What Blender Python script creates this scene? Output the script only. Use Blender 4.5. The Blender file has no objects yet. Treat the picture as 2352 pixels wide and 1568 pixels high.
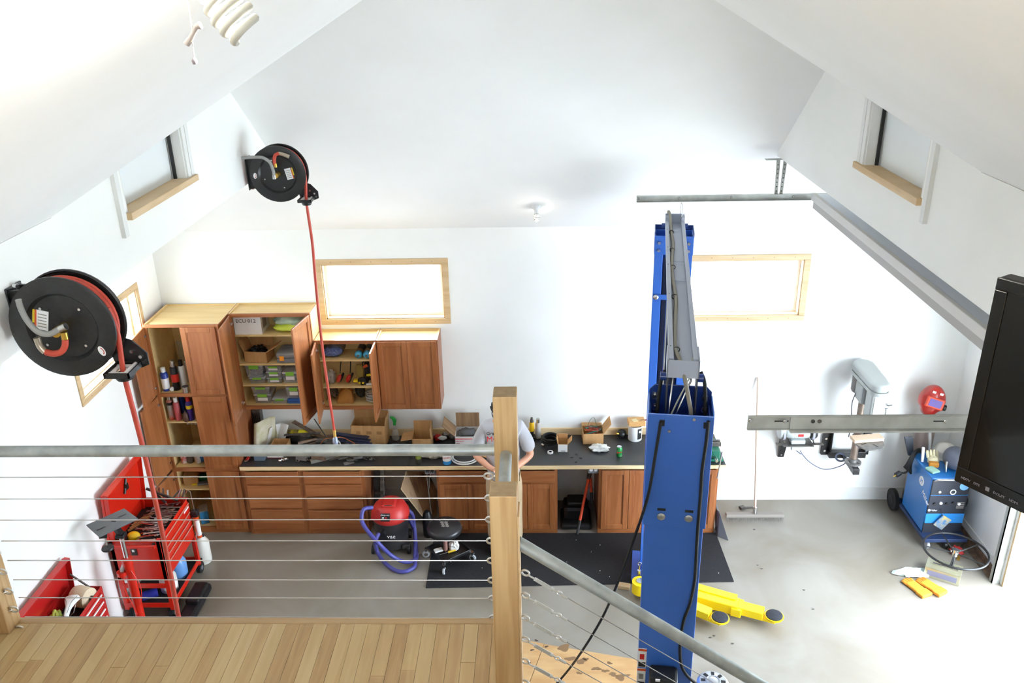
import bpy, bmesh, math, random
import numpy as np
from mathutils import Vector as V, Matrix, noise
random.seed(7)
SC = bpy.context.scene
COL = SC.collection
R = math.radians
PI = math.pi

# ------------------------------------------------------------------ camera
FPX = 1964.8
CAM_H = 5.9
PITCH, YAW, ROLL = R(23.19), R(-1.92), R(-1.24)
def _rot(p, y, r):
    cy, sy, cp, sp, cr, sr = math.cos(y), math.sin(y), math.cos(p), math.sin(p), math.cos(r), math.sin(r)
    A = Matrix(((cy, -sy, 0), (sy, cy, 0), (0, 0, 1)))
    B = Matrix(((1, 0, 0), (0, 0, -1), (0, 1, 0)))
    C = Matrix(((1, 0, 0), (0, cp, -sp), (0, sp, cp)))
    D = Matrix(((cr, -sr, 0), (sr, cr, 0), (0, 0, 1)))
    return D @ C @ B @ A
RC = _rot(PITCH, YAW, ROLL)
cam = bpy.data.cameras.new('camera')
cam.sensor_width = 36
cam.lens = FPX / 2352 * 36
cam.clip_start = 0.05
camo = bpy.data.objects.new('camera', cam)
COL.objects.link(camo)
_r, _d, _f = RC[0], RC[1], RC[2]
camo.matrix_world = Matrix(((_r[0], -_d[0], -_f[0], 0), (_r[1], -_d[1], -_f[1], 0), (_r[2], -_d[2], -_f[2], CAM_H), (0, 0, 0, 1)))
SC.camera = camo
RT = RC.transposed()
def G(px, py, X=None, Y=None, Z=None):
    """point seen at a photo pixel, on the plane X=, Y= or Z="""
    d = RT @ V(((px - 1176) / FPX, (py - 784) / FPX, 1))
    t = X / d[0] if X is not None else Y / d[1] if Y is not None else (Z - CAM_H) / d[2]
    return V((d[0] * t, d[1] * t, CAM_H + d[2] * t))

# ------------------------------------------------------------------ light
SC.view_settings.view_transform = 'Standard'
SC.view_settings.look = 'None'
SC.view_settings.gamma = 1
SC.view_settings.use_curve_mapping = False
SC.view_settings.exposure = 1.36
w = bpy.data.worlds.new('sky')
SC.world = w
w.use_nodes = True
bg = w.node_tree.nodes['Background']
bg.inputs[0].default_value = (0.77, 0.88, 1.0, 1)
bg.inputs[1].default_value = 9.0
SC.cycles.use_denoising = True
SC.cycles.max_bounces = 8
SC.cycles.diffuse_bounces = 6
SC.cycles.use_light_tree = False
SC.cycles.use_adaptive_sampling = True
SC.cycles.adaptive_threshold = 0.03
SC.cycles.transparent_max_bounces = 12
SC.cycles.caustics_reflective = False
SC.cycles.caustics_refractive = False
SC.cycles.sample_clamp_indirect = 8
def portal(name, loc, sx, sy, normal):
    l = bpy.data.lights.new(name, 'AREA'); l.shape = 'RECTANGLE'; l.size = sx; l.size_y = sy
    l.cycles.is_portal = True
    o = bpy.data.objects.new(name, l); COL.objects.link(o)
    o.location = loc
    o.rotation_euler = V(normal).to_track_quat('-Z', 'Y').to_euler()
    return o
portal('portal_window_1', (-1.70, 9.02, 2.71), 1.4, .75, (0, -1, 0))
portal('portal_window_2', (2.20, 9.02, 2.71), 1.4, .75, (0, -1, 0))
portal('portal_window_3', (-4.37, 7.62, 2.68), 1.45, .72, (1, 0, 0))
portal('portal_door', (4.95, 5.32, 1.6), 3.9, 3.2, (-1, 0, 0))
portal('portal_loft', (-.1, -2.66, 5.2), 2.1, 1.2, (0, 1, 0))

# ------------------------------------------------------------------ materials
def lin(c):
    return tuple(((x / 255) / 12.92 if x / 255 <= .04045 else ((x / 255 + .055) / 1.055) ** 2.4) for x in c) + (1,)
MATS = {}
def mat(name, col, rough=.5, metal=0., col2=None, scale=6., stretch=(1, 1, 1), bump=0., detail=4., spec=.5, dist=0., lo=.35, hi=.65, trans=0., alpha=1., emit=0., coat=0., sheen=0.):
    if name in MATS:
        return MATS[name]
    m = bpy.data.materials.new(name); m.use_nodes = True
    nt = m.node_tree; b = nt.nodes['Principled BSDF']; L = nt.links
    b.inputs['Base Color'].default_value = lin(col)
    b.inputs['Roughness'].default_value = rough
    b.inputs['Metallic'].default_value = metal
    b.inputs['Specular IOR Level'].default_value = spec
    b.inputs['Coat Weight'].default_value = coat
    b.inputs['Sheen Weight'].default_value = sheen
    b.inputs['Transmission Weight'].default_value = trans
    b.inputs['Alpha'].default_value = alpha
    if emit:
        b.inputs['Emission Color'].default_value = lin(col); b.inputs['Emission Strength'].default_value = emit
    if col2 is not None or bump:
        tc = nt.nodes.new('ShaderNodeTexCoord'); mp = nt.nodes.new('ShaderNodeMapping')
        mp.inputs['Scale'].default_value = stretch
        nz = nt.nodes.new('ShaderNodeTexNoise'); nz.inputs['Scale'].default_value = scale
        nz.inputs['Detail'].default_value = detail; nz.inputs['Distortion'].default_value = dist
        L.new(tc.outputs['Object'], mp.inputs[0]); L.new(mp.outputs[0], nz.inputs['Vector'])
        if col2 is not None:
            cr = nt.nodes.new('ShaderNodeValToRGB')
            cr.color_ramp.elements[0].position = lo; cr.color_ramp.elements[1].position = hi
            cr.color_ramp.elements[0].color = lin(col); cr.color_ramp.elements[1].color = lin(col2)
            L.new(nz.outputs['Fac'], cr.inputs[0]); L.new(cr.outputs[0], b.inputs['Base Color'])
        if bump:
            bp = nt.nodes.new('ShaderNodeBump'); bp.inputs['Strength'].default_value = bump; bp.inputs['Distance'].default_value = .02
            L.new(nz.outputs['Fac'], bp.inputs['Height']); L.new(bp.outputs[0], b.inputs['Normal'])
    MATS[name] = m
    return m
def glass(name, tint=(255, 255, 255), gloss=.06):
    if name in MATS: return MATS[name]
    m = bpy.data.materials.new(name); m.use_nodes = True
    nt = m.node_tree; nt.nodes.clear(); L = nt.links
    o = nt.nodes.new('ShaderNodeOutputMaterial'); mx = nt.nodes.new('ShaderNodeMixShader'); mx.inputs[0].default_value = gloss
    t = nt.nodes.new('ShaderNodeBsdfTransparent'); t.inputs[0].default_value = lin(tint)
    g = nt.nodes.new('ShaderNodeBsdfGlossy'); g.inputs['Roughness'].default_value = .03
    L.new(t.outputs[0], mx.inputs[1]); L.new(g.outputs[0], mx.inputs[2]); L.new(mx.outputs[0], o.inputs[0])
    MATS[name] = m
    return m
def frost(name, tint, mixf=.35):
    """clear-ish plastic: part transparent, part white diffuse, a little gloss"""
    if name in MATS: return MATS[name]
    m = bpy.data.materials.new(name); m.use_nodes = True
    nt = m.node_tree; L = nt.links; b = nt.nodes['Principled BSDF']
    b.inputs['Base Color'].default_value = lin(tint); b.inputs['Roughness'].default_value = .25
    o = nt.nodes['Material Output']; mx = nt.nodes.new('ShaderNodeMixShader'); mx.inputs[0].default_value = mixf
    t = nt.nodes.new('ShaderNodeBsdfTransparent'); t.inputs[0].default_value = (.95, .95, .95, 1)
    L.new(t.outputs[0], mx.inputs[1]); L.new(b.outputs[0], mx.inputs[2]); L.new(mx.outputs[0], o.inputs[0])
    MATS[name] = m
    return m
def P_(name, col, rough=.5, **k): return mat(name, col, rough, **k)
WALL = mat('white_wall_paint', (238, 238, 233), .75, col2=(243, 243, 239), scale=1.2, bump=.03, spec=.25)
CEIL = mat('white_ceiling_paint', (238, 238, 235), .8, col2=(243, 243, 241), scale=1.0, bump=.02, spec=.2)
CONC = mat('polished_concrete', (126, 117, 103), .4, col2=(152, 147, 138), scale=1.1, detail=9, dist=.6, bump=.03, lo=.3, hi=.72)
PINE = mat('pine_trim', (200, 168, 124), .55, col2=(214, 186, 146), scale=3, stretch=(1, 1, 9), bump=.05)
PINEX = mat('pine_trim_x', (200, 168, 124), .55, col2=(214, 186, 146), scale=3, stretch=(.6, 9, 9), bump=.05)
POSTW = mat('fir_post', (184, 148, 100), .55, col2=(204, 172, 124), scale=4, stretch=(7, 7, .35), dist=1.2, bump=.04)
POSTEND = mat('fir_end_grain', (138, 116, 86), .75, col2=(154, 132, 100), scale=30, bump=.08)
MAPLE = mat('maple_interior', (222, 190, 128), .45, col2=(230, 202, 146), scale=3, stretch=(.5, 4, 4))
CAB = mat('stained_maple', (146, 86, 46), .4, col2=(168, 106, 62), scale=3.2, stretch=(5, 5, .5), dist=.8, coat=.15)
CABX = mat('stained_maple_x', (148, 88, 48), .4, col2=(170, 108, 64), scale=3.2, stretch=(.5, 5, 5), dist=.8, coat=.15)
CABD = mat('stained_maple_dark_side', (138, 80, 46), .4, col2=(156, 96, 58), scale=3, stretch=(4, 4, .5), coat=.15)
TOPB = mat('black_laminate', (40, 40, 42), .38, col2=(54, 53, 53), scale=3, bump=.02)
EDGE = mat('pale_edge_band', (226, 196, 146), .5, col2=(238, 212, 166), scale=6, stretch=(.4, 6, 6))
GALV = mat('galvanized_pipe', (150, 156, 156), .42, metal=.5, col2=(182, 188, 186), scale=14, stretch=(1, 1, 1), detail=6, bump=.04)
GALV2 = mat('galvanized_sheet', (172, 174, 168), .45, metal=.45, col2=(196, 198, 192), scale=9, bump=.03)
STEEL = mat('bright_steel', (205, 205, 205), .22, metal=1.)
CHROME = mat('chrome', (225, 225, 228), .1, metal=1.)
ZINC = mat('bright_zinc', (214, 214, 212), .32, metal=.55)
DSTEEL = mat('dark_steel', (82, 80, 76), .42, metal=.6, col2=(110, 104, 98), scale=20)
RUST = mat('rusty_steel', (112, 92, 78), .6, metal=.5, col2=(140, 118, 98), scale=16)
IRON = mat('grey_cast_iron', (122, 120, 118), .45, metal=.5, col2=(138, 136, 132), scale=16)
BLACK = mat('black_plastic', (22, 22, 24), .45)
BLACKM = mat('black_powder_coat', (28, 28, 29), .34, col2=(36, 36, 36), scale=60, bump=.03)
RUBBER = mat('black_rubber', (24, 24, 25), .75, bump=.06, scale=60)
GREYP = mat('grey_plastic', (120, 122, 126), .5)
WHITEP = mat('white_plastic', (232, 232, 230), .4)
HOSER = mat('red_air_hose', (186, 62, 44), .5, col2=(198, 76, 56), scale=10)
BRASS = mat('brass', (200, 160, 70), .3, metal=.9)
BLUE = mat('blue_lift_paint', (58, 108, 200), .28, coat=.3, col2=(62, 112, 204), scale=3)
BLUED = mat('dark_blue_lift_paint', (30, 58, 126), .35, coat=.2)
GREYL = mat('grey_lift_paint', (170, 176, 190), .45)
YEL = mat('yellow_lift_paint', (246, 214, 20), .4)
RED = mat('red_tool_paint', (206, 32, 14), .32, coat=.3, col2=(212, 38, 18), scale=3)
RED2 = mat('dark_red_tool_paint', (186, 30, 28), .32, coat=.3)
CARD = mat('cardboard', (186, 140, 88), .8, col2=(196, 152, 100), scale=5, stretch=(6, 6, .6))
CARDI = mat('cardboard_inside', (150, 112, 70), .85, col2=(160, 122, 78), scale=5)
PAPER = mat('white_paper', (232, 230, 226), .75)
CLOTH = mat('pale_rag_cloth', (226, 224, 216), .9, col2=(206, 204, 196), scale=9, bump=.3)
SKIN = mat('skin', (214, 152, 120), .5, col2=(222, 164, 134), scale=8)
RED_INK = mat('red_print', (200, 30, 30), .6)
BLK_INK = mat('black_print', (30, 30, 30), .6)
WHT_INK = mat('white_print', (236, 236, 236), .6)
GRY_INK = mat('grey_print', (150, 146, 140), .6)

# ------------------------------------------------------------------ mesh building
ORIG = {}
class MB:
    def __init__(s): s.v = []; s.f = []; s.mi = []; s.cur = 0; s.M = None
    def add(s, vs, fs):
        n = len(s.v)
        s.v += [(s.M @ V(v)) if s.M else V(v) for v in vs]
        s.f += [tuple(i + n for i in f) for f in fs]; s.mi += [s.cur] * len(fs)
        return s
    def box(s, x0, y0, z0, x1, y1, z1):
        return s.add([(x0, y0, z0), (x1, y0, z0), (x1, y1, z0), (x0, y1, z0), (x0, y0, z1), (x1, y0, z1), (x1, y1, z1), (x0, y1, z1)],
                     [(0, 3, 2, 1), (4, 5, 6, 7), (0, 1, 5, 4), (1, 2, 6, 5), (2, 3, 7, 6), (3, 0, 4, 7)])
    def cbox(s, c, d, rz=0, rot=None):
        m = Matrix.Translation(V(c)) @ (rot.to_4x4() if rot else Matrix.Rotation(rz, 4, 'Z'))
        o = s.M; s.M = (o @ m) if o else m
        s.box(-d[0] / 2, -d[1] / 2, -d[2] / 2, d[0] / 2, d[1] / 2, d[2] / 2); s.M = o
        return s
    def beam(s, a, b, wx, wz, up=(0, 0, 1)):
        a, b = V(a), V(b); d = (b - a); y = d.normalized(); u = V(up)
        if abs(y.dot(u)) > .98: u = V((1, 0, 0))
        x = y.cross(u).normalized(); z = x.cross(y)
        m = Matrix((x, y, z)).transposed()
        return s.cbox((a + b) / 2, (wx, d.length, wz), rot=m)
    def cyl(s, a, b, r, r2=None, n=14, cap=True):
        a, b = V(a), V(b); r2 = r if r2 is None else r2
        d = (b - a).normalized(); u = V((0, 0, 1)) if abs(d.z) < .9 else V((1, 0, 0))
        x = d.cross(u).normalized(); y = d.cross(x)
        vs = [c + (x * math.cos(2 * PI * i / n) + y * math.sin(2 * PI * i / n)) * q for c, q in ((a, r), (b, r2)) for i in range(n)]
        fs = [(i, (i + 1) % n, n + (i + 1) % n, n + i) for i in range(n)]
        if cap: fs += [tuple(range(n))[::-1], tuple(range(n, 2 * n))]
        return s.add(vs, fs)
    def tube(s, pts, r, n=8, closed=False, smooth=0):
        pts = [V(p) for p in pts]
        if smooth: pts = spline(pts, smooth, closed)
        k = len(pts); rs = r if isinstance(r, (list, tuple)) else [r] * k
        t = [((pts[(i + 1) % k] - pts[i - 1]) if closed else (pts[min(i + 1, k - 1)] - pts[max(i - 1, 0)])).normalized() for i in range(k)]
        u = V((0, 0, 1)) if abs(t[0].z) < .9 else V((1, 0, 0))
        x = t[0].cross(u).normalized(); vs = []
        for i in range(k):
            x = (x - t[i] * x.dot(t[i])).normalized(); y = t[i].cross(x)
            vs += [pts[i] + (x * math.cos(2 * PI * j / n) + y * math.sin(2 * PI * j / n)) * rs[i] for j in range(n)]
        fs = [(i * n + j, i * n + (j + 1) % n, ((i + 1) % k) * n + (j + 1) % n, ((i + 1) % k) * n + j) for i in range(k if closed else k - 1) for j in range(n)]
        if not closed: fs += [tuple(range(n))[::-1], tuple(range((k - 1) * n, k * n))]
        return s.add(vs, fs)
    def lathe(s, prof, c=(0, 0, 0), n=20, axis=(0, 0, 1)):
        q = V((0, 0, 1)).rotation_difference(V(axis)).to_matrix(); c = V(c)
        vs = [c + q @ V((r * math.cos(2 * PI * i / n), r * math.sin(2 * PI * i / n), z)) for r, z in prof for i in range(n)]
        k = len(prof)
        fs = [(j * n + i, j * n + (i + 1) % n, (j + 1) * n + (i + 1) % n, (j + 1) * n + i) for j in range(k - 1) for i in range(n)]
        fs += [tuple(range(n))[::-1], tuple(range((k - 1) * n, k * n))]
        return s.add(vs, fs)
    def prism(s, poly, ext):
        """poly: 3d points (planar), ext: extrusion vector"""
        p = [V(a) for a in poly]; e = V(ext); n = len(p)
        return s.add(p + [a + e for a in p], [tuple(range(n))[::-1], tuple(range(n, 2 * n))] + [(i, (i + 1) % n, n + (i + 1) % n, n + i) for i in range(n)])
    def ball(s, c, r, nu=16, nv=10):
        r = (r, r, r) if not isinstance(r, (tuple, list)) else r
        vs = [(c[0], c[1], c[2] - r[2])]
        for j in range(1, nv):
            a = PI * j / nv
            vs += [(c[0] + r[0] * math.sin(a) * math.cos(2 * PI * i / nu), c[1] + r[1] * math.sin(a) * math.sin(2 * PI * i / nu), c[2] - r[2] * math.cos(a)) for i in range(nu)]
        vs.append((c[0], c[1], c[2] + r[2])); e = len(vs) - 1
        fs = [(0, 1 + (i + 1) % nu, 1 + i) for i in range(nu)]
        fs += [(1 + j * nu + i, 1 + j * nu + (i + 1) % nu, 1 + (j + 1) * nu + (i + 1) % nu, 1 + (j + 1) * nu + i) for j in range(nv - 2) for i in range(nu)]
        fs += [(1 + (nv - 2) * nu + i, 1 + (nv - 2) * nu + (i + 1) % nu, e) for i in range(nu)]
        return s.add(vs, fs)
    def ring(s, c, axis, Rr, r, n=20, m=8, a0=0, a1=2 * PI):
        q = V((0, 0, 1)).rotation_difference(V(axis)).to_matrix(); c = V(c)
        cl = abs(a1 - a0 - 2 * PI) < 1e-6
        k = n if cl else n + 1
        pts = [c + q @ V((Rr * math.cos(a0 + (a1 - a0) * i / n), Rr * math.sin(a0 + (a1 - a0) * i / n), 0)) for i in range(k)]
        return s.tube(pts, r, m, closed=cl)
    def crumple(s, c, r, amp=.35, f=2.2, seed=0, nu=20, nv=12, flat=None):
        n0 = len(s.v); s.ball((0, 0, 0), r, nu, nv)
        for i in range(n0, len(s.v)):
            v = s.v[i]; d = V((v.x / r[0], v.y / r[1], v.z / r[2]))
            k = 1 + amp * noise.noise(d * f + V((seed * 3.1, seed, seed * 1.7))) + amp * .5 * noise.noise(d * f * 2.7 + V((seed, seed * 2.3, 5)))
            v = V((v.x * k, v.y * k, v.z * k)) + V(c)
            if flat is not None: v.z = max(v.z, flat)
            s.v[i] = v
        return s
    def build(s, name, m, parent=None, smooth=0, bev=0, world=True, loc=None, rot=None, label=None, seg=2):
        o0 = V((0, 0, 0))
        if parent is not None and world: o0 = ORIG.get(parent.name, V((0, 0, 0)))
        me = bpy.data.meshes.new(name)
        me.from_pydata([v - o0 for v in s.v], [], s.f)
        ms = m if isinstance(m, (list, tuple)) else [m]
        for q in ms: me.materials.append(q)
        if len(ms) > 1: me.polygons.foreach_set('material_index', s.mi)
        bm = bmesh.new(); bm.from_mesh(me); bmesh.ops.recalc_face_normals(bm, faces=bm.faces); bm.to_mesh(me); bm.free()
        if smooth:
            me.polygons.foreach_set('use_smooth', [True] * len(me.polygons))
            me.set_sharp_from_angle(angle=R(smooth))
        me.update()
        o = bpy.data.objects.new(name, me); COL.objects.link(o)
        if parent is not None:
            o.parent = parent
            ORIG[o.name] = ORIG.get(parent.name, V((0, 0, 0)))
        if loc is not None: o.location = loc
        if rot is not None: o.rotation_euler = rot
        if bev:
            b = o.modifiers.new('bevel', 'BEVEL'); b.width = bev; b.segments = seg; b.limit_method = 'ANGLE'; b.angle_limit = R(40)
        if label: o['label'] = label
        return o
def spline(pts, k, closed=False):
    n = len(pts); out = []
    for i in range(n if closed else n - 1):
        p0 = pts[i - 1] if (closed or i > 0) else pts[0] * 2 - pts[1]
        p1, p2 = pts[i], pts[(i + 1) % n]
        p3 = pts[(i + 2) % n] if (closed or i + 2 < n) else pts[-1] * 2 - pts[-2]
        for j in range(k):
            t = j / k
            out.append(.5 * ((2 * p1) + (p2 - p0) * t + (2 * p0 - 5 * p1 + 4 * p2 - p3) * t * t + (3 * p1 - p0 - 3 * p2 + p3) * t ** 3))
    if not closed: out.append(pts[-1])
    return out
def tag(o, label, cat, group=None):
    o['label'] = label; o['category'] = cat
    if group: o['group'] = group
    return o
def thing(name, label, cat, loc=(0, 0, 0), group=None, rz=0):
    o = bpy.data.objects.new(name, None); COL.objects.link(o); o.empty_display_size = .05
    o.location = loc; o.rotation_euler = (0, 0, rz); ORIG[o.name] = V(loc) if rz == 0 else V((0, 0, 0))
    return tag(o, label, cat, group)
def struct(name, mb, m, parent=None, **k):
    o = mb.build(name, m, parent, **k)
    if parent is None: o['kind'] = 'structure'
    return o
def dup(root, loc, rz=None, label=None):
    r = root.copy(); COL.objects.link(r); r.location = loc
    if rz is not None: r.rotation_euler = (0, 0, rz)
    if label: r['label'] = label
    for ch in list(root.children):
        c = ch.copy(); COL.objects.link(c); c.parent = r
        for g in list(ch.children):
            d = g.copy(); COL.objects.link(d); d.parent = c
    return r
def text(body, size, origin, right, up, m, parent, name='lettering', world=True, depth=.0008, align='LEFT'):
    cu = bpy.data.curves.new('t', 'FONT'); cu.body = body; cu.size = size; cu.extrude = depth; cu.align_x = align; cu.resolution_u = 2
    ob = bpy.data.objects.new('t', cu); COL.objects.link(ob)
    me = bpy.data.meshes.new_from_object(ob.evaluated_get(bpy.context.evaluated_depsgraph_get()))
    bpy.data.objects.remove(ob)
    r, u = V(right).normalized(), V(up).normalized(); n = r.cross(u)
    o0 = V(origin) - (ORIG.get(parent.name, V((0, 0, 0))) if world else V((0, 0, 0)))
    me.transform(Matrix(((r[0], u[0], n[0], o0[0]), (r[1], u[1], n[1], o0[1]), (r[2], u[2], n[2], o0[2]), (0, 0, 0, 1))))
    me.materials.clear(); me.materials.append(m); me.name = name
    o = bpy.data.objects.new(name, me); COL.objects.link(o); o.parent = parent
    return o
# ------------------------------------------------------------------ the building
XL, XR, YB = -4.2, 4.78, 8.85
CL, CR = -2.32, 2.1
ZW, ZC, SL = 3.43, 4.4, .77
YC = YB - (ZC - ZW) / SL
RIDY, RIDZ = 5.445, 6.05
struct('floor', MB().box(-4.35, -2.65, -.1, 4.93, 9.0, 0), CONC)
GROUND = mat('pale_driveway', (206, 206, 204), .8, col2=(222, 222, 220), scale=.7)
struct('ground', MB().box(-40, -40, -.2, 40, 40, -.101), GROUND)
W1 = (-2.365, -1.035, 2.395, 3.035)
W2 = (1.535, 2.865, 2.395, 3.035)
W3 = (6.955, 8.295, 2.385, 2.965)
mb = MB()
y0, y1 = YB, YB + .15
for a, b in ((-4.35, W1[0]), (W1[1], W2[0]), (W2[1], 4.93)): mb.box(a, y0, 0, b, y1, 3.55)
for q in (W1, W2):
    mb.box(q[0], y0, 0, q[1], y1, q[2]); mb.box(q[0], y0, q[3], q[1], y1, 3.55)
struct('wall_back', mb, WALL)
mb = MB()
x0, x1 = XL - .15, XL
mb.box(x0, -2.5, 0, x1, W3[0], 4.45).box(x0, W3[1], 0, x1, YB, 4.45).box(x0, W3[0], 0, x1, W3[1], W3[2]).box(x0, W3[0], W3[3], x1, W3[1], 4.45)
struct('wall_left', mb, WALL)
DY0, DY1, DZ = 3.38, 7.26, 3.2
mb = MB()
x0, x1 = XR, XR + .15
mb.box(x0, -2.5, 0, x1, DY0, 4.45).box(x0, DY1, 0, x1, YB, 4.45).box(x0, DY0, DZ, x1, DY1, 4.45)
struct('wall_right', mb, WALL)
# rear wall of the loft, behind the photographer, with an unseen window suggested by the tv reflection and sized for fill light
mb = MB()
mb.box(-4.35, -2.65, 0, 4.93, -2.5, 4.6).box(-4.35, -2.65, 4.6, -1.15, -2.5, 6.6).box(.95, -2.65, 4.6, 4.93, -2.5, 6.6).box(-1.15, -2.65, 5.8, .95, -2.5, 6.6)
struct('wall_front', mb, WALL)
win = MB(); yy = -2.6
for x in (-1.15, -.47, .22, .9): win.box(x, yy, 4.6, x + .05, yy + .1, 5.8)
for z in (4.6, 5.17, 5.75): win.box(-1.15, yy, z, .95, yy + .1, z + .05)
wo = struct('window_6', win, PINE)
MB().box(-1.15, yy + .03, 4.6, .95, yy + .036, 5.8).build('pane', glass('window_glass'), wo)
# ceilings
struct('ceiling_rear_slope', MB().prism([(-4.35, YB, ZW), (4.93, YB, ZW), (4.93, YC, ZC), (CR, YC, ZC), (CR, RIDY, RIDZ), (.53, RIDY, RIDZ), (-.02, 4.96, 6.42), (-.57, RIDY, RIDZ), (CL, RIDY, RIDZ), (CL, YC, ZC), (-4.35, YC, ZC)], (0, .06, .08)), CEIL)
struct('ceiling_side_left', MB().box(-4.35, -2.5, ZC, CL - .1, YC, ZC + .1), CEIL)
struct('ceiling_side_right', MB().box(CR + .1, -2.5, ZC, 4.93, YC, ZC + .1), CEIL)
DLZ, DRZ = 6.42 - .67 * (CL * -1 - .02), 6.42 - .67 * (CR + .02)
YAL = RIDY - (RIDZ - DLZ) / SL; YAR = RIDY - (RIDZ - DRZ) / SL
struct('ceiling_front_slope_left', MB().prism([(CL, RIDY, RIDZ), (-.57, RIDY, RIDZ), (CL, YAL, DLZ)], (0, -.02, .1)), CEIL)
struct('ceiling_front_slope_right', MB().prism([(CR, RIDY, RIDZ), (.53, RIDY, RIDZ), (CR, YAR, DRZ)], (0, -.02, .1)), CEIL)
struct('ceiling_loft_left', MB().prism([(CL - .1, YAL, DLZ - .067), (CL, YAL, DLZ), (-.57, RIDY, RIDZ), (-.02, 4.96, 6.42), (-.02, -2.55, 6.42), (CL - .1, -2.55, DLZ - .067)], (-.01, 0, .05)), CEIL)
struct('ceiling_loft_right', MB().prism([(CR + .1, YAR, DRZ - .067), (CR, YAR, DRZ), (.53, RIDY, RIDZ), (-.02, 4.96, 6.42), (-.02, -2.55, 6.42), (CR + .1, -2.55, DRZ - .067)], (.01, 0, .05)), CEIL)
# upper side walls with their small windows
def fz(y): return RIDZ - SL * (RIDY - y)
def bz(y): return RIDZ - SL * (y - RIDY)
def cheek(nm, X, s, Ya, Za, wy0, wy1, wz0, wz1, n, trimn):
    ye = Ya - (Za - ZC) / SL
    mb = MB(); e = (s * .1, 0, 0)
    pl = lambda q: mb.prism([(X, a, b) for a, b in q], e)
    pl([(ye, ZC), (Ya, Za), (wy0, fz(wy0)), (wy0, ZC)])
    pl([(wy0, ZC), (wy0, wz0), (wy1, wz0), (wy1, ZC)])
    pl([(wy0, wz1), (wy0, fz(wy0)), (RIDY, RIDZ), (wy1, bz(wy1)), (wy1, wz1)])
    pl([(wy1, ZC), (wy1, bz(wy1)), (YC, ZC)])
    struct('wall_%s_upper' % nm, mb, WALL)
    mb = MB().prism([(X - s * .006, a, b) for a, b in [(ye, ZC), (Ya, Za), (-2.5, Za), (-2.5, 2.9), (ye - 1.95, 2.9)]], (s * .1, 0, 0))
    struct('wall_%s_loft' % nm, mb, WALL)
    # window: sill board, white jamb on the far side, pale pane
    f = MB(); xo = X + s * .09
    f.box(min(X, xo), wy1 - .015, wz0, max(X, xo), wy1, wz1)
    f.box(min(X, xo), wy0, wz0, max(X, xo), wy0 + .012, wz1)
    f.box(min(X, xo), wy0, wz1 - .012, max(X, xo), wy1, wz1)
    for k in (0, 1): f.box(min(X - s * .012, X), wy1 + .0 + k * .06, wz0 - .0, max(X - s * .012, X), wy1 + .05 + k * .06, wz1 - .05 - k * .02)
    wo = struct('window_%d' % n, f, mat('white_trim_paint', (226, 226, 222), .6))
    MB().box(min(X - s * .03, X + s * .1), wy0 - .01, wz0 - .036, max(X - s * .03, X + s * .089), wy1 + .12, wz0 + .005).build('window_sill', PINE, wo, bev=.003)
    MB().box(min(xo, xo + s * .006), wy0, wz0, max(xo, xo + s * .006), wy1, wz1).build('pane', mat('pale_blind_panel', (228, 232, 232), .5), wo)
    MB().box(min(X + s * .06, X + s * .08), wy1 - .03, wz0, max(X + s * .06, X + s * .08), wy1 - .015, wz1).build('gasket', BLACK, wo)
    ty = wy0 - .115
    struct('trim_%d' % trimn, MB().box(min(X, X - s * .025), ty, wz0 - .11, max(X, X - s * .025), ty + .045, fz(ty) - .03), mat('white_trim_paint', (226, 226, 222), .6))
cheek('left', CL, -1, YAL, DLZ, 4.68, 5.59, 4.70, 5.34, 4, 1)
cheek('right', CR, 1, YAR, DRZ, 4.66, 5.55, 4.73, 5.34, 5, 2)
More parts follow.
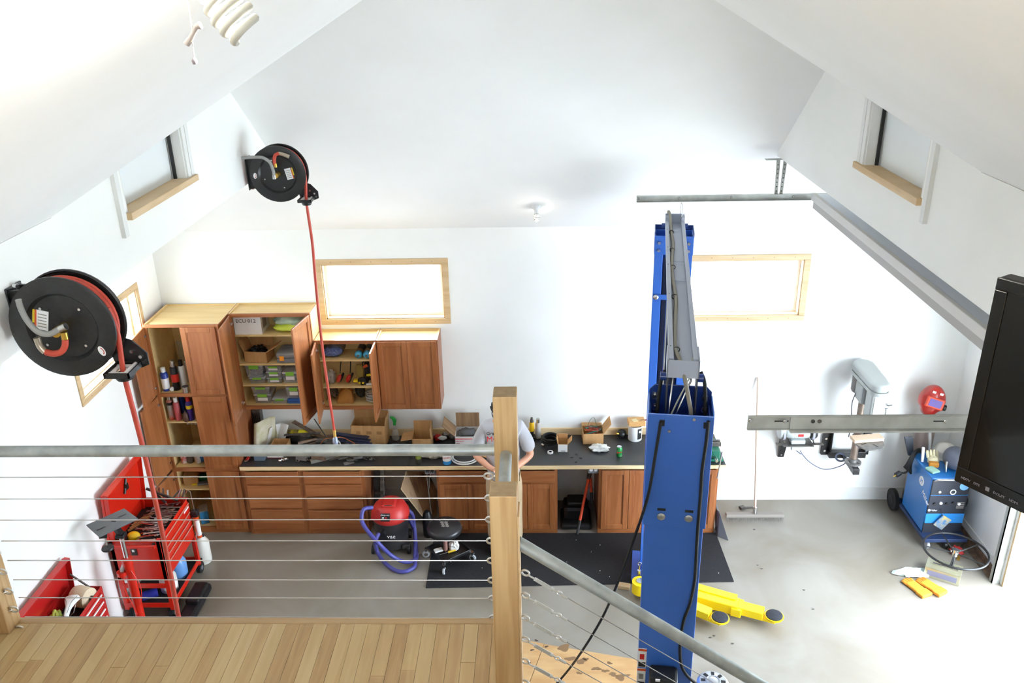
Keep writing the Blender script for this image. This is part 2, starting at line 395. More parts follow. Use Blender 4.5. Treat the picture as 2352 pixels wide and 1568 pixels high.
# windows with pine casings
def window(n, ax, q, wallpos, s, depth=.15):
    a0, a1, z0, z1 = q; t = .062
    def bx(mb, u0, v0, w0, u1, v1, w1):
        if ax == 'x': mb.box(u0, v0, w0, u1, v1, w1)
        else: mb.box(min(v0, v1), u0, w0, max(v0, v1), u1, w1)
    root = bpy.data.objects.new('window_%d' % n, None); COL.objects.link(root); root['kind'] = 'structure'; root.empty_display_size = .1
    ORIG[root.name] = V((0, 0, 0))
    p, b = wallpos - s * .014, wallpos + s * depth
    lo, hi = (min(p, wallpos), max(p, wallpos))
    for nm, (u0, u1, w0, w1) in dict(head=(a0 - t, a1 + t, z1, z1 + t), sill=(a0 - t, a1 + t, z0 - t, z0), left=(a0 - t, a0, z0, z1), right=(a1, a1 + t, z0, z1)).items():
        mb = MB(); bx(mb, u0, lo, w0, u1, hi, w1)
        mb.build('casing_board', PINEX if nm in ('head', 'sill') and ax == 'x' else PINE, root, bev=.003)
    mb = MB(); l2, h2 = min(wallpos, b), max(wallpos, b); j = .012
    bx(mb, a0, l2, z0, a1, h2, z0 + j); bx(mb, a0, l2, z1 - j, a1, h2, z1); bx(mb, a0, l2, z0, a0 + j, h2, z1); bx(mb, a1 - j, l2, z0, a1, h2, z1)
    mb.build('jamb', PINE, root)
    mb = MB(); g = wallpos + s * depth * .7; fr = .03
    for u0, w0, u1, w1 in ((a0 + j / 2, z0 + j / 2, a1 - j / 2, z0 + j + fr), (a0 + j / 2, z1 - j - fr, a1 - j / 2, z1 - j / 2), (a0 + j / 2, z0 + j + fr, a0 + j + fr, z1 - j - fr), (a1 - j - fr, z0 + j + fr, a1 - j / 2, z1 - j - fr)):
        bx(mb, u0, g - .015, w0, u1, g + .015, w1)
    mb.build('sash', WHITEP, root)
    mb = MB(); bx(mb, a0 + j + fr, g - .003, z0 + j + fr, a1 - j - fr, g + .003, z1 - j - fr); mb.build('pane', glass('window_glass'), root)
    # nail heads
    mb = MB(); k = 6
    for i in range(k):
        u = a0 + (a1 - a0) * (i + .5) / k
        for w_ in (z0 - t / 2, z1 + t / 2): bx(mb, u - .004, min(p, p - s * .001), w_ - .004, u + .004, max(p, p - s * .001), w_ + .004)
    o = mb.build('nail_heads', mat('nail_hole', (150, 112, 70), .8), root); o['kind'] = 'stuff'
window(1, 'x', W1, YB, 1)
window(2, 'x', W2, YB, 1)
window(3, 'y', W3, XL, -1)
struct('baseboard_back', MB().box(.205, YB - .012, 0, .655, YB, .17).box(2.0, YB - .012, 0, XR, YB, .17).box(-1.96, YB - .012, 0, -1.16, YB, .17), mat('white_trim_paint', (226, 226, 222), .6))
struct('baseboard_right', MB().box(XR - .012, DY1 + .09, 0, XR, YB - .012, .17), mat('white_trim_paint', (226, 226, 222), .6))
# garage door opening: jamb and track
dj = bpy.data.objects.new('door_1', None); COL.objects.link(dj); dj['kind'] = 'structure'; ORIG['door_1'] = V((0, 0, 0))
MB().box(XR - .02, DY1 - .002, 0, XR + .15, DY1 + .075, DZ).build('jamb', WHITEP, dj)
MB().box(XR - .02, DY1 - .03, 0, XR + .16, DY1 - .002, DZ).build('stop', PINE, dj)
MB().box(XR - .10, DY1 + .03, 0, XR - .02, DY1 + .05, 3.9).box(XR - .10, DY1 + .03, 0, XR - .095, DY1 + .09, 3.9).build('vertical_track', GALV2, dj)
MB().box(XR - .02, DY0 - .075, 0, XR + .15, DY0, DZ).build('jamb', WHITEP, dj)
# steel angle on the floor along the right wall
o = MB().box(XR - .10, DY1 + .12, .004, XR - .02, 8.75, .012).box(XR - .028, DY1 + .12, .004, XR - .02, 8.75, .09).build('steel_angle', RUST)
tag(o, 'rusty steel angle lying on the floor along the right wall', 'steel bar')
# open overhead door (lying flat on its tracks) and the tracks
gd = thing('garage_door', 'white overhead garage door lying open on its horizontal tracks', 'garage door', (2.39, 5.35, 4.1))
GDX = 2.40
DOORP = mat('white_door_steel', (222, 226, 228), .5)
for k in range(4):
    a = GDX + k * .58
    MB().box(a, DY0 + .06, 4.07, a + .572, 7.34, 4.115).build('door_panel', DOORP, gd, bev=.004)
MB().box(GDX - .035, DY0 + .06, 4.06, GDX, 7.34, 4.125).build('bottom_seal', mat('grey_door_seal', (214, 210, 202), .6), gd, bev=.004)
MB().box(GDX - .012, DY0 + .06, 3.99, GDX - .004, 7.34, 4.06).build('seal_flap', mat('grey_vinyl_flap', (176, 172, 164), .6), gd)
def track(nm, lab, Y, xa, xb, face, z0=4.05, z1=4.105, lip=.03):
    t = thing(nm, lab, 'door track', (xa, Y, z0))
    mb = MB(); a, b = (Y, Y + lip) if face > 0 else (Y - lip, Y)
    mb.box(xa, Y - .002, z0, xb, Y + .002, z1).box(xa, a, z1 - .003, xb, b, z1).box(xa, a, z0, xb, b, z0 + .003)
    mb.build('rail', GALV2, t)
    return t
tf = track('door_track', 'slim far steel track of the garage door, hung by a perforated strap', 7.40, .87, 4.7, -1)
mb = MB()
hx = 2.10
for a_, b_, dx_ in ((-.03, .0, -.02), (.03, .02, .02)): MB().prism([(hx + dx_ - .014, 7.405, 4.05), (hx + dx_ + .014, 7.405, 4.05), (hx + a_ + .016, 7.405, 4.41), (hx + a_ - .016, 7.405, 4.41)], (0, .003, 0)).build('hanger_strap', GALV2, tf)
mb = MB()
for s_ in (-1, 1):
    for k in range(8): f_ = k / 8; mb.cyl((hx + s_ * (.02 + .01 * f_), 7.4035, 4.09 + k * .038), (hx + s_ * (.02 + .01 * f_), 7.406, 4.09 + k * .038), .006, n=8)
mb.build('hanger_holes', DSTEEL, tf)['kind'] = 'stuff'
mb = MB().box(hx - .14, 7.38, 4.40, hx + .2, 7.44, 4.404).build('hanger_angle', GALV2, tf)
for px in (1822, 1680, 1560, 1466):
    c = G(px, 455, Y=7.39); MB().lathe([(.011, 0), (.011, .004), (.007, .01)], (c.x, 7.398, 4.078), 12, (0, -1, 0)).build('bolt', STEEL, tf, smooth=40)

TY = 3.30
tz1, tz0 = G(1900, 953, Y=TY).z, G(1900, 984, Y=TY).z
tn = track('door_track', 'wide near steel track of the garage door, two overlapping channels', TY, .905, 4.7, -1, tz0, tz1, .012)
MB().box(1.085, TY - .012, tz0 + .004, 4.7, TY - .008, tz1 - .004).box(1.085, TY - .03, tz0 - .006, 4.7, TY - .008, tz0 + .002).build('channel', GALV2, tn, bev=.001)
for px in (1725, 1803, 1867, 1882, 2172):
    c = G(px, 967, Y=TY - .012); yb_ = TY - .012 if px > 1760 else TY - .002
    MB().lathe([(.009, 0), (.009, .003), (.006, .005), (.006, .007)], (c.x, yb_, c.z), 12, (0, -1, 0)).build('bolt', STEEL if px < 1860 or px > 2000 else DSTEEL, tn, smooth=40)
for px in (1795, 2160):
    c = G(px, 967, Y=TY - .012); MB().box(c.x - .03, TY - .0126, c.z - .003, c.x + .03, TY - .0118, c.z + .003).build('slot', BLACK, tn)
for hx_ in (2.6, 4.2): MB().box(hx_, TY - .005, tz1 - .01, hx_ + .004, TY + .03, 4.41).build('hanger_strap', GALV2, tn)
# ------------------------------------------------------------------ landing, railings
LZ = 3.426
MAPLEF = [mat('maple_plank_%d' % i, a, .4, col2=b, scale=5, stretch=(6, .5, 6), dist=.8, coat=.1) for i, (a, b) in enumerate((((182, 150, 102), (196, 166, 118)), ((190, 160, 112), (202, 174, 126)), ((172, 140, 94), (190, 158, 110)), ((194, 166, 118), (204, 178, 132)), ((178, 146, 100), (194, 164, 116))))]
land = struct('floor_landing', MB().box(-2.5, 1.3, LZ - .2, -.11, 2.80, LZ - .02).box(-2.5, 2.80, LZ - .2, -.11, 2.82, LZ - .001), PINEX)
MB().box(-2.5, 2.797, LZ - .02, -.11, 2.835, LZ + .002).build('nosing', mat('maple_nosing', (178, 146, 104), .4, col2=(190, 160, 118), scale=4, stretch=(.4, 6, 6)), land, bev=.006)
pw = .0575; x = -2.5; i = 0
rr = random.Random(3)
while x < -.115:
    x2 = min(x + pw, -.11)
    cuts = [1.3, 2.797]
    if rr.random() < .45: cuts.insert(1, rr.uniform(2.25, 2.6))
    elif rr.random() < .4: cuts.insert(1, rr.uniform(1.5, 2.2))
    for a, b in zip(cuts, cuts[1:]):
        MB().box(x + .0006, a + .0006, LZ - .02, x2 - .0006, b - .0006, LZ - rr.uniform(0, .0006)).build('plank', rr.choice(MAPLEF), land)
    x = x2; i += 1
# loft floor the photographer stands on
struct('floor_loft', MB().box(-2.32, -2.5, 4.1, 2.1, .95, 4.3), PINEX)

rail = thing('guard_railing', 'galvanized pipe and cable guard railing along the wooden landing edge', 'railing', (-1.2, 2.84, LZ))
def post(x0, y0, z0, z1, parent, wd=.0889):
    o = MB().box(x0, y0, z0, x0 + wd, y0 + wd, z1).build('post', POSTW, parent, bev=.004)
    MB().box(x0 + .002, y0 + .002, z1 - .0015, x0 + wd - .002, y0 + wd - .002, z1 + .0005).build('end_grain', POSTEND, o)
    return o
pr = post(-.170, 2.80, LZ - .6, 4.478, rail)
post(-2.292, 2.732, LZ, 4.478, rail)
RZ = 4.230
MB().cyl((-2.45, 2.845, RZ + .003), (-.165, 2.845, RZ), .0225, n=24).build('handrail', GALV, rail, smooth=40)
MB().tube([(-.126, 2.81, 4.232), (-.125, 2.6, 4.232), (-.122, 2.392, 4.232)], .0225, 20).build('return_rail', GALV, rail, smooth=40)
cy = [1093, 1143.6, 1192.8, 1241.5, 1287, 1332, 1373.8, 1418.5]
for k, y in enumerate(cy):
    z = G(1110, y, Y=2.845).z
    MB().cyl((-2.205, 2.845, z + .002), (-.215, 2.845, z), .0022, n=6).build('cable', STEEL, rail)
    e = MB().ring((-.198, 2.845, z), (0, 1, .25), .0165, .0042, 18, 8)
    e.cyl((-.183, 2.845, z), (-.165, 2.845, z), .0042, n=8)
    e.build('eye_bolt', ZINC, rail, smooth=50)
    e = MB().ring((-2.187, 2.775, z), (0, 1, .25), .0165, .0042, 18, 8)
    e.cyl((-2.21, 2.775, z), (-2.2, 2.775, z), .0042, n=8)
    e.build('eye_bolt', ZINC, rail, smooth=50)
    MB().tube([(-2.187, 2.775, z), (-2.3, 2.70, z - .01), (-2.5, 2.2, z - .03)], .0022, 6).build('return_cable', STEEL, rail)
# stair railing going down to the right
srl = thing('stair_railing', 'galvanized stair handrail with turnbuckle cables sloping down from the newel post', 'railing', (-.12, 2.34, LZ - .6))
post(-.161, 2.30, LZ - .75, 4.379, srl)
o = MB().box(-.0725, 2.30, LZ - .75, -.066, 2.3889, 4.30).build('edge_strip', PINE, srl)
d = V((.423, 0, -.3045)).normalized()
s0 = V((-.075, 2.345, 4.171))
MB().cyl(s0, s0 + d * 1.55, .0215, n=24).build('handrail', GALV, srl, smooth=40)
e0 = s0 + d * 1.5
MB().box(e0.x - .045, 2.30, 1.9, e0.x + .045, 2.389, e0.z + .1).build('post', POSTW, srl)
MB().box(e0.x - .2, 1.4, 2.0, 3.0, 2.42, 2.1).build('lower_landing', PINEX, srl)
for k, y in enumerate((1315, 1367, 1419, 1468, 1518, 1567, 1614)):
    c = G(1203, y, Y=2.345)
    grp = MB().ring(c + V((.006, 0, 0)), (.3, 1, .2), .013, .0036, 16, 8); grp.cyl((-.066, 2.345, c.z), (c.x - .004, 2.345, c.z), .0036, n=8)
    grp.build('eye_bolt', ZINC, srl, smooth=50)
    a = c + V((.012, 0, -.008))
    tb = MB().tube([a, a + d * .012, a + d * .03], .003, 8)
    tb.cyl(a + d * .03, a + d * .036, .0065, n=8)
    tb.beam(a + d * .036, a + d * .105, .006, .005, (0, 1, 0)); tb.M = Matrix.Translation((0, 0, .006)); tb.beam(a + d * .036, a + d * .1, .0035, .0035, (0, 1, 0)); tb.M = Matrix.Translation((0, 0, -.006)); tb.beam(a + d * .036, a + d * .1, .0035, .0035, (0, 1, 0)); tb.M = None
    tb.cyl(a + d * .1, a + d * .108, .0065, n=8); tb.tube([a + d * .108, a + d * .122], .003, 8)
    tb.ring(a + d * .132, (.2, 1, .2), .009, .0028, 14, 6)
    tb.build('turnbuckle', ZINC, srl, smooth=50)
    b = a + d * .143
    MB().cyl(b, b + d * .024, .0052, n=8).build('crimp_sleeve', ZINC, srl, smooth=40)
    MB().cyl(b + d * .02, b + d * 1.22, .0016, n=6).build('cable', STEEL, srl)

# ------------------------------------------------------------------ cabinets
YF = 8.17
def door(parent, hx, yf, z0, z1, wd, hinge, ang, m=CAB, knob=False):
    """shaker door hinged at hx; hinge -1 = left edge, 1 = right edge; ang = opening in degrees"""
    s = -hinge; h = z1 - z0; t = .02; f = .058
    mb = MB(); X = lambda a: (0 if s > 0 else -wd) + a
    mb.box(X(0), -t, 0, X(f), 0, h).box(X(wd - f), -t, 0, X(wd), 0, h).box(X(f), -t, 0, X(wd - f), 0, f).box(X(f), -t, h - f, X(wd - f), 0, h)
    po = ORIG.get(parent.name, V((0, 0, 0)))
    o = mb.build('door', m, parent, world=False, loc=V((hx, yf, z0)) - po, rot=(0, 0, R(ang) * hinge), bev=.0045)
    MB().box(X(f - .004), -t + .012, f - .004, X(wd - f + .004), -.003, h - f + .004).build('panel', m, o, world=False)
    bd = MB(); g = .006
    bd.box(X(f), -t + .006, f, X(f + g), -t + .0125, h - f).box(X(wd - f - g), -t + .006, f, X(wd - f), -t + .0125, h - f).box(X(f), -t + .006, f, X(wd - f), -t + .0125, f + g).box(X(f), -t + .006, h - f - g, X(wd - f), -t + .0125, h - f)
    bd.build('panel_bead', m, o, world=False)
    for zz in (.09, h - .09):
        q = MB(); xx = .03 * s
        q.cyl((xx, .0, zz), (xx, .008, zz), .017, n=14); q.box(min(0, xx), .002, zz - .012, max(0, xx), .014, zz + .012)
        q.build('hinge', CHROME, o, world=False, smooth=40)
    return o
def carcass(t, x0, x1, yf, yb, z0, z1, shelves, mids=(), stile=.04, rails=(.04, .04), side=CABD, topdrop=.02, midstile=(), front_depth=.02):
    w_ = .018
    mb = MB()
    mb.box(x0 + .002, yf + .02, z0, x0 + w_, yb, z1 - .002).box(x1 - w_, yf + .02, z0, x1 - .002, yb, z1 - .002)
    mb.box(x0 + w_, yb - .008, z0, x1 - w_, yb, z1 - .002)
    mb.box(x0 + w_, yf + .02, z0 + rails[0] - w_, x1 - w_, yb, z0 + rails[0])
    mb.box(x0 + w_, yf + .02, z1 - topdrop - w_, x1 - w_, yb, z1 - topdrop)
    mb.build('carcass', MAPLE, t)
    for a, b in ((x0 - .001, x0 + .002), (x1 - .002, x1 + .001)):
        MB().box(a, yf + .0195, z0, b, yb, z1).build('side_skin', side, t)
    MB().box(x0, yf, z0, x0 + stile, yf + .02, z1).build('stile', CAB, t)
    MB().box(x1 - stile, yf, z0, x1, yf + .02, z1).build('stile', CAB, t)
    MB().box(x0 + stile, yf, z0, x1 - stile, yf + .02, z0 + rails[0]).build('frame_rail', CABX, t)
    MB().box(x0 + stile, yf, z1 - rails[1], x1 - stile, yf + .02, z1).build('frame_rail', CABX, t)
    for z in mids: MB().box(x0 + stile, yf, z - .022, x1 - stile, yf + .02, z + .022).build('frame_rail', CABX, t)
    for xm in midstile: MB().box(xm - .02, yf, z0 + rails[0], xm + .02, yf + .02, z1 - rails[1]).build('stile', CAB, t)
    for z in shelves: MB().box(x0 + w_, yf + .03, z - .018, x1 - w_, yb - .008, z).build('shelf', MAPLE, t)

# tall pantry cabinet
TX0, TX1 = -4.145, -3.347
tall = thing('pantry_cabinet', 'tall stained maple pantry cabinet in the corner with three left doors open', 'cabinet', (-3.745, 8.5, 0))
carcass(tall, TX0, TX1, 8.2, 8.83, 0, 2.605, (1.445, .575), mids=(1.785, .845), rails=(.075, .03), midstile=())
MB().box(TX0 + .04, 8.23, 1.765, TX1 - .04, 8.82, 1.805).build('shelf', MAPLE, tall)
MB().box(TX0 + .04, 8.23, .845, TX1 - .04, 8.82, .87).build('shelf', MAPLE, tall)
for z0, z1, an in ((1.795, 2.58, 86), (.86, 1.77, 94), (.05, .825, 97)):
    door(tall, TX0 + .012, 8.2, z0, z1, .37, -1, an)
    door(tall, TX1 - .03, 8.2, z0, z1, .375, 1, 0)
# wall cabinets
UY = 8.5
upa = thing('upper_cabinet', 'tall wall cabinet with both doors open and green-latched plastic bins inside', 'cabinet', (-2.9, 8.7, 1.45))
carcass(upa, -3.345, -2.455, UY, 8.84, 1.45, 2.605, (2.345, 1.998, 1.742), side=CABD)
MB().box(-2.4545, UY + .02, 1.45, -2.452, 8.84, 2.6).build('side_skin', MAPLE, upa)
door(upa, -3.318, UY, 1.46, 2.59, .42, -1, 86)
door(upa, -2.479, UY, 1.46, 2.59, .42, 1, 80)
upb = thing('upper_cabinet', 'short wall cabinet under the window with both doors open, ear muffs inside', 'cabinet', (-2.1, 8.7, 1.44))
carcass(upb, -2.445, -1.772, UY, 8.84, 1.44, 2.283, (2.04, 1.712))
door(upb, -2.420, UY, 1.45, 2.27, .36, -1, 83)
door(upb, -1.785, UY, 1.45, 2.27, .33, 1, 90)
upc = thing('upper_cabinet', 'short wall cabinet with two closed shaker doors at the end of the row', 'cabinet', (-1.43, 8.7, 1.44))
carcass(upc, -1.767, -1.095, UY, 8.84, 1.44, 2.283, (2.04, 1.712))
door(upc, -1.757, UY, 1.45, 2.27, .323, -1, 0)
door(upc, -1.108, UY, 1.45, 2.27, .325, 1, 0)

# base cabinets
def drawers(t, x0, x1, zs):
    for z0, z1 in zs:
        MB().box(x0, YF - .024, z0 + .003, x1, YF - .002, z1 - .003).build('drawer', CABX, t, bev=.005)
b1 = thing('base_cabinet', 'maple drawer base with three drawers beside the pantry cabinet', 'cabinet', (-3.0, 8.5, 0))
carcass(b1, -3.344, -2.672, YF, 8.83, 0, .872, (), rails=(.07, .02), mids=(.67, .36))
drawers(b1, -3.305, -2.705, ((.075, .345), (.365, .665), (.685, .845)))
b2 = thing('base_cabinet', 'maple drawer base with four drawers beside the shop vacuum', 'cabinet', (-2.3, 8.5, 0))
carcass(b2, -2.67, -1.965, YF, 8.83, 0, .872, (), rails=(.07, .02), mids=(.67, .51, .345))
drawers(b2, -2.645, -2.0, ((.075, .33), (.35, .505), (.52, .67), (.69, .845)))
b3 = thing('base_cabinet', 'maple base cabinet with drawers over doors behind the round stool', 'cabinet', (-.8, 8.5, 0))
carcass(b3, -1.15, -.475, YF, 8.83, 0, .872, (), rails=(.07, .02), mids=(.68,))
drawers(b3, -1.125, -.50, ((.70, .845),))
door(b3, -1.125, YF, .065, .67, .311, -1, 0); door(b3, -.50, YF, .065, .67, .311, 1, 0)
b3b = thing('base_cabinet', 'maple base cabinet with one drawer over doors, left of the bolt cutters', 'cabinet', (-.13, 8.5, 0))
carcass(b3b, -.473, .20, YF, 8.83, 0, .872, (), rails=(.07, .02), mids=(.68,))
drawers(b3b, -.45, .17, ((.70, .845),))
door(b3b, -.45, YF, .065, .67, .308, -1, 0); door(b3b, .17, YF, .065, .67, .308, 1, 0)
b4 = thing('base_cabinet', 'maple base cabinet with two full-height doors right of the bolt cutters', 'cabinet', (1.0, 8.5, 0))
carcass(b4, .66, 1.325, YF, 8.83, 0, .872, (), rails=(.07, .02))
door(b4, .69, YF, .07, .845, .303, -1, 0); door(b4, 1.30, YF, .07, .845, .303, 1, 0)
b5 = thing('base_cabinet', 'maple end base cabinet under the green vise', 'cabinet', (1.66, 8.5, 0))
carcass(b5, 1.327, 1.98, YF, 8.83, 0, .872, (), rails=(.07, .02))
door(b5, 1.35, YF, .07, .845, .301, -1, 0); door(b5, 1.955, YF, .07, .845, .301, 1, 0)
# worktops
def worktop(lab, x0, x1):
    t = thing('worktop', lab, 'worktop', ((x0 + x1) / 2, 8.5, .874))
    MB().box(x0, 8.145, .875, x1, 8.845, .914).build('top', TOPB, t)
    MB().box(x0, 8.135, .873, x1, 8.145, .9145).build('edge_band', EDGE, t)
    MB().box(x0, 8.83, .914, x1, 8.8495, 1.0).build('backsplash', EDGE, t)
worktop('long black worktop section covered with scrap steel over the drawer bases', -3.345, -1.4755)
worktop('long black worktop section behind the man and under the soda can', -1.4745, 2.045)
# ------------------------------------------------------------------ generic small goods
def can(label, px, py, Z, h, r, body, cap, cat='spray can', name='spray_can', band=None, capm=None, kind='aerosol', group=None, bandz=(.25, .6), bandmat=None):
    c = G(px, py, Z=Z)
    if px < 460: c += V((.025, .05, 0)); h *= 1.15; r *= 1.12
    t = thing(name, label, cat, c, group)
    z = c.z
    if kind == 'aerosol':
        hb = h * .74
        MB().lathe([(r * .96, 0), (r, .004), (r, hb), (r * .8, hb + r * .35), (r * .55, hb + r * .5)], c, 18).build('body', body, t, smooth=40)
        MB().lathe([(r * .62, hb + r * .4), (r * .62, h - r * .1), (r * .5, h)], c, 16).build('cap', cap, t, smooth=40)
    elif kind == 'bottle':
        hb = h * .62
        MB().lathe([(r * .9, 0), (r, .006), (r, hb), (r * .85, hb + h * .08), (r * .36, h * .82), (r * .36, h * .86)], c, 18).build('body', body, t, smooth=50)
        MB().lathe([(r * .42, h * .85), (r * .42, h)], c, 14).build('cap', cap, t, smooth=40)
    elif kind == 'jar':
        MB().lathe([(r * .95, 0), (r, .006), (r, h * .8), (r * .9, h * .84)], c, 20).build('body', body, t, smooth=40)
        MB().lathe([(r * 1.03, h * .82), (r * 1.03, h - .003), (r * .98, h)], c, 20).build('cap', cap, t, smooth=40)
    if band is not None:
        MB().lathe([(r * 1.012, h * bandz[0]), (r * 1.012, h * bandz[1])], c, 18).build('label_band', band, t, smooth=40)
    return t
def carton(label, c, sx, sy, h, rz=0, flaps=(), m=CARD, mi=CARDI, fm=None, name='cardboard_box', cat='box', closed=False, flapl=None, group=None):
    """open box; flaps: list of (side, angle) side in 'n','s','e','w', angle from vertical outward"""
    t = thing(name, label, cat, c, group, rz=0)
    t.rotation_euler = (0, 0, rz); ORIG[t.name] = V((0, 0, 0))
    w_ = .005; mb = MB()
    mb.box(-sx / 2, -sy / 2, 0, sx / 2, sy / 2, w_)
    mb.box(-sx / 2, -sy / 2, 0, sx / 2, -sy / 2 + w_, h).box(-sx / 2, sy / 2 - w_, 0, sx / 2, sy / 2, h).box(-sx / 2, -sy / 2, 0, -sx / 2 + w_, sy / 2, h).box(sx / 2 - w_, -sy / 2, 0, sx / 2, sy / 2, h)
    if closed: mb.box(-sx / 2, -sy / 2, h - w_, sx / 2, sy / 2, h)
    mb.build('walls', m, t, world=False)
    if not closed: MB().box(-sx / 2 + w_, -sy / 2 + w_, w_, sx / 2 - w_, sy / 2 - w_, w_ + .004).build('inside_bottom', mi, t, world=False)
    for side, a in flaps:
        L_ = (sy if side in 'ns' else sx) / 2 * .9; L_ = flapl or L_
        wd = sx if side in 'ns' else sy
        mb = MB().box(-wd / 2, -w_ / 2, 0, wd / 2, w_ / 2, L_)
        o = mb.build('flap', fm or m, t, world=False)
        o.rotation_mode = 'XYZ'
        zr = {'s': 0, 'n': PI, 'e': PI / 2, 'w': -PI / 2}[side]
        o.location = {'s': (0, -sy / 2, h), 'n': (0, sy / 2, h), 'e': (sx / 2, 0, h), 'w': (-sx / 2, 0, h)}[side]
        o.rotation_euler = (Matrix.Rotation(zr, 3, 'Z') @ Matrix.Rotation(R(a), 3, 'X')).to_euler()
    return t
CLEAR = frost('clear_tub_plastic', (214, 218, 222), .28)
GREENL = mat('lime_latch', (128, 190, 60), .5)
def tub(label, c, sx, sy, h, fill=None, lab=True, group='green-latched plastic tubs'):
    t = thing('storage_tub', label, 'storage tub', c, group)
    x, y, z = c; k = .88
    def fr(z0, z1, a, b):
        return [(x - sx / 2 * a, y - sy / 2 * a, z0), (x + sx / 2 * a, y - sy / 2 * a, z0), (x + sx / 2 * a, y + sy / 2 * a, z0), (x - sx / 2 * a, y + sy / 2 * a, z0), (x - sx / 2 * b, y - sy / 2 * b, z1), (x + sx / 2 * b, y - sy / 2 * b, z1), (x + sx / 2 * b, y + sy / 2 * b, z1), (x - sx / 2 * b, y + sy / 2 * b, z1)]
    FS = [(0, 3, 2, 1), (4, 5, 6, 7), (0, 1, 5, 4), (1, 2, 6, 5), (2, 3, 7, 6), (3, 0, 4, 7)]
    MB().add(fr(z, z + h * .82, k, .97), FS).build('tub', CLEAR, t, bev=.006)
    MB().add(fr(z + h * .83, z + h, 1.0, 1.0), FS).build('lid', frost('clear_lid', (226, 228, 230), .5), t, bev=.006)
    MB().box(x - sx * .27, y - sy / 2 - .008, z + h * .7, x + sx * .27, y - sy / 2 + .004, z + h * 1.01).build('latch', GREENL, t, bev=.003)
    if lab: MB().box(x - sx * .28, y - sy / 2 * .965 - .003, z + h * .32, x + sx * .28, y - sy / 2 * .95, z + h * .62).build('paper_label', PAPER, t)
    if fill: MB().crumple((x, y, z + h * .3), (sx * .38, sy * .38, h * .3), .3, 3, seed=int(sx * 1e4), flat=z + .01).build('contents', fill, t)
    return t

# ---- pantry contents
Zs = 1.808
BL = mat('blue_can', (30, 60, 150), .35); BLKC = mat('black_can', (26, 24, 26), .35); WHC = mat('white_can', (214, 212, 206), .4)
REDB = mat('red_band', (206, 40, 26), .45); TIN = mat('tin', (190, 188, 182), .25, metal=.8); PINKC = mat('rose_can', (188, 84, 88), .4)
PURP = mat('purple_can', (58, 40, 122), .35); YELB = mat('yellow_band', (232, 204, 30), .5); ORG = mat('orange_can', (222, 84, 26), .4); GRYC = mat('grey_can', (96, 92, 88), .4)
can('blue spray can with a white cap on the pantry top shelf', 374, 900, Zs, .235, .036, BL, WHITEP, band=WHT_INK, bandz=(.1, .55))
can('black aerosol can with a bright red label band in the pantry', 398, 898, Zs, .30, .036, BLKC, TIN, band=REDB, bandz=(.28, .55))
can('white aerosol can with a black cap in front of its twin', 415, 892, Zs, .28, .032, WHC, BLACK)
can('white aerosol can with a black cap beside the closed pantry door', 429, 880, Zs, .28, .032, WHC, BLACK)
c = G(428, 900, Z=Zs); t = thing('tin_can', 'open empty tin can on the pantry top shelf', 'can', c)
MB().lathe([(.036, 0), (.038, .004), (.038, .07), (.034, .07), (.034, .006), (.0, .006)], c, 20).build('body', TIN, t, smooth=40)
MB().lathe([(.0339, .0061), (.0339, .0685)], c, 20).build('inside', BLKC, t)
c = G(390, 902, Z=Zs) + V((.01, .06, 0)); t = thing('paint_marker', 'small white capped tube lying on the pantry top shelf', 'tube', c)
MB().cyl(c + V((0, 0, .022)), c + V((.0, .1, .022)), .02, n=16).build('body', mat('wine_tube', (120, 40, 60), .5), t, smooth=40); MB().cyl(c + V((0, -.025, .022)), c + V((0, .0, .022)), .023, n=16).build('cap', WHITEP, t, smooth=40)
c = G(400, 880, Z=Zs) + V((0, .22, 0)); t = thing('folded_manual', 'pale folded papers standing behind the pantry cans', 'papers', c)
MB().beam(c + V((-.13, .03, .0)), c + V((-.16, .1, .30)), .2, .003, (1, 0, 0)).build('sheet', mat('clear_sleeve', (150, 140, 90), .4), t)
MB().prism([c + V((-.02, .06, .0)), c + V((.17, .05, .0)), c + V((.17, .12, .32)), c + V((-.05, .12, .37))], (0, .004, 0)).build('sheet', mat('buff_paper', (190, 182, 150), .7), t)
Zs = 1.447
can('black and silver spray can with a red base, pantry second shelf', 388, 966, Zs, .26, .033, mat('silver_print_can', (150, 146, 140), .4, col2=(190, 60, 40), scale=9), TIN, band=BLKC, bandz=(.6, .72))
can('rose red aerosol can with a white cap, pantry second shelf', 402, 968, Zs, .24, .031, PINKC, WHITEP)
can('blue slim can behind the rose red can', 414, 952, Zs, .27, .027, BL, TIN)
can('small dark bottle between the rose and purple cans', 420, 972, Zs, .12, .026, mat('brown_bottle', (86, 58, 46), .3), BLKC, 'bottle', 'bottle', kind='bottle')
can('purple spray can with a yellow square and red cap', 431, 968, Zs, .25, .032, PURP, mat('red_cap', (200, 34, 30), .4), band=YELB, bandz=(.5, .64))
can('orange and black caulk bottle beside the purple can', 448, 964, Zs, .25, .028, ORG, WHITEP, 'bottle', 'bottle', band=BLKC, bandz=(.05, .3), kind='bottle')
for k, px in enumerate((427, 436, 445, 452)):
    c = G(px, 992, Z=1.18) + V((0, .1, 0)); c.z = 1.23
    t = thing('plastic_nozzle', 'white plastic nozzle hanging under the pantry shelf', 'nozzle', c, 'white nozzles under the shelf')
    MB().lathe([(.018, 0), (.02, .006), (.009, .02), (.009, .19), (.007, .196)], c, 12).build('stem', WHITEP, t, smooth=40)
Zs = .873
can('red and white soda-style can on the pantry third shelf', 416, 1066, Zs, .2, .034, mat('red_white_can', (190, 50, 44), .35, col2=(226, 214, 208), scale=22), TIN)
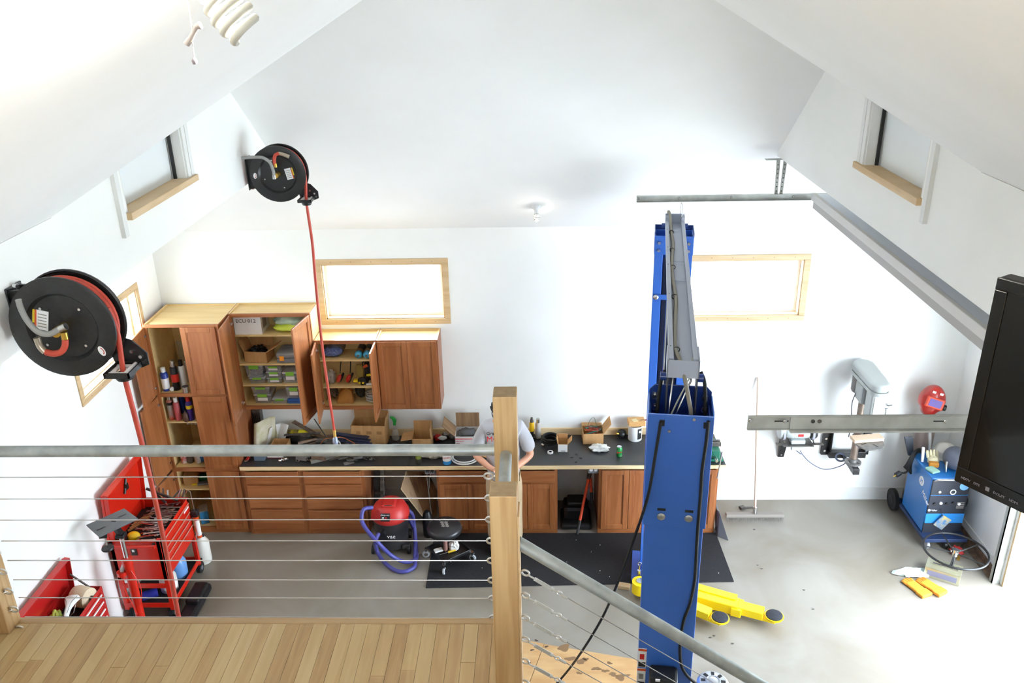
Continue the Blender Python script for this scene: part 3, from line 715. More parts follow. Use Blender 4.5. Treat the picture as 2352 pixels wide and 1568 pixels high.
can('clear grey bottle beside the red and white can', 430, 1066, Zs, .17, .034, mat('smoke_bottle', (84, 78, 74), .2), BLKC, 'bottle', 'bottle', kind='bottle')
c = G(458, 1062, Z=Zs) + V((.06, .06, 0)); t = thing('wipes_tub', 'blue tub with a white lid lying on its side in the pantry', 'tub', c)
MB().cyl(c + V((-.06, -.06, .045)), c + V((.08, .08, .045)), .044, n=20).build('body', mat('sky_blue_tub', (60, 120, 180), .4), t, smooth=40); MB().cyl(c + V((-.08, -.08, .045)), c + V((-.058, -.058, .045)), .047, n=20).build('lid', WHITEP, t, smooth=40)
c = G(448, 1024, Z=Zs) + V((0, .2, 0)); t = thing('grease_tub', 'dark tub with a yellow cap at the back of the pantry', 'tub', c)
MB().lathe([(.05, 0), (.055, .12), (.05, .14)], c, 18).build('body', BLKC, t, smooth=40); MB().lathe([(.03, .14), (.03, .19)], c, 14).build('cap', YELB, t, smooth=40)
c = G(392, 1024, Z=Zs) + V((.05, .15, 0)); t = thing('glove_heap', 'dark glove heap on the pantry shelf', 'gloves', c)
MB().crumple(c + V((0, 0, .05)), (.12, .08, .06), .4, 2.5, 3, flat=c.z).build('heap', RUBBER, t, smooth=60)
Zs = .578
for lab, px, py, sx, sy, h, m_ in (('small green box on the lower pantry shelf', 458, 1106, .1, .08, .06, mat('green_box', (30, 120, 60), .6)), ('yellow booklet on the lower pantry shelf', 441, 1117, .11, .06, .012, YELB), ('orange plastic block on the lower pantry shelf', 474, 1117, .06, .05, .05, ORG), ('brown carton on the lower pantry shelf', 430, 1112, .16, .14, .12, CARD), ('grey case on the lower pantry shelf', 456, 1117, .13, .07, .02, GREYP)):
    c = G(px, py, Z=Zs) + V((.04, .06, 0))
    tag(MB().cbox(c + V((0, 0, h / 2)), (sx, sy, h), .2).build(lab.split(' on ')[0].replace(' ', '_'), m_, bev=.004), lab, 'box')
c = G(470, 1196, Z=.08) + V((0, .02, 0)); t = thing('blue_carton', 'blue and grey carton on the pantry floor board', 'box', c)
MB().cbox(c + V((0, 0, .08)), (.09, .16, .16), .4).build('body', mat('blue_carton_print', (50, 130, 180), .5), t, bev=.003); MB().cbox(c + V((0, 0, .166)), (.088, .155, .012), .4).build('top', mat('grey_carton', (140, 130, 120), .6), t)

# ---- wall cabinet A contents
Zs = 2.346
c = G(572, 765, Z=Zs) + V((0, .02, 0)); c = V((-3.16, 8.67, Zs))
b = thing('white_carton', 'white carton with handwriting on the top cabinet shelf', 'box', c)
MB().box(c.x - .15, 8.545, Zs, c.x + .15, 8.82, Zs + .21).build('walls', PAPER, b, bev=.002)
MB().box(c.x + .15, 8.60, Zs + .05, c.x + .1515, 8.72, Zs + .17).build('side_print', GRY_INK, b)
text('ECU 012', .06, (c.x - .125, 8.5442, Zs + .14), (1, 0, 0), (0, 0, 1), mat('marker', (70, 66, 60), .6), b)
c = V((-2.72, 8.66, Zs)); t = thing('plastic_bag_pack', 'lime green and clear bagged pack on the top cabinet shelf', 'bag', c)
MB().crumple(c + V((0, 0, .05)), (.19, .11, .05), .18, 2.2, 4, flat=Zs).build('contents', mat('lime_fleece', (206, 226, 70), .8, col2=(220, 236, 100), scale=8), t, smooth=60)
MB().crumple(c + V((.02, .03, .115)), (.2, .12, .06), .3, 2.6, 5).build('bag', mat('pale_green_film', (196, 214, 190), .3, col2=(120, 150, 140), scale=7), t, smooth=60)
Zs = 1.999
cx = carton('open brown box with dark parts on the second cabinet shelf', V((-3.12, 8.66, Zs)), .26, .2, .13, R(-6), (('e', 60), ('w', 20), ('n', 10)), flapl=.13)
MB().crumple((-3.12, 8.66, Zs + .11), (.1, .07, .05), .5, 3, 6).build('dark_parts', BLACK, cx).location = (3.12, -8.66, -Zs)
t = thing('tool_case', 'grey plastic tool case with orange label on the second cabinet shelf', 'case', (-2.7, 8.66, Zs))
MB().box(-2.90, 8.545, Zs, -2.52, 8.80, Zs + .05).build('lower_shell', GREYP, t, bev=.015)
MB().box(-2.90, 8.545, Zs + .054, -2.52, 8.80, Zs + .12).build('lid_shell', mat('grey_shell', (132, 132, 130), .5), t, bev=.02)
for k in range(4): MB().box(-2.86, 8.62 + k * .045, Zs + .118, -2.55, 8.64 + k * .045, Zs + .128).build('rib', GREYP, t, bev=.004)
MB().box(-2.74, 8.538, Zs + .035, -2.54, 8.546, Zs + .06).build('handle', GREYP, t, bev=.004)
MB().box(-2.86, 8.5405, Zs + .03, -2.81, 8.5445, Zs + .085).build('orange_label', mat('orange_label', (240, 150, 20), .5), t)
Zs = 1.743
GRF = mat('grey_bits', (90, 88, 88), .6, col2=(130, 128, 124), scale=40)
TL = 'clear storage tub with green latch '
tub(TL + 'and dark contents under the red pen tub', V((-3.15, 8.655, Zs)), .19, .2, .075, GRF, False)
tub(TL + 'and a red pen inside, near the hinges', V((-3.17, 8.655, Zs + .078)), .2, .2, .15, GRF, False)
for k in range(3): tub(TL + ('at the bottom', 'in the middle', 'on top')[k] + ' of the stack of three', V((-2.955 + .0 * k, 8.655, Zs + k * .072)), .18, .2, .07, None, True)
tub(TL + 'and blue printed label, square, on the third shelf', V((-2.775, 8.655, Zs)), .17, .2, .14, GRF)
tub(TL + 'half hidden by the right open door', V((-2.60, 8.655, Zs)), .16, .2, .14, GRF)
Zs = 1.492
tub(TL + 'and blue label, lower one on the cabinet floor', V((-3.12, 8.665, Zs)), .2, .22, .12, GRF)
tub(TL + 'stacked over the blue labelled tub', V((-3.13, 8.665, Zs + .122)), .21, .22, .085, None, False)
tub(TL + 'flat and wide on the cabinet floor', V((-2.925, 8.67, Zs)), .18, .26, .065, None, False)
t = thing('blue_tool_case', 'flat blue tool case on the wall cabinet floor', 'case', (-2.74, 8.65, Zs))
MB().box(-2.84, 8.55, Zs, -2.64, 8.75, Zs + .055).build('shell', mat('blue_case', (40, 86, 160), .45), t, bev=.008)
MB().box(-2.84, 8.548, Zs + .026, -2.64, 8.552, Zs + .03).build('seam', BLACK, t)
tub(TL + 'standing on the flat blue case', V((-2.76, 8.66, Zs + .056)), .17, .19, .14, mat('red_bits', (150, 70, 66), .6))
t = thing('black_pouch', 'black pouch in the corner of the cabinet floor', 'pouch', (-2.56, 8.65, Zs)); MB().crumple((-2.56, 8.66, Zs + .07), (.06, .09, .08), .3, 2, 8, flat=Zs).build('body', RUBBER, t, smooth=60)
# ---- wall cabinet B contents
Zs = 2.041
t = thing('zip_bag', 'blue filled zip bag on the upper shelf under the window', 'bag', (-2.29, 8.65, Zs))
MB().crumple((-2.28, 8.64, Zs + .06), (.11, .08, .06), .2, 2.5, 9, flat=Zs).build('contents', mat('blue_beads', (60, 80, 150), .3, col2=(120, 140, 190), scale=50), t, smooth=50)
MB().crumple((-2.27, 8.69, Zs + .1), (.12, .08, .085), .2, 2, 10, flat=Zs).build('bag', frost('grey_film', (110, 112, 116), .6), t, smooth=60)
for lab, x in (('blue-ended propane cylinder lying on its side, beside the zip bag', -1.985), ('blue-ended propane cylinder lying on its side, beside the open door edge', -1.893)):
    t = thing('gas_cylinder', lab, 'cylinder', (x, 8.65, Zs))
    MB().lathe([(.012, 0), (.03, .004), (.041, .02), (.041, .05)], (x, 8.545, Zs + .042), 20, (0, 1, 0)).build('dome', mat('cyan_paint', (70, 170, 214), .35), t, smooth=50)
    MB().lathe([(.0412, 0), (.0412, .2), (.03, .225)], (x, 8.595, Zs + .042), 20, (0, 1, 0)).build('body', mat('slate_cylinder', (70, 84, 90), .4), t, smooth=40)
    MB().lathe([(.0418, 0), (.0418, .05)], (x, 8.61, Zs + .042), 20, (0, 1, 0)).build('label_band', mat('tan_label', (176, 140, 90), .6), t, smooth=40)
    MB().cyl((x, 8.538, Zs + .04), (x, 8.552, Zs + .04), .014, n=12).build('valve', DSTEEL, t)
Zs = 1.713
t = thing('ear_muffs', 'red and black ear muffs on the middle shelf of the open short cabinet', 'ear muffs', (-2.18, 8.62, Zs))
for x in (-2.235, -2.13):
    o = MB().ball((0, 0, 0), (.028, .042, .06), 14, 10).build('cup', mat('red_cup', (196, 40, 30), .35), t, smooth=60, world=False, loc=(x + 2.18, -.02, .068)); o.rotation_euler = (.5, .45, 0)
    o = MB().ring((0, 0, 0), (1, 0, 0), .042, .014, 14, 8).build('cushion', RUBBER, t, smooth=60, world=False, loc=(x + 2.18 + .022, 0.005, .072)); o.rotation_euler = (.5, .45, 0)
MB().tube([(-2.235, 8.66, Zs + .1), (-2.22, 8.73, Zs + .25), (-2.17, 8.75, Zs + .29), (-2.12, 8.73, Zs + .25), (-2.12, 8.66, Zs + .1)], .006, 8, smooth=5).build('headband', BLACK, t, smooth=60)
t = thing('plastic_wrap', 'crumpled clear plastic wrap beside the ear muffs', 'wrap', (-2.33, 8.62, Zs)); MB().crumple((-2.33, 8.62, Zs + .07), (.05, .06, .08), .5, 3, 11, flat=Zs).build('body', frost('wrap_film', (200, 198, 192), .55), t, smooth=40)
t = thing('respirator', 'black face mask respirator with yellow plugs on the middle shelf', 'respirator', (-1.97, 8.6, Zs))
MB().crumple((-1.965, 8.585, Zs + .045), (.06, .035, .045), .35, 3, 12, flat=Zs).build('body', RUBBER, t, smooth=60)
for x in (-2.0, -1.96): MB().cyl((x, 8.545, Zs + .035), (x, 8.575, Zs + .035), .013, n=12).build('plug', YELB, t, smooth=40)
MB().cbox((-2.045, 8.58, Zs + .05), (.05, .05, .022)).build('filter', YELB, t, bev=.006)
t = thing('tool_bag', 'large black tool bag with yellow label on the middle shelf', 'bag', (-1.88, 8.72, Zs))
MB().crumple((-1.895, 8.725, Zs + .13), (.08, .075, .13), .25, 2, 13, flat=Zs).build('body', mat('black_canvas', (32, 34, 36), .8), t, smooth=60)
MB().cbox((-1.885, 8.645, Zs + .09), (.1, .012, .025), rot=Matrix.Rotation(-.15, 3, 'Y')).build('yellow_label', YELB, t)
MB().cbox((-1.94, 8.66, Zs + .19), (.05, .012, .03), rot=Matrix.Rotation(-.5, 3, 'Y')).build('orange_label', ORG, t)
MB().tube([(-1.97, 8.66, Zs + .19), (-1.96, 8.64, Zs + .25), (-1.92, 8.66, Zs + .26)], .006, 8, smooth=4).build('handle', BLACK, t)
t = thing('paint_brush', 'white handled brush lying in front of the tool bag', 'brush', (-1.86, 8.56, Zs)); MB().beam((-1.93, 8.56, Zs + .012), (-1.82, 8.57, Zs + .012), .02, .02).build('handle', WHITEP, t, bev=.004)
t = thing('kraft_packet', 'brown kraft packet behind the respirator', 'packet', (-2.03, 8.7, Zs)); MB().beam((-2.03, 8.74, Zs + .015), (-2.03, 8.765, Zs + .16), .08, .02, (0, 1, 0)).build('body', mat('kraft', (186, 160, 84), .7), t, bev=.004)
Zs = 1.482
t = thing('leather_tool_pouch', 'tan leather tool pouch on the lowest shelf of the open short cabinet', 'pouch', (-2.17, 8.62, Zs))
MB().prism([(-2.29, 8.56, Zs), (-2.09, 8.56, Zs), (-2.11, 8.6, Zs + .12), (-2.17, 8.62, Zs + .17), (-2.25, 8.62, Zs + .12)], (.0, .06, .02)).build('body', mat('tan_leather', (186, 128, 56), .6, col2=(170, 112, 46), scale=12, bump=.2), t, bev=.012)
t = thing('black_strap_pack', 'black strap pack beside the tan leather pouch', 'strap', (-2.0, 8.64, Zs)); MB().crumple((-2.04, 8.72, Zs + .09), (.055, .05, .08), .35, 2.4, 14, flat=Zs).build('body', mat('olive_black', (52, 48, 40), .8), t, smooth=60)
t = thing('work_gloves', 'grey worn gloves heap at the left of the lowest shelf', 'gloves', (-2.33, 8.68, Zs)); MB().crumple((-2.335, 8.69, Zs + .09), (.045, .06, .07), .5, 2.6, 15, flat=Zs).build('body', mat('worn_grey', (110, 100, 84), .9), t, smooth=60)
t = thing('clear_tubing', 'coils of clear tubing on the lowest shelf of the open short cabinet', 'tubing', (-1.88, 8.63, Zs))
mb = MB()
for k in range(7): mb.ring((-1.885 + .006 * math.sin(k * 2), 8.63 + .01 * math.cos(k * 3), Zs + .018 + k * .017), (.1 * math.sin(k * 1.7), .1 * math.cos(k * 2.1), 1), .072 - .004 * (k % 3), .0075, 24, 8)
mb.build('coil', frost('tube_plastic', (206, 208, 204), .5), t, smooth=60)
# ------------------------------------------------------------------ things on the worktop
WZ = .9147
def on(px, py): return G(px, py, Z=WZ)
# newspapers and papers by the pantry
c = on(612, 1022) + V((.04, -.05, 0)); t = thing('newspaper', 'curled newspaper sheets standing against the pantry side', 'newspaper', c)
NEWS = mat('newsprint', (214, 206, 186), .8, col2=(196, 190, 150), scale=12)
for k, (dx, dy, hh, tw) in enumerate(((-.05, .0, .34, .1), (.0, .05, .30, -.1), (.06, .09, .22, .2))):
    mb = MB(); n = 7; vs = []
    for i in range(n):
        a = i / (n - 1)
        for j in range(5):
            u = j / 4 - .5
            vs.append(c + V((dx + u * .2 + a * tw * .3, dy + .05 * math.sin(u * 5 + k) + a * .06 + u * .1, a * hh * (1 - .2 * u * u))))
    mb.add(vs, [(i * 5 + j, i * 5 + j + 1, (i + 1) * 5 + j + 1, (i + 1) * 5 + j) for i in range(n - 1) for j in range(4)])
    mb.build('sheet', NEWS if k < 2 else PAPER, t, smooth=60).modifiers.new('s', 'SOLIDIFY').thickness = .003
c = on(578, 1036); t = thing('booklet', 'yellow edged booklet under the newspapers', 'booklet', c); MB().cbox(c + V((.0, .0, .008)), (.1, .07, .014), .3).build('pages', mat('yellow_edge', (226, 206, 96), .7), t)
c = on(590, 980) ; t = thing('heater_panel', 'dark grey finned unit standing in the corner behind the newspapers', 'unit', (-3.2, 8.76, WZ)); MB().box(-3.335, 8.72, WZ, -3.24, 8.82, WZ + .40).build('body', DSTEEL, t, bev=.004)
for k in range(4): MB().box(-3.32 + k * .022, 8.712, WZ + .03, -3.312 + k * .022, 8.722, WZ + .37).build('fin', BLACKM, t)
cb = carton('small open brown carton behind the guard rail on the scrap worktop', on(645, 1034) + V((0, .02, 0)), .19, .16, .1, 0)
c = on(596, 1058); t = thing('grey_box', 'blue grey plastic box near the worktop edge', 'box', c + V((0, .06, 0))); MB().box(c.x - .06, c.y, WZ, c.x + .06, c.y + .13, WZ + .13).build('body', mat('slate_box', (96, 110, 126), .5), t, bev=.004)
c = on(566, 1060); t = thing('red_tool', 'red and silver hand tool beside the grey box', 'tool', c); MB().beam(c + V((0, 0, .012)), c + V((.02, .14, .03)), .03, .024).build('body', mat('red_body', (180, 40, 40), .4), t, bev=.005); MB().beam(c + V((0, -.02, .01)), c + V((0, .01, .012)), .04, .02).build('nose', STEEL, t, bev=.003)
c = on(632, 1052); t = thing('white_tray', 'shallow white tray with a red rim under the rail', 'tray', c); MB().box(c.x - .09, c.y, WZ, c.x + .09, c.y + .12, WZ + .02).build('body', PAPER, t); MB().box(c.x - .092, c.y - .003, WZ, c.x + .092, c.y, WZ + .008).build('rim', mat('dark_red', (120, 30, 40), .5), t)
for k, (px, py) in enumerate(((650, 1058), (645, 1060), (657, 1056))):
    c = on(px, py); t = thing('clamp_fitting', 'bright steel clamp fitting near the worktop edge', 'fitting', c, 'bright fittings on the worktop')
    MB().crumple(c + V((0, 0, .012)), (.028, .018, .016), .5, 4, k + 20, 12, 8, flat=WZ).build('body', STEEL, t, smooth=40)
c = on(690, 1000); t = thing('caulk_cartridge', 'yellow and black caulk cartridge lying on the scrap heap', 'cartridge', V((c.x, 8.72, WZ)))
x0 = G(664, 998, Y=8.72).x; zc = 1.03
MB().cyl((x0, 8.72, zc), (x0 + .12, 8.72, zc), .03, n=18).build('printed_half', mat('black_print_tube', (40, 36, 34), .5, col2=(200, 180, 40), scale=30), t, smooth=40)
MB().lathe([(.03, 0), (.03, .1), (.012, .15), (.01, .16)], (x0 + .12, 8.72, zc), 18, (1, 0, 0)).build('yellow_half', mat('yellow_tube', (226, 214, 40), .45), t, smooth=40)
MB().box(x0, 8.69, WZ, x0 + .26, 8.75, zc - .03).build('support', DSTEEL, t)
# scrap steel heap
rs = random.Random(11)
def scrap(kind, a, b, r, m, lab=None):
    nm = {'rod': 'steel_rod', 'sq': 'square_tube', 'pipe': 'steel_pipe', 'flat': 'flat_bar', 'angle': 'angle_bar'}[kind]
    a, b = V(a), V(b)
    lb = lab or {'rod': 'thin dark steel rod in the scrap heap on the worktop', 'sq': 'square steel tube offcut in the scrap heap on the worktop', 'pipe': 'round steel pipe offcut in the scrap heap on the worktop', 'flat': 'flat steel bar in the scrap heap on the worktop', 'angle': 'angle steel offcut in the scrap heap on the worktop'}[kind]
    mb = MB(); d = (b - a).normalized()
    if kind == 'rod': mb.cyl(a, b, r, n=8)
    elif kind == 'pipe':
        u = d.cross(V((0, 0, 1))).normalized(); w2 = u.cross(d); n = 14; vs = []
        for p, q in ((a, r), (b, r), (b, r * .8), (a, r * .8)): vs += [p + (u * math.cos(2 * PI * i / n) + w2 * math.sin(2 * PI * i / n)) * q for i in range(n)]
        mb.add(vs, [(j * n + i, j * n + (i + 1) % n, ((j + 1) % 4) * n + (i + 1) % n, ((j + 1) % 4) * n + i) for j in range(4) for i in range(n)])
    elif kind == 'sq':
        u = d.cross(V((0, 0, 1))).normalized(); w2 = u.cross(d); vs = []
        for p, q in ((a, r), (b, r), (b, r * .75), (a, r * .75)): vs += [p + u * q + w2 * q, p - u * q + w2 * q, p - u * q - w2 * q, p + u * q - w2 * q]
        mb.add(vs, [(j * 4 + i, j * 4 + (i + 1) % 4, ((j + 1) % 4) * 4 + (i + 1) % 4, ((j + 1) % 4) * 4 + i) for j in range(4) for i in range(4)])
    elif kind == 'flat': mb.beam(a, b, r * 2, .006)
    else: mb.beam(a, b, r * 2, .005).beam(a + V((0, 0, r)), b + V((0, 0, r)), .005, r * 2)
    o = mb.build(nm, m, smooth=40)
    return tag(o, lb, 'steel offcut', 'steel offcuts on the worktop')
MET = [DSTEEL, RUST, IRON, DSTEEL]
def seg_d(a, b, c, d):
    best = 9.
    for i in range(9):
        p = a.lerp(b, i / 8)
        for j in range(9):
            q = c.lerp(d, j / 8); best = min(best, math.hypot(p.x - q.x, p.y - q.y))
    return best
LAID = []
def level(a, b, r, base):
    """height at which a piece of half width r lies on whatever it crosses"""
    z = base
    for c, d, r2, zt in LAID:
        if seg_d(a, b, c, d) < (r + r2) * 1.1 + .012: z = max(z, zt)
    return z
def lay(kind, a, b, r, m, lab=None):
    hh = {'sq': r * 1.05, 'pipe': r, 'rod': r, 'flat': .004, 'angle': .004}[kind]; top = {'sq': r * 2.1, 'pipe': 2 * r, 'rod': 2 * r, 'flat': .008, 'angle': r * 2 + .01}[kind]
    z = level(a, b, r, WZ + .001)
    a.z = b.z = z + hh; LAID.append((a.copy(), b.copy(), r, z + top + .002))
    return scrap(kind, a, b, r, m, lab)
LT = mat('light_tube_steel', (150, 146, 138), .4, metal=.5)
a = on(683, 1060); lay('sq', a, a + V((.06, .26, 0)), .017, LT, 'pale square tube with its open end at the worktop edge')
a = on(714, 1064); lay('sq', a, a + V((.30, .16, 0)), .02, LT, 'pale square tube with a slanted open end at the worktop edge')
a = on(752, 1052); lay('pipe', a, a + V((.2, .2, 0)), .024, RUST, 'rusty brown pipe offcut near the worktop edge')
a = on(790, 1066); lay('flat', a, a + V((.1, .05, 0)), .03, IRON, 'short wide steel plate by the worktop edge')
a = on(782, 1056); lay('flat', a, a + V((.28, .03, 0)), .02, DSTEEL, 'long flat bar lying along the worktop edge')
for k in range(150):
    px = rs.uniform(672, 890); py = rs.uniform(1012, 1062) if k % 3 else rs.uniform(1048, 1064)
    if px > 860 and py > 1040: continue
    c = on(px, py); kind = rs.choice(['sq', 'sq', 'pipe', 'flat', 'rod', 'angle']); L_ = rs.uniform(.1, .36) if py < 1045 else rs.uniform(.08, .2)
    an = rs.uniform(-.4, .7); d = V((math.cos(an), math.sin(an), 0)); r = rs.uniform(.012, .022) if kind != 'rod' else .006
    a = c - d * L_ / 2; b = c + d * L_ / 2
    for q in (a, b):
        q.x = min(max(q.x, -2.75), -1.98); q.y = min(max(q.y, 8.2), 8.58)
    if (b - a).length < .06 or level(a, b, r, WZ) > WZ + (.14 if py < 1040 else .05): continue
    lay(kind, a, b, r, rs.choice(MET))
zz = G(676, 985, Y=8.8); scrap('flat', V((zz.x, 8.80, 1.13)), V((zz.x + .48, 8.60, .955)), .03, RUST, 'brown wooden-looking bar leaning over the heap against the wall')
zz = G(723, 982, Y=8.78); scrap('rod', V((zz.x, 8.80, 1.16)), V((zz.x + .3, 8.45, .95)), .007, DSTEEL, 'thin dark rod leaning against the wall above the heap')
zz = G(660, 1005, Y=8.7); scrap('flat', V((zz.x, 8.6, 1.06)), V((zz.x + .42, 8.62, 1.075)), .02, DSTEEL, 'long dark bar crossing the heap below the caulk cartridge')
for k in range(3):
    a = on(775 + 3 * k, 1020 + 5 * k); scrap('flat', a + V((0, -.04, .165 - .014 * k)), a + V((.40, -.12, .155 - .014 * k)), .03, mat('navy_steel', (60, 66, 92), .4, metal=.5), 'bluish steel strip in front of the big brown box')
c = on(765, 1030); t = thing('copper_wire', 'loop of copper wire arching over the scrap heap', 'wire', c)
MB().tube([G(736, 1020, Y=8.4), G(745, 1009, Y=8.4), G(765, 1005, Y=8.4), G(785, 1004, Y=8.45), G(800, 1010, Y=8.42), G(815, 1018, Y=8.38)], .004, 6, smooth=6).build('wire', mat('copper', (190, 110, 60), .35, metal=.8), t, smooth=60)
c = on(848, 1052); 
for k, (px, py) in enumerate(((842, 1055), (855, 1057))):
    c = on(px, py); t = thing('shackle', 'dark iron shackle ring on the clear part of the worktop', 'shackle', c, 'iron shackles on the worktop')
    MB().ring(c + V((0, 0, .016)), (.1, .2, 1), .03, .008, 16, 8, 0, 2 * PI * .8).build('ring', DSTEEL, t, smooth=60)
# cardboard boxes
c = on(852, 1016)
bx = carton('large brown cardboard box with open flaps against the wall', V((c.x, 8.70, WZ)), .40, .2, .26, R(-3), (('n', 4), ('e', 8)), flapl=.1)
for k, (x, w_) in enumerate(((-.14, .05), (-.02, .06), (.1, .06))):
    MB().box(x, -.1015, .15, x + w_, -.1002, .19).build('faded_print', mat('brown_print', (160, 116, 72), .8), bx, world=False)
c = on(909, 1008); t = thing('spray_bottle', 'clear spray bottle with a bright green trigger head', 'spray bottle', c)
GRN = mat('green_plastic', (40, 176, 70), .4)
MB().lathe([(.042, 0), (.045, .01), (.045, .05), (.03, .12), (.014, .16), (.013, .19)], c, 18).build('body', frost('clear_bottle', (220, 220, 214), .3), t, smooth=50)
MB().cyl(c + V((0, 0, .19)), c + V((0, 0, .215)), .018, n=14).build('collar', GRN, t, smooth=40)
MB().prism([c + V(q) for q in ((.02, 0, .215), (.024, 0, .25), (-.01, 0, .29), (-.05, 0, .295), (-.05, 0, .275), (-.03, 0, .265), (-.015, 0, .22))], (0, .026, 0)).build('trigger_head', GRN, t, bev=.004)
c = on(975, 1012); carton('small open brown box on its base with a side flap out', V((c.x, 8.58, WZ)), .22, .2, .15, 0, (('n', 5), ('w', 100), ('e', -4)), flapl=.13)
c = on(985, 1044); t = thing('silver_foil', 'crumpled silver foil in front of the small open box', 'foil', V((c.x - .2, c.y, WZ))); MB().crumple(c + V((-.2, 0, .04)), (.06, .04, .045), .6, 3, 31, flat=WZ).build('body', mat('foil', (190, 186, 176), .35, metal=.6), t, smooth=30)
c = on(921, 1030); t = thing('dark_cloth', 'dark folded cloth between the brown boxes', 'cloth', V((c.x, c.y, WZ))); MB().crumple(c + V((0, 0, .03)), (.13, .07, .035), .4, 2.4, 32, flat=WZ).build('body', mat('slate_cloth', (58, 56, 62), .9, col2=(86, 84, 60), scale=7), t, smooth=60)
c = on(1010, 1014); t = thing('caulk_gun', 'red and white trigger sprayer lying behind the rail', 'sprayer', V((c.x, c.y, WZ)))
MB().crumple(c + V((-.02, .03, .04)), (.05, .05, .04), .3, 3, 33, flat=WZ).build('grip', mat('red_body', (180, 40, 40), .4), t, smooth=60); MB().crumple(c + V((.03, .0, .05)), (.055, .03, .025), .2, 2, 34).build('top', WHITEP, t, smooth=60)
for k, (px, py) in enumerate(((993, 996), (1024, 995), (1040, 998))):
    c = on(px, py); t = thing('hardware_bag', 'small crumpled bag of hardware against the backsplash', 'bag', c, 'hardware bags on the worktop'); MB().crumple(c + V((0, -.09, .036)), (.034, .03, .03), .5, 3, 35 + k, flat=WZ).build('body', mat('grey_bag', (110, 106, 102), .5, col2=(170, 166, 160), scale=20), t, smooth=40)
c = on(1075, 1020); cm = V((c.x, 8.60, WZ))
pb = carton('white mailing box with red print and open kraft lid beside the man', cm, .27, .24, .18, 0, (('n', -5), ('w', 45)), m=mat('mailer_white', (206, 200, 196), .7), fm=mat('kraft_lid', (150, 118, 84), .8, col2=(120, 92, 64), scale=26, stretch=(1, 1, .05)), flapl=.19)
MB().box(-.135, -.1215, .145, .135, -.1202, .156).build('red_stripe', mat('mailer_red', (196, 70, 70), .6), pb, world=False)
text('PRIORITY', .022, (-.12, -.1213, .112), (1, 0, 0), (0, 0, 1), mat('mailer_red', (196, 70, 70), .6), pb, world=False)
text('MAIL', .018, (-.115, -.1213, .085), (1, 0, 0), (0, 0, 1), mat('mailer_red', (196, 70, 70), .6), pb, world=False)
MB().crumple((0, .02, .15), (.1, .08, .05), .4, 2.5, 40).build('bag_of_parts', frost('grey_film', (110, 112, 116), .6), pb, world=False, smooth=50)
# near edge items under the rail
can('black and olive spray can standing at the worktop edge', 962, 1064, WZ, .2, .033, mat('black_olive_can', (44, 44, 38), .35), TIN, band=mat('olive_band', (120, 130, 50), .5), bandz=(.35, .7))
c = on(992, 1050); t = thing('crumpled_newspaper', 'crumpled newspaper ball on the worktop under the rail', 'paper', c); MB().crumple(c + V((0, 0.02, .03)), (.13, .07, .04), .55, 2.8, 41, 26, 14, flat=WZ).build('body', mat('news_crumple', (196, 188, 172), .85, col2=(160, 150, 136), scale=18), t, smooth=30)
c = on(1027, 1064); t = thing('window_cleaner_bottle', 'blue window cleaner bottle with a red printed label', 'bottle', c)
MB().lathe([(.04, 0), (.047, .008), (.047, .10), (.04, .14), (.018, .19), (.016, .21)], c, 20).build('body', mat('blue_cleaner', (60, 150, 220), .15), t, smooth=50)
MB().lathe([(.0475, .05), (.0475, .105), (.044, .125)], c, 20).build('label_band', PAPER, t, smooth=50)
MB().lathe([(.022, .2), (.022, .225)], c, 14).build('collar', mat('red_cap', (200, 34, 30), .4), t)
text('Windex', .028, c + V((-.042, -.0505, .085)), (1, 0, .15), (0, 0, 1), RED_INK, t)
c = on(1068, 1054); t = thing('tubing_loop', 'loop of white plastic tubing on the worktop beside the man', 'tubing', c)
MB().ring(c + V((0, .02, .009)), (0, 0, 1), .15, .009, 30, 8, PI * .95, PI * 2.0).ring(c + V((.0, .02, .026)), (0, 0, 1), .135, .008, 30, 8, PI * .95, PI * 1.9).build('tube', WHITEP, t, smooth=60)
c = on(1116, 1050); t = thing('cardboard_sheet', 'flat cardboard piece lying on the worktop by the man', 'cardboard', c); MB().cbox(c + V((.02, .03, .005)), (.1, .34, .008), R(52)).build('sheet', CARD, t)
# right of the man
c = on(1222, 1004) + V((0, -.06, 0)); t = thing('cordless_drill', 'yellow and black cordless drill standing on the worktop', 'drill', c)
DY = mat('drill_yellow', (236, 186, 26), .45)
MB().box(c.x - .035, c.y - .04, WZ, c.x + .035, c.y + .06, WZ + .05).build('battery', BLACK, t, bev=.006)
MB().cyl(c + V((0, 0, .05)), c + V((0, .0, .14)), .02, n=14).build('grip', BLACK, t, smooth=40)
MB().lathe([(.024, 0), (.03, .02), (.03, .1), (.024, .115)], c + V((0, 0, .12)), 18).build('motor', DY, t, smooth=50)
MB().lathe([(.02, 0), (.02, .02), (.012, .06)], c + V((0, 0, .235)), 16).build('chuck', DSTEEL, t, smooth=50)
c = on(1228, 1030); t = thing('tape_measure', 'yellow and black tape measure on the worktop by the man', 'tape measure', c); MB().cbox(c + V((-.02, 0, .03)), (.03, .07, .06)).build('case', DY, t, bev=.012); MB().cbox(c + V((-.003, 0, .03)), (.006, .045, .04)).build('badge', BLACK, t, bev=.004)
can('rusty white spray can standing beside the drill', 1236, 1005, WZ, .255, .033, mat('dirty_white_can', (206, 200, 192), .5, col2=(150, 120, 100), scale=11, lo=.5, hi=.75), TIN)
c = on(1262, 1018); t = thing('cable_coil', 'coil of thick black cable on the worktop', 'cable', c)
mb = MB()
for k in range(5): mb.ring(c + V((.004 * k, .01 * math.sin(k), .022 + k * .017)), (.05 * math.sin(k * 2.), .05 * math.cos(k), 1), .088 - .004 * (k % 2), .0105, 26, 8)
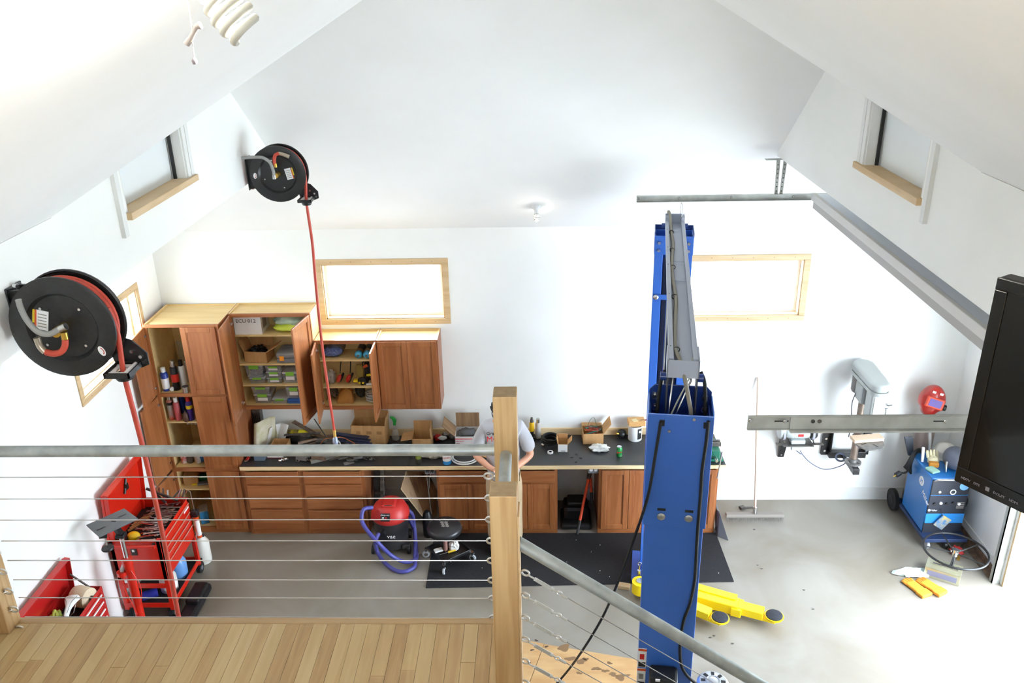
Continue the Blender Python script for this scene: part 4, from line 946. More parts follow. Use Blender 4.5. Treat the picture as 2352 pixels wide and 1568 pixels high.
mb.build('coil', RUBBER, t, smooth=60); MB().cyl(c + V((-.085, -.06, .02)), c + V((-.06, -.09, .02)), .018, n=12).build('connector', STEEL, t, smooth=40)
c = on(1264, 1040); t = thing('tape_roll', 'small roll of white tape on the worktop', 'tape', c); MB().lathe([(.032, 0), (.032, .018), (.02, .018), (.02, 0)], c, 22).build('roll', PAPER, t, smooth=40); MB().lathe([(.0205, .001), (.0205, .017), (.015, .017), (.015, .001)], c, 22).build('core', BLACK, t)
c = on(1293, 1038); bw = carton('small open carton with a white label beside the black cable coil', V((c.x, c.y + .055, WZ)), .11, .11, .1, R(-3), (('n', 3), ('e', 40), ('w', 10)), flapl=.075)
MB().box(-.053, -.0568, .002, .053, -.0554, .098).build('white_label', PAPER, bw, world=False); MB().box(-.02, -.0572, .01, .03, -.0567, .02).build('print', GRY_INK, bw, world=False)
c = on(1362, 1020); bw = carton('open brown box full of tangled wires', V((c.x, c.y + .1, WZ)), .235, .2, .135, R(2), (('e', 35), ('n', 70)), flapl=.15)
rs = random.Random(5); WM = [mat('wire_green', (50, 110, 90), .5), mat('wire_red', (180, 60, 40), .5), mat('wire_grey', (90, 88, 90), .5), mat('wire_orange', (210, 120, 50), .5)]
for k in range(10):
    p = [V((rs.uniform(-.09, .09), rs.uniform(-.07, .07), .1 + rs.uniform(0, .07))) for _ in range(5)]
    MB().tube(p, .0032, 5, smooth=5).build('wire', WM[k % 4], bw, world=False, smooth=60)
MB().tube([(-.06, .05, .12), (-.03, .06, .22), (.02, .06, .26), (.05, .04, .17), (.11, .02, .16), (.1, .0, .1)], .0025, 5, smooth=5).build('wire', WM[0], bw, world=False, smooth=60)
c = on(1377, 1036); t = thing('shop_rag', 'crumpled white and grey rag on the worktop', 'rag', c); MB().crumple(c + V((0, .03, .025)), (.1, .06, .04), .6, 2.4, 51, 28, 14, flat=WZ).build('cloth', CLOTH, t, smooth=60)
c = on(1422, 1047); t = thing('soda_can', 'green soda can with red lettering on the worktop', 'can', c)
MB().lathe([(.025, 0), (.033, .008), (.033, .105), (.027, .12)], c, 22).build('body', mat('green_soda', (36, 140, 66), .25, metal=.3, col2=(110, 180, 120), scale=26, lo=.55, hi=.6), t, smooth=50)
MB().lathe([(.0272, .119), (.0272, .123), (.024, .121)], c, 22).build('lid', STEEL, t, smooth=40)
text('Dew', .03, c + V((-.026, -.0338, .05)), (1, 0, .25), (-.25, 0, 1), RED_INK, t)
c = on(1428, 1006); t = thing('alternator', 'black round motor part on the worktop beside the paint can', 'motor part', c); MB().lathe([(.03, 0), (.05, .02), (.055, .05), (.045, .08), (.02, .09)], c + V((0, .03, 0)), 18).build('body', BLACKM, t, smooth=50); MB().cyl(c + V((-.04, 0, .06)), c + V((-.065, -.01, .07)), .012, n=12).build('terminal', BRASS, t, smooth=40)
c = on(1459, 1012); c = c + V((0, .05, 0)); t = thing('paint_can', 'white labelled gallon paint can with a box on top', 'paint can', c)
MB().lathe([(.078, 0), (.08, .004), (.08, .185), (.078, .19)], c, 28).build('body', mat('paint_label', (232, 230, 226), .5), t, smooth=40)
mb = MB(); n = 6
for i in range(n):
    a0, a1 = -PI / 2 + .25 + i * .13, -PI / 2 + .25 + (i + 1) * .13
    mb.add([c + V((.0806 * math.cos(a0), .0806 * math.sin(a0), .03)), c + V((.0806 * math.cos(a1), .0806 * math.sin(a1), .03)), c + V((.0806 * math.cos(a1), .0806 * math.sin(a1), .165)), c + V((.0806 * math.cos(a0), .0806 * math.sin(a0), .165))], [(0, 1, 2, 3)])
mb.build('black_print_panel', BLK_INK, t)
MB().lathe([(.081, .186), (.081, .194), (.07, .194), (.07, .19)], c, 28).build('rim', STEEL, t, smooth=40)
MB().cyl(c + V((.045, -.068, .13)), c + V((.048, -.08, .13)), .014, n=12).build('print_dot', WHT_INK, t)
c2 = c + V((.01, 0, .195)); t = thing('small_carton', 'flat tan carton lying on the paint can lid', 'box', c2); MB().cbox(c2 + V((0, 0, .028)), (.19, .13, .056), R(4)).build('walls', mat('tan_carton', (206, 156, 96), .7), t, bev=.002)
MB().cbox(c2 + V((-.02, -.02, .0575)), (.06, .07, .003), R(20)).build('tag', mat('tag_cream', (222, 202, 150), .6), t); MB().cbox(c2 + V((.1, .0, .05)), (.13, .012, .012), R(15)).build('pencil', mat('dark_red', (120, 30, 40), .5), t)
c = on(1492, 1000) + V((0, -.1, 0)); t = thing('red_pliers', 'red handled pliers half hidden by the blue lift column', 'pliers', V((c.x, c.y, WZ))); MB().ring(c + V((0, -.06, .14)), (1, .3, .2), .06, .008, 14, 8, 0, PI).build('handle', mat('red_body', (180, 40, 40), .4), t, smooth=60); MB().cbox(c + V((0, .0, .02)), (.05, .08, .03)).build('jaw', DSTEEL, t, bev=.006)
for k, (px, py) in enumerate(((1313, 1050), (1325, 1043), (1334, 1052), (1322, 1061))):
    c = on(px, py); o = MB().crumple(c + V((0, 0, .003)), (.018, .012, .005), .6, 3, 60 + k, 10, 6, flat=WZ).build('metal_shaving', BLACK); tag(o, 'tiny dark scrap bit on the bare worktop', 'scrap', 'dark bits on the worktop')
# vise at the end
c = V((1.93, 8.33, WZ)); t = thing('bench_vise', 'green bench vise bolted to the worktop end', 'vise', c)
VG = mat('vise_green', (26, 100, 76), .4)
MB().cbox(c + V((0, 0, .015)), (.2, .24, .03)).build('base', VG, t, bev=.008)
MB().cbox(c + V((0, .03, .09)), (.11, .2, .13)).build('body', VG, t, bev=.012)
MB().cbox(c + V((0, -.1, .11)), (.1, .1, .1)).build('sliding_jaw', VG, t, bev=.01)
MB().cbox(c + V((0, -.045, .18)), (.15, .03, .045)).cbox(c + V((0, .01, .18)), (.15, .03, .045)).build('jaws', DSTEEL, t, bev=.004)
MB().cyl(c + V((0, -.15, .08)), c + V((0, -.24, .08)), .016, n=14).build('screw', STEEL, t, smooth=40)
MB().cyl(c + V((.05, -.235, .2)), c + V((.02, -.235, -.14)), .008, n=10).build('handle_bar', STEEL, t, smooth=40)
# outlets under the worktop
for lab, px, xc in (('double power outlet box under the worktop edge, empty sockets', 1364, .60), ('double power outlet box under the worktop with two black plugs', 987, -1.225)):
    t = thing('power_outlet', lab, 'outlet', (xc, 8.2, .82))
    MB().box(xc - .058, 8.19, .785, xc + .058, 8.235, .873).build('box', GREYP, t, bev=.003)
    for s in (-1, 1):
        if px == 1364: MB().cyl((xc + s * .026, 8.186, .83), (xc + s * .026, 8.191, .83), .019, n=16).build('socket', WHITEP, t)
        else:
            MB().cyl((xc + s * .026, 8.165, .83), (xc + s * .026, 8.191, .83), .018, n=14).build('plug', BLACK, t, smooth=40)
    if px != 1364: MB().tube([(xc - .026, 8.166, .826), (xc - .03, 8.15, .75), (xc - .03, 8.19, .6), (xc - .02, 8.2, .3), (xc + .0, 8.2, .02)], .004, 6, smooth=6).tube([(xc + .026, 8.166, .826), (xc + .0, 8.15, .77), (xc - .02, 8.19, .6)], .004, 6, smooth=6).build('cord', GREYP, t, smooth=60)
# ------------------------------------------------------------------ floor things in front of the cabinets
o = MB().prism([(-1.205, 7.206, .0), (2.03, 7.31, .0), (2.005, 8.16, .0), (-1.215, 8.16, .0)], (0, 0, .011)).build('floor_mat', mat('black_mat', (22, 22, 25), .85, col2=(30, 30, 33), scale=60, bump=.15), bev=.004)
tag(o, 'long black rubber floor mat in front of the base cabinets', 'mat')
rs = random.Random(9)
for k in range(16):
    c = V((rs.uniform(-1.1, 1.9), rs.uniform(7.35, 8.1), .0125)); o = MB().cbox(c, (rs.uniform(.006, .016), rs.uniform(.004, .008), .002), rs.uniform(0, 3)).build('lint_speck', PAPER); tag(o, 'tiny pale lint speck on the black floor mat', 'speck', 'specks on the floor mat')
# plywood sheets with stains
def stain(c, r, seed):
    n = 22; q = random.Random(seed); ph = [q.uniform(0, 6.28) for _ in range(4)]
    pts = []
    for i in range(n):
        a = 2 * PI * i / n; k = 1 + .25 * math.sin(2 * a + ph[0]) + .16 * math.sin(3 * a + ph[1]) + .1 * math.sin(5 * a + ph[2])
        pts.append((c.x + r * 1.25 * k * math.cos(a), c.y + r * .8 * k * math.sin(a), .01205))
    return MB().prism(pts, (0, 0, .0005))
PLY = mat('stained_plywood', (184, 142, 92), .6, col2=(204, 168, 118), scale=2.2, stretch=(1, 3, 1), detail=6)
t = thing('plywood_sheet', 'stained plywood sheet on the floor under the black hose', 'plywood', (.5, 5.7, 0))
MB().prism([(.035, 6.385, .0), (.98, 6.17, .0), (.72, 5.0, .0), (-.36, 5.0, .0)], (0, 0, .012)).build('sheet', PLY, t)
for k in range(11):
    px, py = ((1295, 1487), (1310, 1512), (1335, 1518), (1370, 1535), (1390, 1540), (1408, 1548), (1425, 1555), (1345, 1512), (1440, 1550), (1330, 1545), (1400, 1522))[k]
    c = G(px, py, Z=.013); rr_ = (.05, .035, .04, .03, .025, .03, .04, .02, .02, .02, .02)[k]
    stain(c, rr_, k).build('oil_stain', mat('oil_stain', (128, 98, 66), .4), t)
t = thing('plywood_sheet', 'stained plywood sheet on the floor beside the newel post', 'plywood', (-.3, 5.8, 0))
MB().prism([(.03, 6.39, .0), (-.365, 5.0, .0), (-1.2, 5.2, .0), (-.8, 6.62, .0)], (0, 0, .012)).build('sheet', PLY, t)
for k, (px, py) in enumerate(((1232, 1470), (1255, 1484), (1222, 1492), (1215, 1520))):
    c = G(px, py, Z=.013); stain(c, .014, k + 30).build('oil_stain', mat('oil_stain_dark', (70, 56, 42), .5), t)
c = G(1434, 1352, Z=0); o = MB().cbox(c + V((0, .02, .02)), (.12, .07, .038), R(-14)).build('wood_block', PINEX, bev=.003); tag(o, 'small pine wood block on the floor beside the floor mat', 'wood block')
# shop vacuum
c = V((-1.655, 7.93, 0)); t = thing('shop_vacuum', 'red and black shop vacuum with a purple hose on the floor', 'vacuum', c)
VB = mat('vac_black', (44, 43, 45), .5, col2=(58, 56, 56), scale=6); VR = mat('vac_red', (190, 44, 40), .42); HOSE = mat('purple_hose', (74, 74, 150), .45)
MB().lathe([(.165, .06), (.175, .08), (.195, .38), (.2, .41), (.2, .43)], c, 28).build('drum', VB, t, smooth=40)
hd = MB().lathe([(.202, .415), (.213, .44), (.21, .475), (.175, .55), (.145, .58), (.1, .592)], c, 28).build('motor_head', VR, t, smooth=45)
MB().cbox(c + V((0, -.02, .59)), (.16, .18, .05)).build('handle_hump', VR, hd, bev=.02)
MB().cbox(c + V((0, -.085, .598)), (.1, .045, .03)).build('handle_hole', BLACK, hd, bev=.012)
pl = MB().cbox(c + V((-.02, -.192, .52)), (.1, .008, .085), rot=Matrix.Rotation(R(-26), 3, 'X')).build('label_plate', BLACK, hd)
text('shop-vac', .028, c + V((-.071, -.19, .538)), (1, 0, 0), (0, .44, .9), WHT_INK, hd)
for k in range(4):
    MB().cbox(c + V((-.045 + .03 * (k % 2), -.2 - .008 * (k // 2), .52 - .017 * (k // 2))), (.022, .006, .012), rot=Matrix.Rotation(R(-26), 3, 'X')).build('label_icon', RED_INK if k % 2 else WHT_INK, hd)
text('vac', .07, c + V((-.02, -.196, .25)), (1, 0, 0), (0, -.06, 1), WHT_INK, t, depth=.004)
for s in (-1, 1):
    MB().cbox(c + V((s * .19, -.06, .425)), (.03, .04, .05)).build('latch', VR, t, bev=.005)
MB().cyl(c + V((-.05, -.17, .33)), c + V((-.06, -.23, .32)), .032, n=16).build('inlet', BLACK, t, smooth=40)
for x, y in ((-.2, -.13), (.2, -.13), (-.17, .17), (.17, .17)):
    MB().cyl(c + V((x - .015, y, .05)), c + V((x + .015, y, .05)), .05, n=16).build('caster', BLACK, t, smooth=40)
    MB().cbox(c + V((x * .85, y * .85, .09)), (.09, .07, .06)).build('caster_mount', VB, t, bev=.012)
hp = [G(855, 1165, Y=7.8), G(835, 1170, Y=7.72), G(831, 1195, Y=7.65), G(845, 1220, Y=7.58), G(870, 1248, Y=7.5), G(900, 1276, Z=.15), G(930, 1290, Z=.06), G(955, 1284, Z=.05), G(956, 1262, Z=.05), G(953, 1225, Z=.08), G(945, 1200, Z=.3), G(930, 1180, Y=8.05)]
MB().tube(hp, .022, 10, smooth=6).build('hose', HOSE, t, smooth=60)
hp = [G(870, 1225, Y=7.68), G(863, 1240, Y=7.62), G(865, 1262, Z=.12), G(880, 1288, Z=.04), G(905, 1308, Z=.03), G(930, 1312, Z=.03), G(952, 1300, Z=.03), G(953, 1278, Z=.05), G(954, 1240, Z=.12), G(951, 1205, Y=8.0), G(946, 1180, Y=8.0), G(930, 1165, Y=8.0)]
MB().tube(hp, .022, 10, smooth=6).build('hose', HOSE, t, smooth=60)
t = thing('fluid_jug', 'dark jug on the floor behind the shop vacuum', 'jug', (-1.28, 8.13, 0)); MB().lathe([(.05, 0), (.058, .02), (.058, .25), (.045, .3), (.03, .33)], (-1.28, 8.13, 0), 18).build('body', BLACK, t, smooth=50)
# leaning boards in the knee space
t = thing('plywood_offcut', 'dark-stained wood panel leaning in the knee space under the worktop', 'wood panel', (-1.3, 8.5, 0))
p = [G(934, 1082, Y=8.45), G(981, 1084, Y=8.72), G(1002, 1128, Y=8.70), G(1002, 1195, Y=8.5), G(981, 1198, Y=8.3), G(922, 1122, Y=8.33)]
p = [V((min(q.x, -1.165), q.y, max(q.z, .012))) for q in p]
MB().prism(p, (.008, .014, .0)).build('panel', mat('grainy_panel', (190, 156, 114), .55, col2=(84, 60, 42), scale=2.6, stretch=(1.2, 1.2, .6), dist=2.2, lo=.52, hi=.75), t)
MB().tube([p[0] + V((-.004, -.008, 0)), p[5] + V((-.004, -.008, 0)), p[4] + V((0, -.008, .0))], .006, 6).build('pale_edge', EDGE, t)
t = thing('bike_fork', 'dark metal frame piece leaning beside the four drawer base', 'metal frame', (-1.88, 8.4, 0))
MB().beam((-1.905, 8.3, .02), (-1.885, 8.62, .85), .08, .03).build('upright', BLACKM, t, bev=.006); MB().beam((-1.82, 8.25, .02), (-1.84, 8.6, .8), .05, .02).build('upright', DSTEEL, t, bev=.004); MB().beam((-1.91, 8.42, .4), (-1.81, 8.40, .4), .03, .03).build('crossbar', DSTEEL, t)
# wheeled stool
c = V((-1.0, 7.70, 0)); t = thing('mechanics_stool', 'round black mechanics stool on casters with a parts tray', 'stool', c)
sc = V((-1.03, 7.67, 0))
seat = MB().lathe([(.10, .385), (.17, .39), (.185, .405), (.19, .43), (.182, .455), (.16, .466), (.02, .47)], sc, 32).build('seat', mat('black_vinyl', (38, 39, 42), .35), t, smooth=60)
for k in range(3):
    for j in range(2):
        MB().cbox(sc + V((-.03 + j * .045 + k * .01, .05 - k * .035, .4705)), (.036, .026, .0015), R(-16)).build('seat_print', GRY_INK, seat)
MB().ring(sc + V((-.01, .06, .4705)), (0, 0, 1), .05, .002, 24, 4, .3, 2.9).build('seat_print', GRY_INK, seat)
MB().lathe([(.188, .40), (.1885, .41)], sc, 32).build('seat_rim', BLACK, seat, smooth=40)
MB().cyl(sc + V((0, 0, .14)), sc + V((0, 0, .39)), .022, n=16).build('gas_lift', mat('pink_grey', (150, 110, 100), .4), t, smooth=40)
m45 = R(38)
q = .175
tray = MB(); tray.M = Matrix.Translation(c) @ Matrix.Rotation(m45, 4, 'Z')
tray.box(-q, -q, .118, q, q, .124).box(-q, -q, .118, -q + .006, q, .15).box(q - .006, -q, .118, q, q, .15).box(-q, -q, .118, q, -q + .006, .15).box(-q, q - .006, .118, q, q, .15)
tray.build('tray', BLACKM, t, bev=.003)
for k, a in enumerate((45, 135, 225, 315)):
    d = Matrix.Rotation(m45, 3, 'Z') @ V((math.cos(R(a)), math.sin(R(a)), 0)) * .262
    w_ = c + d; ax = V((math.cos(k * 1.3 + .4), math.sin(k * 1.3 + .4), 0))
    cs = MB().cyl(w_ + V((0, 0, .07)), w_ + V((0, 0, .12)), .012, n=10); cs.beam(c + d * .8 + V((0, 0, .118)), c + d * 1.03 + V((0, 0, .118)), .04, .008)
    cs.build('caster_stem', STEEL, t, smooth=40)
    MB().lathe([(.036, -.011), (.04, -.008), (.04, .008), (.036, .011)], w_ + V((0, 0, .042)), 20, ax).build('caster_wheel', mat('grey_tyre', (176, 180, 184), .4), t, smooth=40)
    MB().cyl(w_ + V((0, 0, .042)) - ax * .014, w_ + V((0, 0, .042)) + ax * .014, .022, n=14).build('caster_hub', STEEL, t, smooth=40)
cc = c + V((.06, .0, .125)); t = thing('plastic_wrapper', 'white crumpled wrapper on the stool tray', 'wrapper', cc); MB().crumple(cc + V((0, 0, .045)), (.05, .05, .055), .6, 3, 71, flat=.1255).build('body', PAPER, t, smooth=30)
cc = c + V((-.13, -.05, .127)); t = thing('dust_mask', 'white folded dust mask on the stool tray', 'mask', cc); MB().cbox(cc + V((0.02, 0.02, .013)), (.1, .07, .02), R(25)).build('body', PAPER, t, bev=.01)
cc = c + V((-.0, -.1, .13)); t = thing('screwdriver', 'screwdriver with a yellow translucent handle on the stool tray', 'screwdriver', cc); MB().cyl(cc + V((.0, .03, .014)), cc + V((.08, .07, .014)), .013, n=12).build('handle', mat('amber', (206, 170, 40), .3), t, smooth=40); MB().cyl(cc + V((-.09, -.015, .012)), cc + V((.0, .03, .014)), .004, n=8).build('blade', STEEL, t)
# bolt cutters and black case in the right knee space
a, b = V((.425, 8.135, .012)), V((.60, 8.56, .66))
t = thing('bolt_cutter', 'orange handled bolt cutter leaning in the knee space under the outlet', 'bolt cutter', (.5, 8.3, 0))
ORH = mat('orange_handle', (222, 70, 26), .4)
m_ = a + (b - a) * .52
MB().cyl(a, a + (b - a) * .2, .017, n=12).build('grip', BLACK, t, smooth=40); MB().cyl(a + (b - a) * .2, a + (b - a) * .8, .0165, n=12).build('handle', ORH, t, smooth=40)
e = V((.60, 8.40, .25)); MB().cyl(e, e + (b - e) * .3, .016, n=12).build('grip', BLACK, t, smooth=40); MB().cyl(e + (b - e) * .3, a + (b - a) * .82 + V((.02, 0, 0)), .0155, n=12).build('handle', ORH, t, smooth=40)
hh = a + (b - a) * .8; MB().beam(hh, b + V((0, 0, 0)), .05, .022).beam(b, b + V((.02, .05, .10)), .034, .02).build('cutter_head', mat('dark_bronze', (60, 48, 40), .45, metal=.5), t, bev=.005)
for k in range(3): p = hh + (b - hh) * (.2 + .35 * k) + V((0, -.015, 0)); MB().cyl(p, p + V((0, -.014, 0)), .01, n=10).build('bolt', DSTEEL, t)
t = thing('black_tool_case', 'black moulded tool case on the floor behind the bolt cutter', 'case', (.42, 8.45, 0))
MB().cbox((.42, 8.46, .12), (.30, .26, .24)).build('shell', BLACK, t, bev=.05); MB().cbox((.42, 8.45, .26), (.2, .18, .06)).build('lid', BLACK, t, bev=.02); MB().cbox((.42, 8.4, .04), (.36, .36, .08)).build('base', BLACK, t, bev=.03)
# broom and dust pan
t = thing('push_broom', 'wide push broom with a pale wooden handle leaning against the wall', 'broom', (2.49, 8.42, 0))
MB().box(2.165, 8.385, .055, 2.83, 8.45, .095).build('head', mat('grey_wood', (140, 132, 124), .7), t, bev=.006)
br = MB(); rs = random.Random(2)
for k in range(150):
    x = 2.17 + k / 150 * .655
    for y in (8.385, 8.41, 8.435): br.add([(x, y, .056), (x + .003, y, .056), (x + rs.uniform(-.01, .01), y - rs.uniform(0, .03), .002), ], [(0, 1, 2)])
br.build('bristles', mat('bristle', (120, 114, 106), .9, col2=(80, 76, 72), scale=60), t)['kind'] = 'stuff'
MB().cyl((2.497, 8.42, .09), (2.497, 8.43, .17), .022, n=12).build('ferrule', STEEL, t, smooth=40)
MB().cyl((2.497, 8.425, .15), (2.49, 8.83, 1.645), .0135, n=12).build('handle', mat('broom_handle', (206, 182, 160), .5), t, smooth=40)
t = thing('dust_pan', 'grey ribbed dust pan leaning against the end cabinet', 'dust pan', (2.02, 8.25, 0))
MB().prism([(2.0, 8.2, .30), (2.015, 8.1, .0), (2.12, 8.02, .0), (2.02, 8.12, .3)], (.0, .16, .0)).build('pan', GREYP, t, bev=.004)
for k in range(6): MB().cbox((2.018 + k * .012, 8.15 - k * .011, .30 - k * .045), (.02, .012, .018), R(-35)).build('rib', GREYP, t)
t = thing('small_clamp', 'dark small clamp lying on the floor beneath the broom', 'clamp', G(1712, 1168, Z=0)); c = G(1712, 1168, Z=0); MB().beam(c + V((-.05, 0, .012)), c + V((.14, .02, .012)), .02, .016).cbox(c + V((-.04, .0, .02)), (.06, .05, .03), .4).build('body', DSTEEL, t, bev=.004)
rs = random.Random(21)
for k, (px, py) in enumerate(((1733, 1216), (1740, 1298), (1750, 1306), (1632, 1464), (1640, 1460), (1682, 1478), (1846, 1355), (1868, 1399))):
    c = G(px, py, Z=.0); o = MB().crumple(c + V((0, 0, .004)), (.013, .007, .004), .5, 3, 80 + k, 10, 6, flat=.0005).build('floor_debris', DSTEEL); tag(o, 'tiny dark debris crumb on the bare concrete floor', 'debris', 'crumbs on the concrete')
# bench grinder on a wall bracket
c = G(1832, 993, Y=8.52); t = thing('bench_grinder', 'grey bench grinder mounted on a black wall bracket', 'grinder', V((c.x, 8.55, .78)))
GC = mat('grinder_grey', (176, 182, 180), .4)
MB().lathe([(.05, -.13), (.062, -.11), (.068, -.06), (.068, .06), (.062, .11), (.05, .13)], c, 24, (1, 0, 0)).build('motor', GC, t, smooth=45)
MB().cbox(c + V((0.02, -.069, .0)), (.06, .004, .03)).build('label', RED_INK, t)
MB().cyl(c + V((-.2, 0, 0)), c + V((.2, 0, 0)), .02, n=12).build('shaft', STEEL, t, smooth=40)
for s in (-1, 1):
    MB().cyl(c + V((s * .15, 0, 0)), c + V((s * .175, 0, 0)), .085, n=24).build('wheel', mat('grey_stone', (150, 150, 156), .8), t, smooth=40)
    MB().lathe([(.095, -.03), (.1, -.02), (.1, .02), (.095, .03)], c + V((s * .175, .025, .02)), 24, (1, 0, 0)).build('guard', GC if s < 0 else BLACKM, t, smooth=40)
    MB().box(c.x + s * .2 - .06, c.y - .14, c.z - .085, c.x + s * .2 + .06, c.y - .09, c.z - .08).build('tool_rest', DSTEEL, t); MB().beam(c + V((s * .16, -.1, -.08)), c + V((s * .16, 0, -.03)), .012, .012).build('rest_arm', DSTEEL, t)
MB().cbox(c + V((0, 0, -.09)), (.16, .14, .05)).build('base', GC, t, bev=.01)
MB().cbox(c + V((0, .02, -.125)), (.34, .24, .012)).build('mount_plate', DSTEEL, t, bev=.002)
MB().cbox(c + V((-.0, -.06, -.16)), (.14, .04, .06)).build('switch_box', GC, t, bev=.006)
MB().prism([(c.x - .09, 8.70, c.z - .13), (c.x - .09, 8.845, c.z - .13), (c.x - .09, 8.845, .60), (c.x - .09, 8.83, .60)], (.07, 0, 0)).build('wall_bracket', BLACKM, t, bev=.004)
MB().box(c.x - .05, c.y + .1, c.z - .13, c.x + .05, 8.845, c.z - .1).build('bracket_arm', BLACKM, t)
MB().cyl((c.x - .055, 8.83, .64), (c.x - .055, 8.815, .64), .009, n=10).build('bolt', STEEL, t)
pp = [G(1836, 1030, Y=8.6), G(1843, 1043, Y=8.7), G(1860, 1061, Y=8.7), G(1884, 1075, Y=8.7), G(1905, 1077, Y=8.65), G(1930, 1070, Y=8.6), G(1945, 1061, Y=8.55)]
MB().tube(pp, .006, 8, smooth=6).build('power_cord', mat('slate_cord', (96, 104, 124), .5), t, smooth=60)
pp = [G(1826, 1032, Y=8.7), G(1840, 1043, Y=8.72)] ; MB().tube(pp, .006, 8).cyl(pp[0], pp[0] + V((-.03, 0, .03)), .014, n=10).build('plug', mat('slate_cord', (96, 104, 124), .5), t)
# drill press on a black wall frame
t = thing('drill_press', 'grey drill press on a pipe column fixed to a black wall frame', 'drill press', (3.56, 8.5, .7))
CX, CYy = 3.565, 8.5
MB().box(3.31, 8.81, .64, 3.40, 8.845, 1.10).box(3.39, 8.74, .64, 3.40, 8.845, 1.10).build('wall_angle', BLACKM, t, bev=.003)
MB().box(3.78, 8.81, .64, 3.86, 8.845, 1.10).box(3.78, 8.74, .64, 3.79, 8.845, 1.10).build('wall_angle', BLACKM, t, bev=.003)
MB().box(3.38, 8.73, .64, 3.80, 8.80, .72).build('cross_tube', BLACKM, t, bev=.004)
for z in (.70, .86, 1.0):
    for x in (3.345, 3.83): MB().cyl((x, 8.81, z), (x, 8.80, z), .014, n=10).build('bolt', STEEL, t)
MB().box(CX - .035, 8.36, .645, CX + .035, 8.80, .715).build('arm_tube', BLACKM, t, bev=.004)
MB().ring((CX - .1, 8.62, .72), (.5, 1, 0), .05, .012, 18, 8).build('ring_bracket', mat('slate_cord', (96, 104, 124), .5), t, smooth=50)
MB().lathe([(.09, 0), (.09, .02), (.05, .024), (.048, .06)], (CX, CYy, .72), 24).build('flange', IRON, t, smooth=40)
for k in range(4): a = k * PI / 2 + .6; MB().cyl((CX + .07 * math.cos(a), CYy + .07 * math.sin(a), .74), (CX + .07 * math.cos(a), CYy + .07 * math.sin(a), .752), .012, n=8).build('bolt', STEEL, t)
MB().cyl((CX, CYy, .72), (CX, CYy, 1.75), .039, n=22).build('column', mat('brown_pipe', (136, 120, 108), .4, metal=.5, col2=(156, 140, 126), scale=8), t, smooth=40)
tb = V((CX + .06, 8.30, 1.10))
MB().lathe([(.13, -.028), (.155, -.02), (.157, 0), (.15, .003)], tb, 30).build('table', IRON, t, smooth=40)
for k in range(4):
    a = k * PI / 2 + .5; MB().beam(tb + V((.05 * math.cos(a), .05 * math.sin(a), .0035)), tb + V((.12 * math.cos(a), .12 * math.sin(a), .0035)), .012, .001).build('slot', BLACK, t)
MB().cbox((CX, 8.42, 1.06), (.1, .2, .06)).build('table_bracket', IRON, t, bev=.01); MB().cyl(tb + V((.07, .0, -.03)), tb + V((.07, 0, -.1)), .01, n=8).build('lock_pin', STEEL, t)
HG = mat('press_grey', (158, 162, 158), .38, coat=.2)
# belt cover: long rounded hood
mb = MB(); n = 14; prof = []
for i in range(n + 1): a = PI + PI * i / n; prof.append((.10 * math.cos(a), 8.20 + .10 * math.sin(a)))
for i in range(n + 1): a = PI * i / n; prof.append((.12 * math.cos(a), 8.68 + .12 * math.sin(a)))
HX = CX + .03
mb.prism([(HX + x, y, 1.79) for x, y in prof], (0, 0, .10)); mb.build('belt_cover', HG, t, bev=.03, smooth=40, seg=4)
MB().prism([(HX + x * .97, 8.44 + (y - 8.44) * .985, 1.75) for x, y in prof], (0, 0, .04)).build('cover_base', HG, t, smooth=40)
MB().cbox((HX, 8.24, 1.60), (.16, .2, .32)).build('head', HG, t, bev=.03)
MB().box(HX - .055, 8.134, 1.5, HX + .055, 8.139, 1.72).build('head_plate', WHITEP, t)
MB().cyl((HX, 8.24, 1.32), (HX, 8.24, 1.45), .03, n=16).build('quill', STEEL, t, smooth=40); MB().cyl((HX, 8.24, 1.25), (HX, 8.24, 1.33), .022, n=14).build('chuck', DSTEEL, t, smooth=40)
MB().cyl((HX + .08, 8.24, 1.58), (HX + .13, 8.24, 1.58), .03, n=14).build('feed_hub', STEEL, t, smooth=40)
for k in range(3): a = k * 2 * PI / 3 + .5; MB().cyl((HX + .12, 8.24, 1.58), (HX + .13, 8.24 + .16 * math.cos(a), 1.58 + .16 * math.sin(a)), .007, n=8).build('feed_lever', STEEL, t)
MB().lathe([(.07, 0), (.08, .02), (.08, .18), (.06, .2)], (HX - .03, 8.66, 1.55), 20).build('motor', mat('press_motor', (120, 116, 112), .45), t, smooth=40)
MB().cbox((CX, 8.5, 1.62), (.13, .22, .22)).build('head_casting', HG, t, bev=.03)
MB().cyl((HX + .1, 8.32, 1.80), (HX + .135, 8.32, 1.80), .02, n=12).build('knob', BLACK, t, smooth=40)
MB().tube([(CX - .06, 8.55, 1.6), (CX - .09, 8.55, 1.45), (CX - .06, 8.56, 1.2), (CX - .05, 8.6, 1.0)], .006, 6, smooth=5).build('cord', GREYP, t, smooth=60)
c = tb + V((-.03, .05, .004)); o = MB().cbox(c + V((.02, 0, .02)), (.34, .12, .035), R(8)).build('wood_plank', mat('pale_plank', (222, 194, 164), .6), bev=.003); tag(o, 'pale wood plank lying on the drill press table', 'wood plank')
